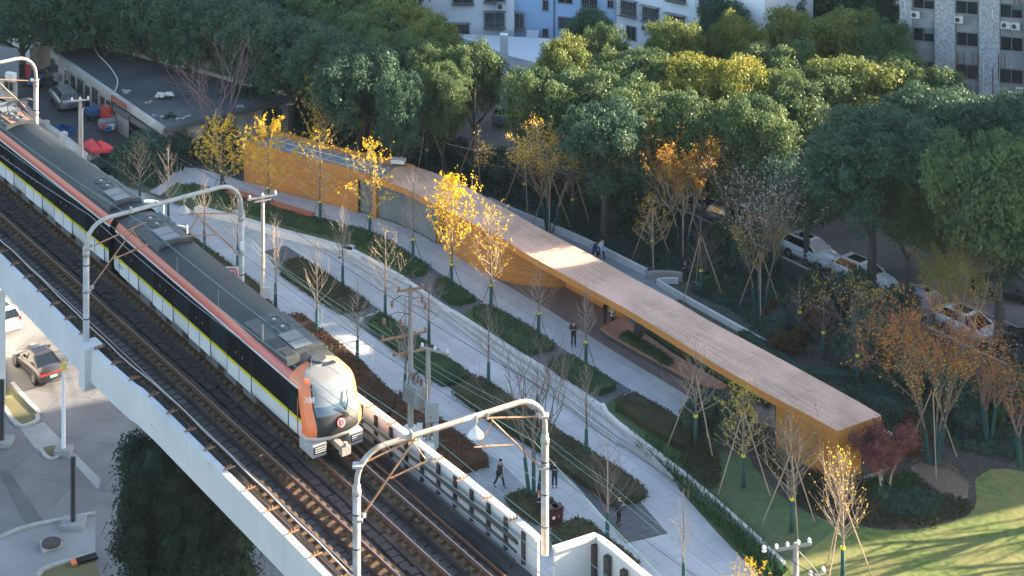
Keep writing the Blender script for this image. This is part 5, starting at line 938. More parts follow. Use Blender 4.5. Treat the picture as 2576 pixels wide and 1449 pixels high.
def wheels(kind, a, c, left, z):                                     # rear and front wheel seen at a and c, on the car's left side if left
    A, C = G(a, z), G(c, z); d = Vector((C.x - A.x, C.y - A.y, 0)).normalized(); n = Vector((d.y, -d.x, 0)) * (CARS[kind]['W'] / 2) * (1 if left else -1); p = (A + C) / 2 + n; return (p.x, p.y, z), math.atan2(d.y, d.x)
car('sedan', 'car_grey', 'grey sedan with glowing tail lights driving off below the viaduct', *wheels('sedan', (80.7, 964), (40.7, 924.4), True, .02), plate='plate_green')
q = G(D(38, 838)); car('suv', 'car_white', 'white car half hidden by the white building at the left edge', (q.x - 1.6, q.y + 1.2, .02), 2.25, 'plate_green')
car('mpv', 'car_silver', 'silver people carrier parked in the workshop yard', *wheels('mpv', (148, 283), (124, 250), True, ZU + .02))
car('suv', 'car_white', 'white car with sunroof parked along the fence, nearer of two', *wheels('suv', (2105, 705), (2205, 748), False, ZU + .02), grp='cars parked along the fence')
car('suv', 'car_white', 'white car parked behind a tree trunk along the fence, farther of two', *wheels('suv', (1985, 650), (2056, 682), False, ZU + .02), grp='cars parked along the fence')
car('sedan', 'car_yellow', 'yellow car partly under a grey cover by the fence', *wheels('sedan', (2273, 776), (2340, 812), False, ZU + .02), grp='cars parked along the fence')
car('suv', 'car_white', 'white car behind the orange tree at the fence, its front wheel showing', *wheels('suv', (2385, 842), (2459, 876), False, ZU + .02), grp='cars parked along the fence')
DF = math.atan2(-.5, .866)
def cc(px): q = G(px, ZU); return (q.x, q.y, ZU + .02)
car('sedan', 'car_black', 'black car behind the fence at the right edge', cc((2545, 925)), -1.0, grp='cars parked along the fence'); car('sedan', 'car_black', 'black car parked beside the other black car at the right edge', cc((2590, 900)), -1.0)
car('sedan', 'car_black', 'black car with blue plate facing the camera by the grey block', cc((2368, 345)), -1.75); car('mpv', 'car_silver', 'pale car half hidden by trees by the grey block', cc((2425, 345)), -1.75)
car('mpv', 'car_silver', 'dull grey van with rear window parked near the canopy pillar', cc((1276, 300)), 1.35); car('sedan', 'car_black', 'dark car behind the fence beyond the staked bare trees', cc((985, 300)), -.3)
car('sedan', 'car_silver', 'grey car under the trees behind the fence beside the reddish tree', cc((1765, 540)), -.6); car('suv', 'car_silver', 'silver car beside the fence behind the white-twigged tree', cc((1850, 575)), -.6); car('sedan', 'car_black', 'black car in the sun strip between trees on the parking lot', cc((2440, 632)), -.5); car('sedan', 'car_black', 'dark car under the tree at the right edge of the parking lot', cc((2535, 748)), -.4)
# cover thrown over the yellow car
q = G((2308, 800), ZU); t = thing('car_cover', 'crumpled grey-blue cloth cover hanging over the yellow car', 'cover', q); m = MB(); n = 16; R_ = []
for i, (r, z) in enumerate([(1.15, .1), (1.05, .5), (.95, 1.0), (.8, 1.5), (.5, 1.9), (.1, 2.05)]):
    m.v += [(math.cos(2 * PI * k / n) * r * (1 + .16 * math.sin(k * 2.4 + i)), math.sin(2 * PI * k / n) * r * 1.3 * (1 + .14 * math.cos(k * 3.1)), z + .08 * math.sin(k * 2.9)) for k in range(n)]
for i in range(5):
    for k in range(n): m.f.append((i * n + k, i * n + (k + 1) % n, (i + 1) * n + (k + 1) % n, (i + 1) * n + k)); m.m.append(0)
m.f.append(tuple(range(5 * n, 6 * n))); m.m.append(0); part('cloth', m.mesh('cloth', 'cover_cloth', smooth=True), t)
lamp(A21(860, 1080), A21(857, 895), A21(850, 905), 'black garden lamp post among the staked trees behind the pavilion', 'black_metal', .06)

# ---------------------------------------------------------------- people
def skin_obj(name, V, E, R, mt, parent, root=0):
    me = bpy.data.meshes.new(name); me.from_pydata([tuple(v) for v in V], E, []); me.materials.append(MATS[mt]); o = bpy.data.objects.new(name, me); COL.objects.link(o); o.parent = parent
    sk = o.modifiers.new('skin', 'SKIN'); sk.use_smooth_shade = True
    for i, r in enumerate(R): me.skin_vertices[0].data[i].radius = (r, r) if not isinstance(r, tuple) else r
    me.skin_vertices[0].data[root].use_root = True; sb = o.modifiers.new('sub', 'SUBSURF'); sb.levels = 1; sb.render_levels = 1; return o
def person(label, loc, rz, H=1.72, top='cloth_black', bot='cloth_black', pose='stand', hair='hair', shoes='cloth_black', mask=False, grp=None):
    t = thing('person', label, 'person', loc, rz, grp); s = H / 1.72; v = lambda x, y, z: Vector((x * s, y * s, z * s))
    st = {'stand': 0.0, 'walk': .26, 'sit': 0, 'crouch': 0}[pose]; hz = .92 if pose not in ('sit', 'crouch') else .50; lean = .0 if pose != 'walk' else .03; dz = hz - .92
    hip, ch, nk, hd, ht = v(0, 0, .92 + dz), v(.03 + lean, 0, 1.25 + dz), v(.04 + lean, 0, 1.47 + dz), v(.07 + lean, 0, 1.56 + dz), v(.08 + lean, 0, 1.68 + dz)
    L = {}
    for sd in (-1, 1):
        f = sd * st
        if pose == 'sit': kn, an, to = v(.42, sd * .12, .50), v(.40, sd * .12, .08), v(.56, sd * .12, .03)
        elif pose == 'crouch': kn, an, to = v(.38, sd * .15, .48), v(.05, sd * .14, .09), v(.24, sd * .15, .03)
        else: kn, an, to = v(f * .6 + .03, sd * .10, .50), v(f * 1.1 - .03 * (sd < 0), sd * .11, .08 + (.05 if pose == 'walk' and sd < 0 else 0)), v(f * 1.1 + .15, sd * .12, .035)
        sh = v(.02 + lean, sd * .19, 1.41 + dz)
        if pose == 'walk': el, ha = v(-f * .5, sd * .25, 1.14), v(-f * .6 + .10, sd * .22, .90)
        elif pose == 'sit': el, ha = v(.12, sd * .24, 1.15 + dz), v(.34, sd * .10, 1.08 + dz)
        elif pose == 'crouch': el, ha = v(.2, sd * .24, 1.12 + dz), v(.42, sd * .12, 1.0 + dz)
        else: el, ha = v(.06, sd * .26, 1.16), v(.30, sd * .08, 1.22)
        L[sd] = (v(0, sd * .09, .90 + dz), kn, an, to, sh, el, ha)
    V, E, R = [hip, ch, nk, hd, ht], [(0, 1), (1, 2), (2, 3), (3, 4)], [.12, .125, .05, .085, .085]
    for sd in (-1, 1):
        h0, kn, an, to, sh, el, ha = L[sd]; o = len(V); V += [h0, kn, an, to, sh, el, ha]; R += [.075, .055, .038, .03, .05, .038, .026]; E += [(0, o), (o, o + 1), (o + 1, o + 2), (o + 2, o + 3), (1, o + 4), (o + 4, o + 5), (o + 5, o + 6)]
        d = (ha - el).normalized(); side = Vector((0, 1, 0)) if abs(d.y) < .8 else Vector((1, 0, 0)); pm = ha + d * .05 * s; V.append(pm); R.append((.02, .02)); E.append((o + 6, o + 7))
        for k in range(4): V.append(pm + d * (.075 - .008 * abs(k - 1.2)) * s + side * (k - 1.5) * .018 * s - Vector((0, 0, .012 * s))); R.append(.008); E.append((o + 7, len(V) - 1))
        V.append(ha + d * .05 * s - side * sd * .045 * s); R.append(.009); E.append((o + 6, len(V) - 1))
    skin_obj('body', V, E, R, 'skin', t)
    V, E, R = [v(0, 0, .84 + dz), hip, ch, v(.035 + lean, 0, 1.42 + dz)], [(0, 1), (1, 2), (2, 3)], [.155, .15, .155, .085]
    for sd in (-1, 1): h0, kn, an, to, sh, el, ha = L[sd]; o = len(V); V += [sh, el, el.lerp(ha, .85)]; R += [.075, .06, .045]; E += [(2, o), (o, o + 1), (o + 1, o + 2)]
    skin_obj('jacket', V, E, R, top, t, 1)
    V, E, R = [hip], [], [.135]
    for sd in (-1, 1): h0, kn, an, to, sh, el, ha = L[sd]; o = len(V); V += [h0, kn, an]; R += [.095, .072, .055]; E += [(0, o), (o, o + 1), (o + 1, o + 2)]
    skin_obj('trousers', V, E, R, bot, t)
    for sd in (-1, 1): h0, kn, an, to, *_ = L[sd]; skin_obj('shoe', [an - Vector((.02, 0, .03)) * s, to], [(0, 1)], [.05, .042], shoes, t)
    m = MB(); c = hd.lerp(ht, .62); m.lathe([(.075 * s, -.05 * s), (.108 * s, 0), (.10 * s, .05 * s), (.06 * s, .095 * s), (.01, .11 * s)], (c.x - .025 * s, c.y, c.z), 14); part('hair', m.mesh('hair', hair, smooth=True), t)
    f = MB(); hc = hd.lerp(ht, .35); f.box(hc + v(.088, 0, -.01), (.03 * s, .022 * s, .035 * s)); f.box(hc + v(.082, .035, .02), (.02 * s, .02 * s, .01 * s), 0, 1); f.box(hc + v(.082, -.035, .02), (.02 * s, .02 * s, .01 * s), 0, 1); f.box(hc + v(.08, 0, -.05), (.02 * s, .04 * s, .008 * s), 0, 1)
    for sd in (-1, 1): f.box(hc + v(0, sd * .09, 0), (.03 * s, .015 * s, .05 * s))
    part('face', f.mesh('face', ['skin', 'hair']), t)
    if mask: part('mask', MB().box(hc + v(.08, 0, -.035), (.05 * s, .12 * s, .08 * s)).mesh('mask', 'mask_blue'), t)
    return t
def at(px, z=.02): q = G(px, z); return (q.x, q.y, z)
ZP = ZU + .04
person('person in dark clothes sitting on the far end of the long wooden bench', (G(D(560, 478), .9).x, G(D(560, 478), .9).y + .1, ZU), -.9, 1.72, pose='sit')
person('adult in a white coat walking on the ramp behind the pavilion with a blue folder', at(D(1512, 654), ZU + .02), -.8, 1.66, 'cloth_white', pose='walk', shoes='cloth_white')
person('child in a blue jacket walking beside the adult in the white coat', at(D(1497, 646), ZU + .02), -.8, 1.2, 'cloth_blue', 'cloth_navy', 'walk')
person('person in black crouching by the end of the stone wall', at(D(1724, 712), ZP), -2.0, 1.7, pose='stand')
person('person in black standing under the pavilion roof next to a child', at(D(1521, 816), ZP), -.4, 1.7)
person('child in a white top standing at the end of the timber deck', at(D(1542, 817), ZP), 2.8, 1.42, 'cloth_white')
person('person in a black jacket looking at a phone on the pale upper path', at(D(1443, 872), ZP), -1.7, 1.76)
person('person with blue face mask and cap walking across the lower plaza', at(D(1256, 1226)), -.5, 1.66, pose='walk', mask=True)
person('person in dark clothes holding a phone beside the sunlit mast', at(D(1395, 1226)), -1.5, 1.64)
person('person in navy standing on the dark paving at the bottom', at(D(1556, 1321)), -.6, 1.72, 'cloth_navy', 'cloth_black')
person('person in an orange hat and dark coat standing hidden behind the sunlit mast', at(P4(430, 1040)), -1.5, 1.6, hair='cloth_orange')
person('person in black walking on the parking lot behind a tree trunk', at(D(2518, 829), ZU + .02), -1.2, 1.7, pose='walk')
t = thing('folder', 'pale blue folder held by the adult in the white coat', 'folder', at(D(1517, 632), ZU + 0)); q = GY(D(1517, 626), G(D(1512, 654), ZU).y - .3); t.location = q; part('sheet', MB().box((0, 0, 0), (.35, .05, .3), .3).mesh('sheet', 'bag_blue'), t)
# ---------------------------------------------------------------- vegetation
def sph(rng, k, up=.0):
    v = rng.normal(0, 1, (k, 3)); v /= np.linalg.norm(v, axis=1)[:, None]
    if up: v[:, 2] = np.where(v[:, 2] < -up, -v[:, 2], v[:, 2])
    return v
ICO = None
def ico(m, c, r, rng, mi=0):                                         # low, lumpy inner mass of a leaf clump
    n = 7; V = [(0, 0, 1)] ; rings = [.7, .0, -.7]
    for z in rings: q = math.sqrt(1 - z * z); V += [(q * math.cos(2 * PI * k / n), q * math.sin(2 * PI * k / n), z) for k in range(n)]
    V.append((0, 0, -1)); F = [(0, 1 + k, 1 + (k + 1) % n) for k in range(n)]
    for i in range(2): F += [(1 + i * n + k, 1 + (i + 1) * n + k, 1 + (i + 1) * n + (k + 1) % n, 1 + i * n + (k + 1) % n) for k in range(n)]
    F += [(1 + 2 * n + k, 1 + 3 * n, 1 + 2 * n + (k + 1) % n) for k in range(n)]
    m.add([Vector(c) + Vector(v) * r * rng.uniform(.75, 1.1) for v in V], F, mi)
def crown(seed, rx, rz, zc, domes, leaf, per):
    rng = np.random.default_rng(seed); m = MB(); C = []
    for i in range(domes):
        top = i < domes * .62; a = i * 2.4 + rng.uniform(-.5, .5); f = ((i + .5) / (domes * .62)) ** .55 * .66 if top else rng.uniform(.42, .62); zf = (1 - f * f) ** .5
        dc = np.array([math.cos(a) * rx * f, math.sin(a) * rx * f, zc + (rz * (zf - .62) + rng.uniform(-.6, .3) if top else -rz * rng.uniform(.25, .62))]); dr_ = rng.uniform(1.25, 1.9)
        for k in range(12):
            v = sph(rng, 1)[0]
            if v[2] < -.6: v = -v
            C.append((dc + v * dr_ * rng.uniform(.8, 1.05) * np.array([1, 1, .85]), rng.uniform(.4, .85)))
        ico(m, dc, dr_ * .36, rng); v = sph(rng, 230); m.leaves(dc + v * dr_ * rng.uniform(.4, .95, (230, 1)), v, leaf * 1.5, rng, .7, .6)
    for c, r in C:
        k = int(per * r * r) + 20; v = sph(rng, k, .3); P = c + v * r * rng.uniform(.65, 1.12, (k, 1)); m.leaves(P, v, leaf, rng, .6, .6)
    return m
def limb(m, p, d, L, r, rng, depth, n=5, curl=.15, up=.12, split=2, mi=0, tips=None):
    pts = [Vector(p)]; dv = Vector(d).normalized(); seg = max(2, int(L / .6))
    for i in range(seg): dv = (dv + Vector(rng.normal(0, curl, 3)) + Vector((0, 0, up))).normalized(); pts.append(pts[-1] + dv * L / seg)
    m.tube(pts, [r * (1 - .55 * i / seg) for i in range(seg + 1)], n, mi, False)
    if tips is not None: tips += pts[1:]
    if depth > 0:
        for k in range(split):
            i = int(rng.integers(max(1, seg // 2), seg + 1)); q = pts[i]; side = Vector(rng.normal(0, 1, 3)); side.z = abs(side.z) * .4; limb(m, q, dv + side.normalized() * .75, L * rng.uniform(.5, .75), r * .5, rng, depth - 1, max(3, n - 1), curl, up, split, mi, tips)
def big_trunk(seed, h, spread):
    rng = np.random.default_rng(seed); m = MB(); k = h * .38; m.tube([(0, 0, 0), (.08, .05, k * .5), (.02, .1, k)], [.34, .27, .24], 9, 0)
    for i in range(4): a = i * PI / 2 + rng.uniform(-.5, .5); limb(m, (.02, .1, k - .1), (math.cos(a) * .7, math.sin(a) * .7, .9), spread * .95, .16, rng, 2, 6, .12, .05, 2)
    return m
CV = []
for i, (mt) in enumerate(['camphor_leaf', 'camphor_leaf', 'camphor_dark_leaf', 'camphor_dark_leaf', 'camphor_olive_leaf', 'camphor_gold_leaf']):
    CV.append(crown(100 + i, 4.5, 3.6, 7.2, 21, .21, 170).mesh('crown', mt))
TV = [big_trunk(200 + i, 9, 3.6).mesh('trunk', 'dark_bark', smooth=True) for i in range(3)]
NL = {'g': 'camphor trees beyond the park', }
tcount = 0
def camphor(u, v, r, kind, label, zc=8.0, base=None):                # crown centre seen at (u, v), crown radius r in metres
    global tcount
    r = r * (1.13 if v > 150 and u > 1300 else 1.0); s = r / 4.9; zc = 7.6 * s if base is None else zc
    if base is not None: q = G(base, ZU); sz = ((base[1] - v) * q.y / FPX) / 7.6; z0 = ZU
    else: q = G((u, v), 8.0); sz = 8.0 / 7.6; z0 = 0
    t = thing('camphor_tree', label, 'tree', (q.x, q.y, z0), tcount * 1.7, 'camphor trees beyond the park'); t.scale = (s, s, sz if base is None else sz)
    part('crown', CV[kind], t); part('trunk', TV[tcount % 3], t); tcount += 1; return t
ORD = ['first', 'second', 'third', 'fourth', 'fifth', 'sixth', 'seventh', 'eighth', 'ninth', 'tenth', 'eleventh']
# dark mass behind the workshop: front row, middle row, back row
for i, (u, v) in enumerate([(318, 8), (395, 35), (478, 55), (560, 72), (645, 95), (735, 118), (815, 155), (900, 205)]): camphor(u, v, 4.7, 2 + i % 2, 'dark camphor tree right behind the workshop roof, %s from its left end' % ORD[i])
for i, (u, v) in enumerate([(365, -55), (455, -40), (550, -25), (650, -10), (750, 10), (850, 45), (925, 100)]): camphor(u, v, 4.9, 2 + (i + 1) % 2 if i < 5 else 0, 'dark camphor tree in the second row behind the workshop, %s from the left' % ORD[i])
for i, (u, v) in enumerate([(420, -75), (530, -60), (640, -50), (750, -40), (860, -15), (955, 0)]): camphor(u, v, 5.0, 2, 'dark camphor tree in the rearmost row above the workshop, %s from the left' % ORD[i])
for i, (u, v, r, k, lab) in enumerate([(1000, 85, 4.1, 4, 'olive-green camphor tree left of the caged windows'), (1085, 125, 3.7, 4, 'olive-green camphor tree in front of the white wing of windows'), (985, 160, 4.2, 0, 'green camphor tree below the olive ones behind the staked bare trees'), (1085, 185, 3.6, 0, 'green camphor tree above the parked van, left of the pillar'), (1190, 190, 3.2, 0, 'green camphor tree touching the white canopy slab'), (1005, 270, 2.6, 3, 'small dark camphor tree above the dark parked car'), (1115, 245, 2.6, 0, 'small green camphor tree beside the white canopy pillar'),
    (1482, 98, 2.7, 2, 'dark camphor tree covering the blue wall of windows'), (1415, 180, 2.8, 4, 'yellow-tipped camphor tree right of the white canopy'), (1520, 140, 2.3, 0, 'rounded green camphor tree below the white wing'), (1350, 262, 3.3, 0, 'green camphor tree right of the white canopy pillar'), (1480, 255, 4.2, 0, 'green camphor tree behind the pale yellow mixed tree'), (1590, 212, 3.6, 0, 'green camphor tree between the two yellow-tipped ones'), (1700, 135, 3.5, 4, 'sunlit olive camphor tree against the white wing'), (1650, 215, 4.0, 0, 'green camphor tree under the sunlit olive one'), (1815, 68, 2.9, 3, 'dark camphor tree against the end of the white wing'), (1855, 122, 3.5, 4, 'sunlit camphor tree with pale top right of the white wing'),
    (1950, 20, 3.8, 2, 'far dark camphor tree above the sunlit crowns'), (2060, -5, 4.2, 2, 'far dark camphor tree in the gap beside the grey block'), (2180, 20, 4.0, 2, 'far dark camphor tree close to the grey block'), (2010, 110, 4.4, 4, 'broad sunlit camphor tree in the middle of the right-hand grove'), (2135, 110, 4.9, 4, 'tallest sunlit camphor tree in the right-hand grove'), (1950, 190, 4.2, 0, 'half shaded camphor tree below the broad sunlit one'), (2210, 130, 3.9, 0, 'shaded camphor tree between the tallest one and the grey block'), (2165, 240, 4.9, 4, 'sunlit camphor tree with yellowed flank in the right-hand grove'), (2290, 230, 4.1, 0, 'shaded camphor tree in front of the grey block'), (2310, 310, 3.4, 3, 'dark camphor tree over the black car with the blue plate'),
    (1740, 235, 4.0, 5, 'golden-tipped camphor tree in the middle of the grove'), (1870, 250, 4.4, 5, 'golden-green camphor tree right of the golden-tipped one'), (2010, 270, 4.2, 0, 'green camphor tree under the golden-green one'), (1600, 300, 4.0, 0, 'green camphor tree behind the amber tree'), (1720, 330, 3.6, 0, 'green camphor tree right behind the amber tree'), (1900, 340, 3.8, 0, 'green camphor tree left of the dark round one'), (1520, 350, 3.9, 3, 'dark camphor tree beside the fence behind the mixed tree')]): camphor(u, v, r, k, lab)
for u, v, r, k, b, lab in [(2125, 400, 5.3, 3, (2190, 735), 'big round dark camphor tree whose trunk stands in front of the second white car'), (1960, 470, 4.0, 3, (2030, 668), 'dark camphor tree whose trunk hides the first white car'), (2280, 530, 2.3, 0, (2285, 750), 'slim camphor tree with a crooked trunk beside the yellow car'), (2390, 560, 2.9, 0, (2375, 700), 'small camphor tree above the sun strip on the parking lot'), (2520, 480, 4.6, 0, (2510, 880), 'leafy green camphor tree at the right edge with a forked trunk'), (2460, 330, 4.6, 3, (2460, 600), 'dark camphor tree under the grey block at the right'), (2585, 330, 4.4, 3, (2580, 620), 'dark camphor tree cut by the right edge below the grey block'), (2600, 600, 3.0, 2, (2590, 840), 'dark camphor tree cut by the right edge beside the parking lot'), (1810, 420, 3.6, 0, (1830, 590), 'green camphor tree between the amber tree and the dark round one')]: camphor(u, v, r, k, lab, base=b)
for u, v, r, lab in [(60, 15, 4.8, 'dark tree in the top left corner behind the old building'), (170, 10, 4.8, 'dark tree behind the bare tree in the corner'), (265, 20, 4.6, 'dark tree right of the bare tree in the corner'), (300, -55, 5, 'dark rear tree above the bare corner tree'), (120, -70, 5, 'dark rear tree at the top left edge'), (200, -60, 5, 'dark rear tree at the top beside the corner')]: camphor(u, v, r, 2, lab)
# bushes: dark rounded masses around the pavilion garden
def bush_mesh(seed, mt, leaf=.16, per=170, cl=9):
    rng = np.random.default_rng(seed); m = MB()
    for i in range(cl):
        c = np.array([rng.uniform(-.6, .6), rng.uniform(-.6, .6), rng.uniform(.25, .75)]); r = rng.uniform(.35, .5); k = per; v = sph(rng, k, .2); m.leaves(c + v * r * rng.uniform(.8, 1.1, (k, 1)), v, leaf, rng, .6, .6); ico(m, c, r * .8, rng)
    return m.mesh('foliage', mt)
BU = {'d': [bush_mesh(300 + i, 'shrub_leaf') for i in range(2)], 'g': [bush_mesh(310, 'hedge_leaf')], 'r': [bush_mesh(320, 'hedge_red_leaf')], 'o': [bush_mesh(330, 'hedge_olive_leaf')], 'm': [bush_mesh(340, 'red_leaf', .12, 260)], 'a': [bush_mesh(341, 'amber_leaf', .12, 200)]}
def bush(u, v, w_, h_, k, label, z=ZU): p = G((u, v), z); t = thing('shrub', label, 'shrub', tuple(p), (u * 7 + v) % 6.28, 'garden shrubs'); t.scale = (w_ / 2, w_ / 2, h_); part('foliage', BU[k][int(u) % len(BU[k])], t); return t
for u, v, w_, h_, k, lab in [(455, 395, 5, 3, 'd', 'dark bamboo-like thicket below the workshop end wall'), (530, 385, 4.6, 2.4, 'd', 'dark thicket between the workshop and the first ginkgo'), (590, 330, 5, 3.2, 'd', 'dark thicket behind the left end of the pavilion'), (330, 425, 4, 1.8, 'd', 'dark bushes left of the yellow ginkgo by the railway'), (275, 435, 4, 1.3, 'd', 'dark bushes beside the yard wall end'), (390, 420, 4.5, 2.6, 'd', 'dark bushes behind the two bare trees by the railway'),
    (700, 300, 5.5, 3.4, 'd', 'tall dark bush behind the pavilion roof, left of the yellow tree'), (770, 300, 5, 3.4, 'd', 'tall dark bush right behind the roof membrane'), (905, 350, 5.0, 3.2, 'd', 'tall dark bush left of the first staked bare tree'), (1010, 385, 5, 2.6, 'd', 'dark bush between the staked bare trees behind the roof'), (1100, 410, 5, 2.6, 'd', 'dark bush right of the second staked bare tree'), (660, 335, 4, 2.8, 'd', 'dark bush behind the roof corner'), (840, 350, 4, 2.6, 'd', 'dark bush below the yellow tree behind the roof'), (1290, 470, 4, 2.2, 'd', 'dark bush beside the pale mixed tree'), (1560, 560, 4.4, 3.0, 'd', 'round dark bush by the fence above the walkers'), (1490, 520, 4, 2.2, 'd', 'dark bush by the fence right of the mixed tree'), (1240, 450, 4, 2.2, 'd', 'dark bush right of the third staked bare tree'),
    (1780, 690, 2.6, 1.3, 'd', 'low round shrub in the loop of the garden path'), (1800, 728, 2.4, .9, 'g', 'green shrub at the leaf-strewn corner of the garden path'), (1895, 690, 3.4, 2.2, 'd', 'dark shrub left of the teal-wrapped trunks'), (1850, 650, 3.6, 2.6, 'g', 'green bushy shrub by the fence right of the spindly bare tree'), (1970, 845, 2.6, 1.3, 'd', 'clipped round shrub under the first bare shrub tree'), (1985, 880, 2.9, 1.2, 'r', 'purplish clipped round shrub by the roof'), (2240, 860, 5, 3.4, 'd', 'large grey-green bush against the fence'), (2200, 930, 5, 3.2, 'd', 'large grey-green bush in front of the other one'), (2150, 790, 4, 2.4, 'd', 'dark bush by the fence below the white cars'), (1940, 800, 1.6, .9, 'r', 'rust-coloured shrub right of the teal-wrapped trunks'), (2060, 830, 3, 1.8, 'r', 'reddish brown shrub beneath the bare shrub trees'), (2060, 780, 3.4, 2, 'g', 'green shrub under the fence rail'), (2330, 990, 3.6, 2.2, 'd', 'dark shrub beneath the orange tree'), (2440, 1060, 4, 2.2, 'd', 'dark shrub right of the orange tree'), (2530, 1050, 4, 2.4, 'g', 'green shrub at the right edge'), (2250, 1090, 2.6, 1.7, 'd', 'dark shrub by the pavilion end wall'), (2290, 1120, 2.8, 1.5, 'r', 'maroon shrub behind the red maple'), (1780, 1100, 3.4, 2.2, 'd', 'dark round shrub at the tip of the pale path'), (1840, 1080, 2.8, 1.8, 'd', 'dark shrub behind the yellow tree at the path tip')]: bush(u, v, w_, h_, k, lab)
# hedges
def hedge(pts, h_, mt, label, z=0.0, dens=95, leaf=.15, name='hedge', base='undergrowth_soil', grp='clipped hedges', mt2=None):
    h = h_ * .75; P = [Vector((p.x, p.y, 0)) for p in GP(pts, z + h)]; rngh = np.random.default_rng(int(abs(P[0].x * 13)) + 7)
    m = MB(); c = sum(P, Vector()) / len(P); a = sum(P[i].x * P[(i + 1) % len(P)].y - P[(i + 1) % len(P)].x * P[i].y for i in range(len(P))) / 2
    xs = [p.x for p in P]; ys = [p.y for p in P]; k = int(abs(a) * dens * ((max(xs) - min(xs)) * (max(ys) - min(ys))) / abs(a)); X = rngh.uniform(min(xs), max(xs), k); Y = rngh.uniform(min(ys), max(ys), k); ins = np.zeros(k, bool); j = len(P) - 1
    for i in range(len(P)):
        cond = ((P[i].y > Y) != (P[j].y > Y)) & (X < (P[j].x - P[i].x) * (Y - P[i].y) / (P[j].y - P[i].y + 1e-12) + P[i].x); ins ^= cond; j = i
    X, Y = X[ins], Y[ins]; Z = z + h * (.94 + .14 * np.sin(X * 1.9 + Y) * np.cos(Y * 2.3) + rngh.normal(0, .085, len(X))); N_ = np.tile([0, 0, 1.0], (len(X), 1)) + rngh.normal(0, .35, (len(X), 3))
    m.leaves(np.stack([X, Y, Z], 1), N_, leaf, rngh, .6, .5)
    for i in range(len(P)):
        A, B = P[i], P[(i + 1) % len(P)]; L = (B - A).length; n_ = Vector(((B - A).y, -(B - A).x, 0)).normalized() * (1 if a > 0 else -1); q = int(L * h * dens * .9)
        if q < 1: continue
        f = rngh.uniform(0, 1, (q, 1)); zz = rngh.uniform(0, 1, (q, 1)); Q = np.array(A) * (1 - f) + np.array(B) * f + np.array(n_) * rngh.normal(0.02, .06, (q, 1)); Q[:, 2] = (z + zz * h)[:, 0]; m.leaves(Q, np.tile(np.array(n_), (q, 1)) + [0, 0, .3], leaf, rngh, .6, .5)
    m.prism([c + (p - c) * .985 for p in P], z, z + h * .86, 0)
    o = single(name, m, mt, label, 'hedge', grp); return o
hedge(cat(P1(150, 560, 400, 690, 620, 840, 840, 1000, 1020, 1130, 1300, 1330), D(705, 790, 690, 830, 560, 740, 400, 600, 340, 530)), .6, 'hedge_olive_leaf', 'long clipped hedge between the plaza and the train, farther stretch', 0)
hedge(cat(D(705, 790), P2(620, 940, 800, 1080, 960, 1200, 1260, 1449), A23(330, 0, 480, 110), D(950, 1060, 840, 960, 760, 880, 690, 830)), .6, 'hedge_red_leaf', 'russet and green hedge beside the cab of the train', 0)
hedge(cat(R3(330, 30, 560, 180, 700, 290, 835, 395, 840, 420, 680, 475, 560, 400, 420, 300, 280, 180)), .7, 'hedge_red_leaf', 'russet topped hedge ending beside the wet paving', 0)
hedge(P2(480, 400, 622, 372, 1000, 620, 1310, 830, 1240, 870, 1010, 915, 700, 720, 400, 520), .5, 'hedge_olive_leaf', 'hedge strip with green clumps behind the sunlit pole, farthest in the middle row', 0)
hedge(cat(P2(1240, 985, 1420, 920, 1750, 1130, 2080, 1370), P3(560, 520, 722, 640, 520, 712, 430, 722, 180, 560), P2(1560, 1270)), .55, 'hedge_leaf', 'green hedge strip behind the transformer poles, second in the middle row', 0)
hedge(cat(P3(535, 785, 640, 690, 800, 650, 1230, 930, 1430, 1060), P4(560, 70, 830, 250, 1280, 530, 1510, 710, 1520, 765, 1400, 810, 1180, 850, 900, 650, 560, 410), P3(1400, 1370, 1100, 1190, 800, 990)), .6, 'hedge_olive_leaf', 'longest dark hedge strip ending beside the person in navy', 0)
hedge(P4(90, 790, 290, 710, 540, 800, 680, 930, 420, 1040, 250, 950), .5, 'hedge_olive_leaf', 'triangular hedge around the wrapped multi-stem tree', 0)
hedge(P4(560, 1110, 640, 1070, 820, 1000, 960, 1060, 1160, 1220, 1450, 1449, 1350, 1500, 700, 1290, 580, 1300), .6, 'hedge_olive_leaf', 'rough hedge with yellow flowers behind the parapet bay', 0)
hedge(cat(P1(550, 365, 640, 325, 930, 400, 1480, 580), P2(960, 20, 1310, 110, 1520, 210, 1700, 330, 1915, 460, 1880, 520, 1710, 535, 1600, 450, 1300, 270, 950, 140), P1(1500, 690, 1000, 520, 700, 440)), .55, 'hedge_leaf', 'long dark green hedge along the upper path behind the red bench', ZU)
hedge(P2(1980, 595, 2050, 570, 2120, 600, 2370, 780, 2200, 825, 2100, 800, 1960, 690), .55, 'hedge_leaf', 'small dark hedge island under the brightest ginkgo', ZU)
hedge(cat(P2(2340, 890, 2450, 842), P3(1060, 15, 1300, 150, 1555, 325, 1530, 360, 1280, 400, 900, 130, 760, 30)), .6, 'hedge_leaf', 'dark green hedge below the person with the phone', ZU)
hedge(P3(1490, 500, 1640, 450, 1750, 450, 2060, 640, 2170, 720, 2150, 760, 1980, 810, 1600, 610), .6, 'hedge_leaf', 'dark hedge island between the two dark paved squares', ZU)
hedge(cat(P3(2180, 880, 2340, 815, 2576, 955), P5(260, 812, 500, 940, 870, 1170, 830, 1290, 720, 1345, 400, 1150, 80, 930)), .65, 'hedge_olive_leaf', 'long brownish hedge at the lower end of the upper path', ZU)
hedge(P5(115, 240, 200, 205, 420, 330, 655, 490, 600, 528, 350, 380), .55, 'hedge_leaf', 'planted slot in the timber deck', ZU + .35)
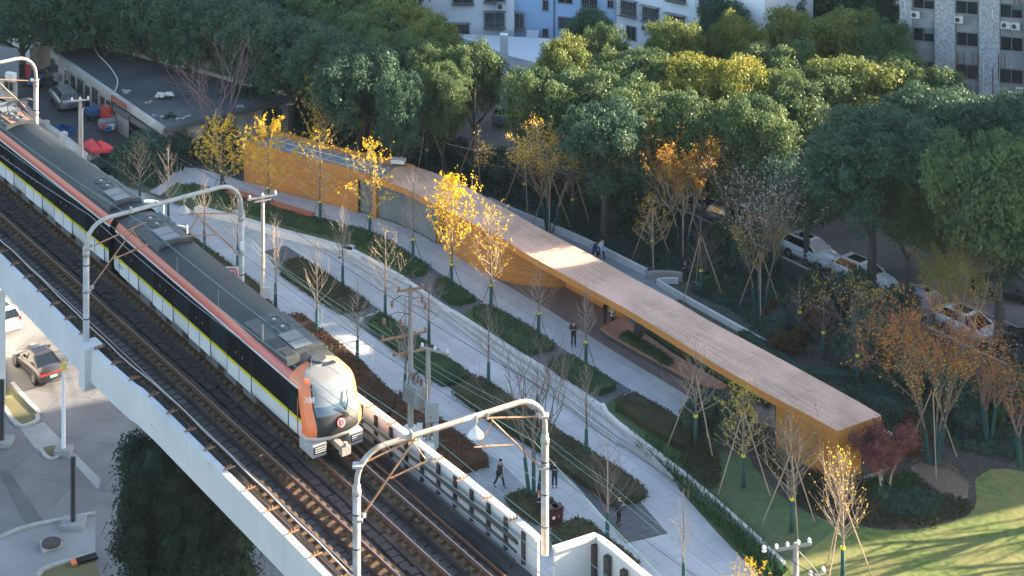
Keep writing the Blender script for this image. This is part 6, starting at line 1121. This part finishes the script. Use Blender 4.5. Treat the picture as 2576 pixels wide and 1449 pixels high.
hedge(P5(345, 190, 420, 180, 1000, 540, 1660, 925, 1640, 950, 1200, 720, 700, 430), .5, 'hedge_leaf', 'strip of planting in the gap below the straight roof edge', ZU)
hedge(P5(1310, 200, 1400, 200, 1620, 330, 1900, 530, 2500, 620, 2490, 660, 2100, 640, 1750, 540), .7, 'shrub_leaf', 'low dark hedge curving behind the straight half of the roof', ZU)
hedge(Q1(1350, 800, 1480, 860, 1700, 950, 1950, 950, 1960, 990, 1850, 1000, 1600, 970, 1330, 850), .5, 'shrub_leaf', 'low hedge between the garden path and the white retaining wall', ZU)
# ground cover as one mass each
def cover(pts, n, mt, label, h=.55, z=ZU, leaf=.2, name='undergrowth', cat_='ground cover', rad=.45, per=26):
    P = [Vector((p.x, p.y, 0)) for p in GP(pts, z)]; r_ = np.random.default_rng(int(n) + 3); m = MB(); xs = [p.x for p in P]; ys = [p.y for p in P]; cnt = 0
    while cnt < n:
        X, Y = r_.uniform(min(xs), max(xs)), r_.uniform(min(ys), max(ys)); ins = False; j = len(P) - 1
        for i in range(len(P)):
            if ((P[i].y > Y) != (P[j].y > Y)) and (X < (P[j].x - P[i].x) * (Y - P[i].y) / (P[j].y - P[i].y + 1e-12) + P[i].x): ins = not ins
            j = i
        if not ins: continue
        cnt += 1; big = .6 + .8 * (math.sin(X * .7 + 1) * math.cos(Y * .6) > .1); r = rad * big * r_.uniform(.6, 1.3); v = sph(r_, per, 0.01); Q = np.array([X, Y, z]) + v * np.array([r, r, h * big * r_.uniform(.6, 1.2)]); m.leaves(Q, v, leaf, r_, .6, .6)
    o = single(name, m, mt, label, cat_, kind='stuff'); return o
cover(D(600, 330, 760, 280, 962, 335, 1200, 400, 1305, 425, 1525, 485, 1744, 560, 1900, 640, 1860, 700, 1700, 690, 1600, 660, 1400, 560, 1285, 510, 1180, 470, 1014, 410, 829, 368, 691, 329), 2600, 'shrub_leaf', 'dark ground cover between the pavilion roof and the fence')
cover(D(1860, 690, 1900, 640, 2000, 690, 2217, 800, 2440, 905, 2576, 980, 2576, 1160, 2400, 1130, 2250, 1060, 2150, 1000, 2100, 960, 2200, 900, 2000, 860, 1900, 830, 1820, 760), 2600, 'shrub_leaf', 'dark ground cover around the bare shrub trees')
cover(D(385, 470, 290, 455, 215, 400, 330, 400, 430, 385, 600, 340, 612, 440, 560, 415, 500, 415, 420, 440), 900, 'shrub_leaf', 'dark ground cover between the yard and the pale path')
cover(A33(1000, 1000, 860, 900, 540, 500, 640, 460, 1000, 600, 1400, 740, 1720, 680, 1960, 830, 2180, 900, 2180, 980, 1880, 1075, 1550, 1095), 1000, 'hedge_olive_leaf', 'low planting in the dark bed around the pavilion end', .32, leaf=.15, rad=.28, per=16)
cover(A33(1440, 900, 1700, 780, 1830, 820, 1960, 900, 1900, 1000, 1600, 1000), 350, 'shrub_leaf', 'blue-green planting in the middle of the curved bed', .5, leaf=.16, rad=.4)
cover(A33(1380, 830, 1450, 760, 1700, 680, 1790, 720, 1700, 800, 1500, 870), 260, 'reed_leaf', 'grassy tuft patch below the red maple', .4, leaf=.16, rad=.3)
cover(P4(1850, 310, 1960, 250, 2140, 300, 2230, 410, 2250, 560, 2220, 700, 2120, 700, 1990, 590, 1870, 460), 330, 'hedge_olive_leaf', 'planting in the oval bed beside the white wall', .4, leaf=.14, rad=.3)
cover(D(560, 375, 700, 320, 770, 290, 740, 275, 560, 335, 440, 380), 420, 'shrub_leaf', 'dark climbing growth along the end of the workshop', 1.2, leaf=.25, rad=.7)
# leaf litter
def litter(pts, n, mt, label, z=ZU + .04, leaf=.10):
    P = [Vector((p.x, p.y, 0)) for p in GP(pts, z)]; r_ = np.random.default_rng(n); m = MB(); xs = [p.x for p in P]; ys = [p.y for p in P]; X = r_.uniform(min(xs), max(xs), n); Y = r_.uniform(min(ys), max(ys), n); ins = np.zeros(n, bool); j = len(P) - 1
    for i in range(len(P)): ins ^= ((P[i].y > Y) != (P[j].y > Y)) & (X < (P[j].x - P[i].x) * (Y - P[i].y) / (P[j].y - P[i].y + 1e-12) + P[i].x); j = i
    X, Y = X[ins], Y[ins]; m.leaves(np.stack([X, Y, np.full(len(X), z)], 1), np.tile([0, 0, 1.0], (len(X), 1)), leaf, r_, .7, .2); single('fallen_leaves', m, mt, label, 'leaves', kind='stuff')
litter(Q1(1480, 840, 1600, 885, 1760, 900, 1740, 870, 1600, 850), 900, 'orange_leaf', 'rusty fallen leaves on the corner of the garden path')
litter(A33(1720, 560, 2000, 560, 2180, 760, 2100, 880, 1800, 760), 2500, 'litter_leaf', 'pale fallen leaves under the orange-red tree')
litter(D(1600, 650, 1740, 730, 2000, 880, 2300, 1000, 2500, 1150, 2200, 1000, 1900, 800), 3000, 'litter_leaf', 'scattered fallen leaves in the shrub garden')
# reeds
RD = MB(); rr_ = np.random.default_rng(9); rl = resample(GP(P4(1500, 300, 1700, 450, 1870, 620, 2200, 950, 2576, 1330, 2900, 1650), 0), .05)
for p in rl:
    for k in range(4):
        q = p + Vector((rr_.uniform(-.75, .35), rr_.uniform(-.6, .5), 0)); hgt_ = rr_.uniform(.6, 1.15); a = rr_.uniform(0, 6.28); dx, dy = math.cos(a), math.sin(a); l = Vector((rr_.normal(0, .16), rr_.normal(0, .16), 0)); wv = Vector((-dy, dx, 0)) * .026
        RD.add([q - wv, q + wv, q + l + Vector((0, 0, hgt_ * .6)) + wv, q + l + Vector((0, 0, hgt_ * .6)) - wv, q + l * 2.4 + Vector((0, 0, hgt_))], [(0, 1, 2, 3), (3, 2, 4)])
single('reeds', RD, 'reed_leaf', 'tall green reeds between the pale path and the white garden wall', 'reeds', kind='stuff')
# ivy-clad pier under the viaduct
pc = Vector((-16.3, 92.2, 0)); t = thing('ivy_pier', 'viaduct pier completely covered in dark hanging ivy', 'pier', pc); wpart('pier', MB().box((pc.x, pc.y, 5.0), (3.9, 2.6, 10), -.3), 'ivy_leaf', t)
m = MB(); ri = np.random.default_rng(77)
for i in range(170):
    a = ri.uniform(0, 6.28); z = ri.uniform(.3, 10.0); R0 = 2.45 + .75 * (1 - z / 10) ; c = np.array([pc.x + math.cos(a) * R0 * 1.02, pc.y + math.sin(a) * R0 * .75, z]); r = ri.uniform(.7, 1.1); k = 330; v = sph(ri, k); m.leaves(c + v * r * ri.uniform(.7, 1.15, (k, 1)), v, .17, ri, .5, .6); ico(m, c, r * .7, ri)
    e = Vector(c) + Vector((math.cos(a), math.sin(a) * .8, 0)) * r * 1.0
    for k in range(4): s0 = np.array(e) - np.array([math.cos(a), math.sin(a), 0]) * .3 + ri.normal(0, .25, 3); P = s0 + np.outer(np.linspace(0, 1, 12), np.array([math.cos(a) * .25, math.sin(a) * .2, -ri.uniform(.2, .7)])); m.leaves(P, np.tile([math.cos(a), math.sin(a), .3], (12, 1)), .14, ri, .5, .5)
wpart('ivy', m, 'ivy_leaf', t)
# ---------------------------------------------------------------- young trees
def young(seed, n=30, leaf=None, dens=0, lmin=.18, low=2.2, wide=1.0, H=8.0, lsize=.13, twig=3, upf=1.0):
    rng = np.random.default_rng(seed); m = MB(); tips = []; L = []
    for i in range(n):
        f = (i + rng.uniform(-.3, .3)) / n; z = low + (H - low) * max(0, f) * .97; a = i * 2.4 + rng.uniform(-.4, .4); ln = wide * (2.3 * (1 - f) ** .8 + .35) * rng.uniform(.75, 1.15); el = .55 + .55 * f
        limb(m, (0, 0, z), (math.cos(a), math.sin(a), el * upf), ln, .026 * (1.25 - f), rng, 1, 4, .10, .10 * upf, twig, 0, L)
    lf = None
    if dens:
        P = []; rng2 = np.random.default_rng(seed + 5)
        for p in L:
            k = rng2.poisson(dens * (1.0 if math.hypot(p.x, p.y) > .4 else .5)); P += [np.array(p) + rng2.normal(0, .085, 3) for _ in range(k)]
        lf = MB().leaves(P, sph(rng2, len(P)), lsize, rng2, .8, .8)
    return m, lf
TRK = MB().tube([(0, 0, 0), (.03, .02, 2.5), (0, -.03, 5), (.02, 0, 8.1)], [.105, .08, .05, .012], 8).mesh('trunk', 'bark', smooth=True)
TRKP = MB().tube([(0, 0, 0), (.03, .02, 2.5), (0, -.03, 5), (.02, 0, 8.1)], [.105, .08, .05, .012], 8).mesh('trunk', 'pale_bark', smooth=True)
WRAP = MB().lathe([(.145, 0), (.115, .8), (.10, 1.75)], (0, 0, 0), 10).mesh('trunk_wrap', 'teal_wrap', smooth=True); BAND = MB().lathe([(.135, 0), (.135, .12)], (0, 0, 1.75), 10).mesh('band', 'yellow_band')
def stakes(h, r, rad, mt='stake'): return [MB().tube([(math.cos(a) * r, math.sin(a) * r, 0), (math.cos(a) * .08, math.sin(a) * .08, h)], rad, 5).mesh('support_pole', mt) for a in (.4, 2.5, 4.6)]
ST_S = stakes(1.9, .8, .022, 'maroon_metal'); ST_L = stakes(4.2, 1.7, .038)
SP = {}
def spec(k, *a, **kw):
    mt = kw.pop('mt', 'twig'); lm = kw.pop('lm', None); b, l = young(*a, **kw); SP[k] = (b.mesh('branches', mt), l.mesh('leaves', lm) if l else None)
spec('bare0', 1, n=42, mt='twig', wide=.72, low=2.6, upf=1.25); spec('bare1', 2, n=38, mt='twig', wide=.66, low=2.8, upf=1.35); spec('pale0', 3, n=20, mt='pale_bark', low=2.6, upf=1.5, wide=.85); spec('pale1', 4, n=22, mt='pale_bark', low=2.6, upf=1.5, wide=.8)
spec('ginkgo0', 5, n=30, low=1.5, wide=1.6, upf=.8, dens=7, lm='ginkgo_leaf', mt='pale_bark', lsize=.15, twig=4); spec('ginkgo1', 6, n=30, low=2.0, wide=1.3, upf=.85, dens=4.2, lm='ginkgo_leaf', mt='pale_bark', lsize=.15); spec('semi0', 7, n=36, low=2.0, wide=1.25, dens=2.4, lm='ginkgo_leaf', mt='pale_bark', lsize=.13); spec('semi1', 8, n=32, low=2.2, dens=.45, lm='ginkgo_pale_leaf', mt='pale_bark', lsize=.12); spec('yel', 9, n=42, low=2.4, wide=1.1, dens=3.4, lm='ginkgo_pale_leaf', mt='twig', lsize=.14)
spec('dense', 10, n=60, low=2.6, wide=1.15, dens=.5, lm='ginkgo_leaf', mt='pale_bark', lsize=.12, twig=4, upf=1.6); spec('purple', 11, n=34, low=1.6, mt='purple_twig'); spec('bright', 12, n=36, low=1.7, wide=1.3, dens=6.2, lm='ginkgo_leaf', mt='pale_bark', lsize=.15, twig=4, upf=1.6)
def ytree(base, top, k, label, z=0.0, wrap=True, stk=None, wd=1.0, rot=None, grp=None, pale=False, hfix=None):
    q = G(base, z); H = hgt(base, top, z); s = H / 8.2; name = 'ginkgo_tree' if ('ginkgo' in k or k == 'bright') else 'young_tree'
    t = thing(name, label, 'tree', (q.x, q.y, z), rot if rot is not None else (base[0] * .37) % 6.28, grp or 'young trees of the plaza'); ws = s * wd
    for nm, me in (('trunk', TRKP if pale else TRK), ('branches', SP[k][0]), ('leaves', SP[k][1])):
        if me: o = part(nm, me, t); o.scale = (ws, ws, s)
    if wrap: part('trunk_wrap', WRAP, t)
    if stk: part('band', BAND, t)
    if stk: 
        for me in (ST_S if stk == 's' else ST_L): part('support_pole', me, t)
    return t
for b_, tp, k, lab, kw in [
    ((351, 514), (350, 345), 'semi1', 'bare young tree nearest the yard wall end with a few pale leaves', {}), ((423, 570), (430, 360), 'pale1', 'bare pale young tree behind the white lamp with the curved arm', {}), ((514, 641), (515, 428), 'pale0', 'bare pale young tree left of the grey portal mast', {}), ((598, 676), (597, 458), 'pale1', 'bare pale young tree directly behind the grey portal mast', {}),
    ((693, 775), (690, 535), 'pale0', 'sunlit bare young tree just right of the sunlit utility pole', {}), ((797, 846), (793, 592), 'pale1', 'sunlit bare young tree with upswept branches above the middle of the train roof', {}), ((899, 923), (899, 696), 'bare0', 'bare young tree beyond the train roof, left of the transformer poles', {}), ((1019, 1011), (1019, 740), 'bare1', 'bare young tree immediately left of the transformer poles', {}),
    ((862, 730), (861, 508), 'bare1', 'bare young tree growing out of the middle row beside the steps, farthest one', {}), ((969, 806), (968, 565), 'semi1', 'young tree with sparse yellow tips in front of the steps', {}), ((1079, 877), (1074, 672), 'bare0', 'bare young tree behind the shorter transformer pole', {}), ((1229, 981), (1231, 755), 'bare1', 'bare young tree in the long hedge strip below the steps', {}), ((1352, 1066), (1354, 905), 'bare0', 'bare young tree behind the curved top of the sunlit portal', {}), ((1475, 1155), (1471, 905), 'bare0', 'bare young tree right of the sunlit mast in the long hedge', {}), ((1528, 1371), (1524, 1046), 'purple', 'bare young tree with tan trunk beside the person in navy', {'pale': True, 'wd': .8}),
    ((1720, 1500), (1719, 1226), 'pale0', 'sunlit white bare tree at the bottom edge on the pale path', {}), ((1884, 1590), (1880, 1412), 'ginkgo1', 'top of a small yellow tree poking in at the bottom edge', {}), ((1740, 1360), (1760, 1330), 'pale0', 'tiny bare sapling', {})][:-1]: ytree(b_, tp, k, lab, **kw)
for b_, tp, k, lab, kw in [
    ((557, 487), (560, 308), 'ginkgo0', 'bright yellow ginkgo farthest to the left, above the seated person', {'stk': 's', 'wd': 1.15}), ((675, 530), (676, 313), 'ginkgo0', 'bright yellow ginkgo in front of the left corner of the timber wall', {'stk': 's'}), ((805, 566), (811, 328), 'semi0', 'half-bare yellow ginkgo in front of the middle of the timber wall', {'stk': 's', 'wd': 1.05}), ((930, 605), (936, 363), 'ginkgo1', 'yellow ginkgo standing before the wooden post of the glazing', {'stk': 's'}), ((1039, 664), (1043, 420), 'bare0', 'almost bare tree in front of the curved glazing', {'stk': 's'}), ((1136, 729), (1141, 447), 'bright', 'brightest and fullest yellow ginkgo beside the doorway', {'stk': 's'}), ((1235, 783), (1230, 518), 'semi0', 'thin yellow ginkgo in front of the curved timber wall', {'stk': 's', 'wd': .8}),
    ((1355, 856), (1362, 646), 'semi1', 'bare staked tree in front of the shadowed end of the timber wall', {'stk': 's', 'wd': .85}), ((1474, 930), (1478, 705), 'bare1', 'bare staked tree beside the person with the phone', {'stk': 's', 'wd': .9}), ((1750, 1123), (1742, 850), 'semi1', 'tall staked tree with scattered yellow leaves at the tip of the upper path', {'stk': 'l'}), ((1870, 1226), (1857, 966), 'yel', 'olive-yellow staked tree on the small lawn', {'stk': 'l'}), ((1992, 1338), (1984, 1036), 'semi1', 'staked tree with few yellow leaves on the lawn before the timber end wall', {'stk': 'l'}), ((2120, 1465), (2107, 1139), 'dense', 'brilliantly sunlit bushy tree with pale branches at the edge of the lawn', {'stk': 'l', 'pale': True, 'wd': .95}),
    ((825, 425), (822, 192), 'ginkgo0', 'golden tree standing alone behind the pavilion roof', {'stk': 'l', 'wd': .8}), ((939, 385), (939, 213), 'purple', 'bare tree with long poles behind the roof, first from the golden tree', {'stk': 'l', 'wd': 1.15}), ((1074, 432), (1065, 228), 'purple', 'bare tree with long poles behind the roof, second from the golden tree', {'stk': 'l', 'wd': 1.15}), ((1195, 473), (1189, 220), 'purple', 'bare tree with long poles behind the roof, third from the golden tree', {'stk': 'l'}), ((1319, 520), (1312, 283), 'purple', 'bare tree rising left out of the pale mixed tree', {'stk': 'l'}), ((1440, 560), (1440, 285), 'purple', 'bare tree rising right out of the amber-topped mixed tree', {'stk': 'l'}),
    ((1641, 668), (1634, 492), 'semi0', 'small yellow-leaved tree with crossed poles above the stone wall end', {'stk': 'l', 'wd': 1.15}), ((1763, 745), (1767, 532), 'purple', 'spindly bare tree with long poles beside the garden path', {'stk': 'l'}), ((2012, 853), (2004, 690), 'purple', 'bare vase-shaped shrub tree right of the teal-wrapped trunks', {'stk': 's', 'wd': 1.2}), ((2072, 906), (2070, 740), 'purple', 'bare vase-shaped shrub tree in the middle of the shrub garden', {'stk': 's', 'wd': 1.2}), ((2157, 966), (2160, 830), 'purple', 'bare vase-shaped shrub tree by the small shaded lawn', {'stk': 's', 'wd': 1.3})]: ytree(b_, tp, k, lab, z=ZU, grp='young trees of the garden', **kw)
# multi-stemmed trees
def multistem(base, top, wpx, label, leafs, seed, z=ZU, stems=4, wrap=1.9, mt='pale_bark', dens=2.0, depth=3, polemt=None, name='multi_stem_tree', lsize=.125):
    q = G(base, z); H = hgt(base, top, z); R_ = wpx / 2 / ((base[1] - VH) / CAMH); t = thing(name, label, 'tree', (q.x, q.y, z)); rng = np.random.default_rng(seed); tips = []
    for i in range(stems):
        m = MB(); a = i * 6.28 / stems + rng.uniform(-.4, .4); o = Vector((math.cos(a) * .25, math.sin(a) * .25, 0)); e = Vector((math.cos(a) * R_ * .30, math.sin(a) * R_ * .30, H * .36)); m.tube([o, o.lerp(e, .5) + Vector((0, 0, H * .04)), e], [.085, .07, .055], 6, 0)
        for k in range(4): b_ = a + rng.uniform(-1.2, 1.2); limb(m, e, (math.cos(b_) * R_ / H * 1.5, math.sin(b_) * R_ / H * 1.5, 1), H * .42 * rng.uniform(.8, 1.1), .042, rng, depth, 4, .16, .05, 3, 0, tips)
        part('stem', m.mesh('stem', mt), t)
        if wrap: part('trunk_wrap', MB().tube([o, o.lerp(e, wrap / (H * .36))], [.12, .10], 8).mesh('trunk_wrap', 'teal_wrap'), t)
    P = [np.array(p) for p in tips if p.z > H * .3]; P = np.array(P)
    for lm, frac, lo, hi in leafs:
        sel = P[(P[:, 2] > H * lo) & (P[:, 2] < H * hi)]; k = int(len(sel) * dens * frac * 1.5)
        if k and len(sel): ix = rng.integers(0, len(sel), k); Q = sel[ix] + rng.normal(0, .14, (k, 3)); part('leaves', MB().leaves(Q, sph(rng, k), lsize, rng, .8, .8).mesh('leaves', lm), t)
    if polemt:
        for me in ST_L: part('support_pole', me, t)
    return t
multistem((1343, 1254), (1320, 850), 190, 'bare multi-stemmed tree with teal-wrapped stems in the triangular hedge', [], 21, 0, 4, 2.4, 'bark', depth=2)
multistem((1385, 583), (1400, 335), 170, 'mixed tree with white twigs and a glowing amber top behind the roof', [('pale_leaf', .3, .3, 1.1), ('ginkgo_leaf', .6, .75, 1.2), ('amber_leaf', .8, .3, .85)], 22, mt='bark', dens=2.6, polemt=1)
multistem((1719, 630), (1715, 365), 180, 'amber and orange tree with teal-wrapped stems left of the dark round tree', [('amber_leaf', 1.0, .3, 1.2), ('orange_leaf', .6, .6, 1.2)], 23, dens=2.6, polemt=1)
multistem((1912, 790), (1890, 465), 190, 'tall tree with white twigs above and amber leaves below on teal-wrapped stems', [('pale_leaf', .25, .65, 1.2), ('amber_leaf', 1.1, .3, .72)], 24, mt='bark', dens=2.6, polemt=1)
multistem((2347, 1166), (2350, 790), 240, 'large orange-red multi-stemmed tree on the leaf-strewn bed', [('orange_leaf', .6, .3, 1.2), ('red_leaf', .35, .5, 1.2), ('ginkgo_pale_leaf', .4, .3, .8)], 25, dens=2.2, mt='bark', stems=5, wrap=2.2, polemt=1)
multistem((2484, 1105), (2490, 890), 130, 'reddish-twigged tree right of the large orange one', [('orange_leaf', .3, .3, 1.2)], 26, dens=1.4, mt='purple_twig', stems=3)
multistem((2571, 1170), (2560, 960), 130, 'reddish-twigged tree cut by the right edge', [('orange_leaf', .4, .3, 1.2)], 27, dens=1.4, mt='purple_twig', stems=3)
multistem((2430, 900), (2400, 620), 190, 'yellow-green tree standing against the fence before the parking lot', [('amber_leaf', .8, .3, 1.2), ('camphor_olive_leaf', .7, .3, 1.2)], 28, dens=3.2, stems=3, wrap=0)
multistem((2140, 870), (2120, 700), 150, 'bare shrub tree dotted with pale yellow leaves by the fence', [('ginkgo_pale_leaf', .5, .3, 1.2)], 29, dens=.8, stems=4, wrap=0, mt='purple_twig')
multistem((2224, 1242), (2225, 1105), 120, 'small red maple before the timber end wall', [('red_leaf', 1.0, .3, 1.2)], 30, dens=7, stems=3, wrap=.6, lsize=.12)
multistem((545, 400), (555, 108), 190, 'leafless tree with red-brown branches in front of the workshop roof', [], 31, stems=4, wrap=0, mt='purple_twig', depth=2, polemt=1)
multistem((232, 190), (225, -40), 230, 'spreading leafless tree behind the workshop in the dark corner', [('litter_leaf', .2, .3, 1.2)], 32, stems=4, wrap=0, mt='bark', dens=.6)
multistem((1990, 1250), (2000, 1060), 110, 'grey leafless tree against the timber end wall', [('litter_leaf', .3, .3, 1.2)], 33, stems=3, wrap=0, mt='bark', dens=.6, depth=2)
# trees off the frame whose crowns streak the sunlit lawn with shadow
for i, (t_, q_) in enumerate([(74, 85), (80, 81), (72, 77.5), (82, 73), (76, 69), (88, 84), (90, 77)]):
    x, y = qt(t_, q_); t = thing('bare_tree', 'leafless tree beyond the lawn outside the park, %s of the row' % ORD[i], 'tree', (x, y, ZU), i * 1.3, 'trees beyond the lawn')
    for nm, me, s_ in (('trunk', TV[i % 3], 1.15), ('branches', SP['bare0'][0], 1.2)): o = part(nm, me, t); o.scale = (s_, s_, s_)
# ---------------------------------------------------------------- the air
hm = bpy.data.materials.new('haze'); t_, n_, l_ = nt(hm); n_.remove(n_['Principled BSDF']); pv = n_.new('ShaderNodeVolumePrincipled'); pv.inputs['Color'].default_value = (.62, .80, 1, 1); pv.inputs['Density'].default_value = .00005; pv.inputs['Anisotropy'].default_value = .2
l_.new(pv.outputs[0], n_['Material Output'].inputs['Volume']); MATS['haze'] = hm
hz = single('haze', MB().box((0, 440, 41), (1240, 960, 84)), 'haze', 'thin bluish air over the whole place', 'haze', kind='stuff')
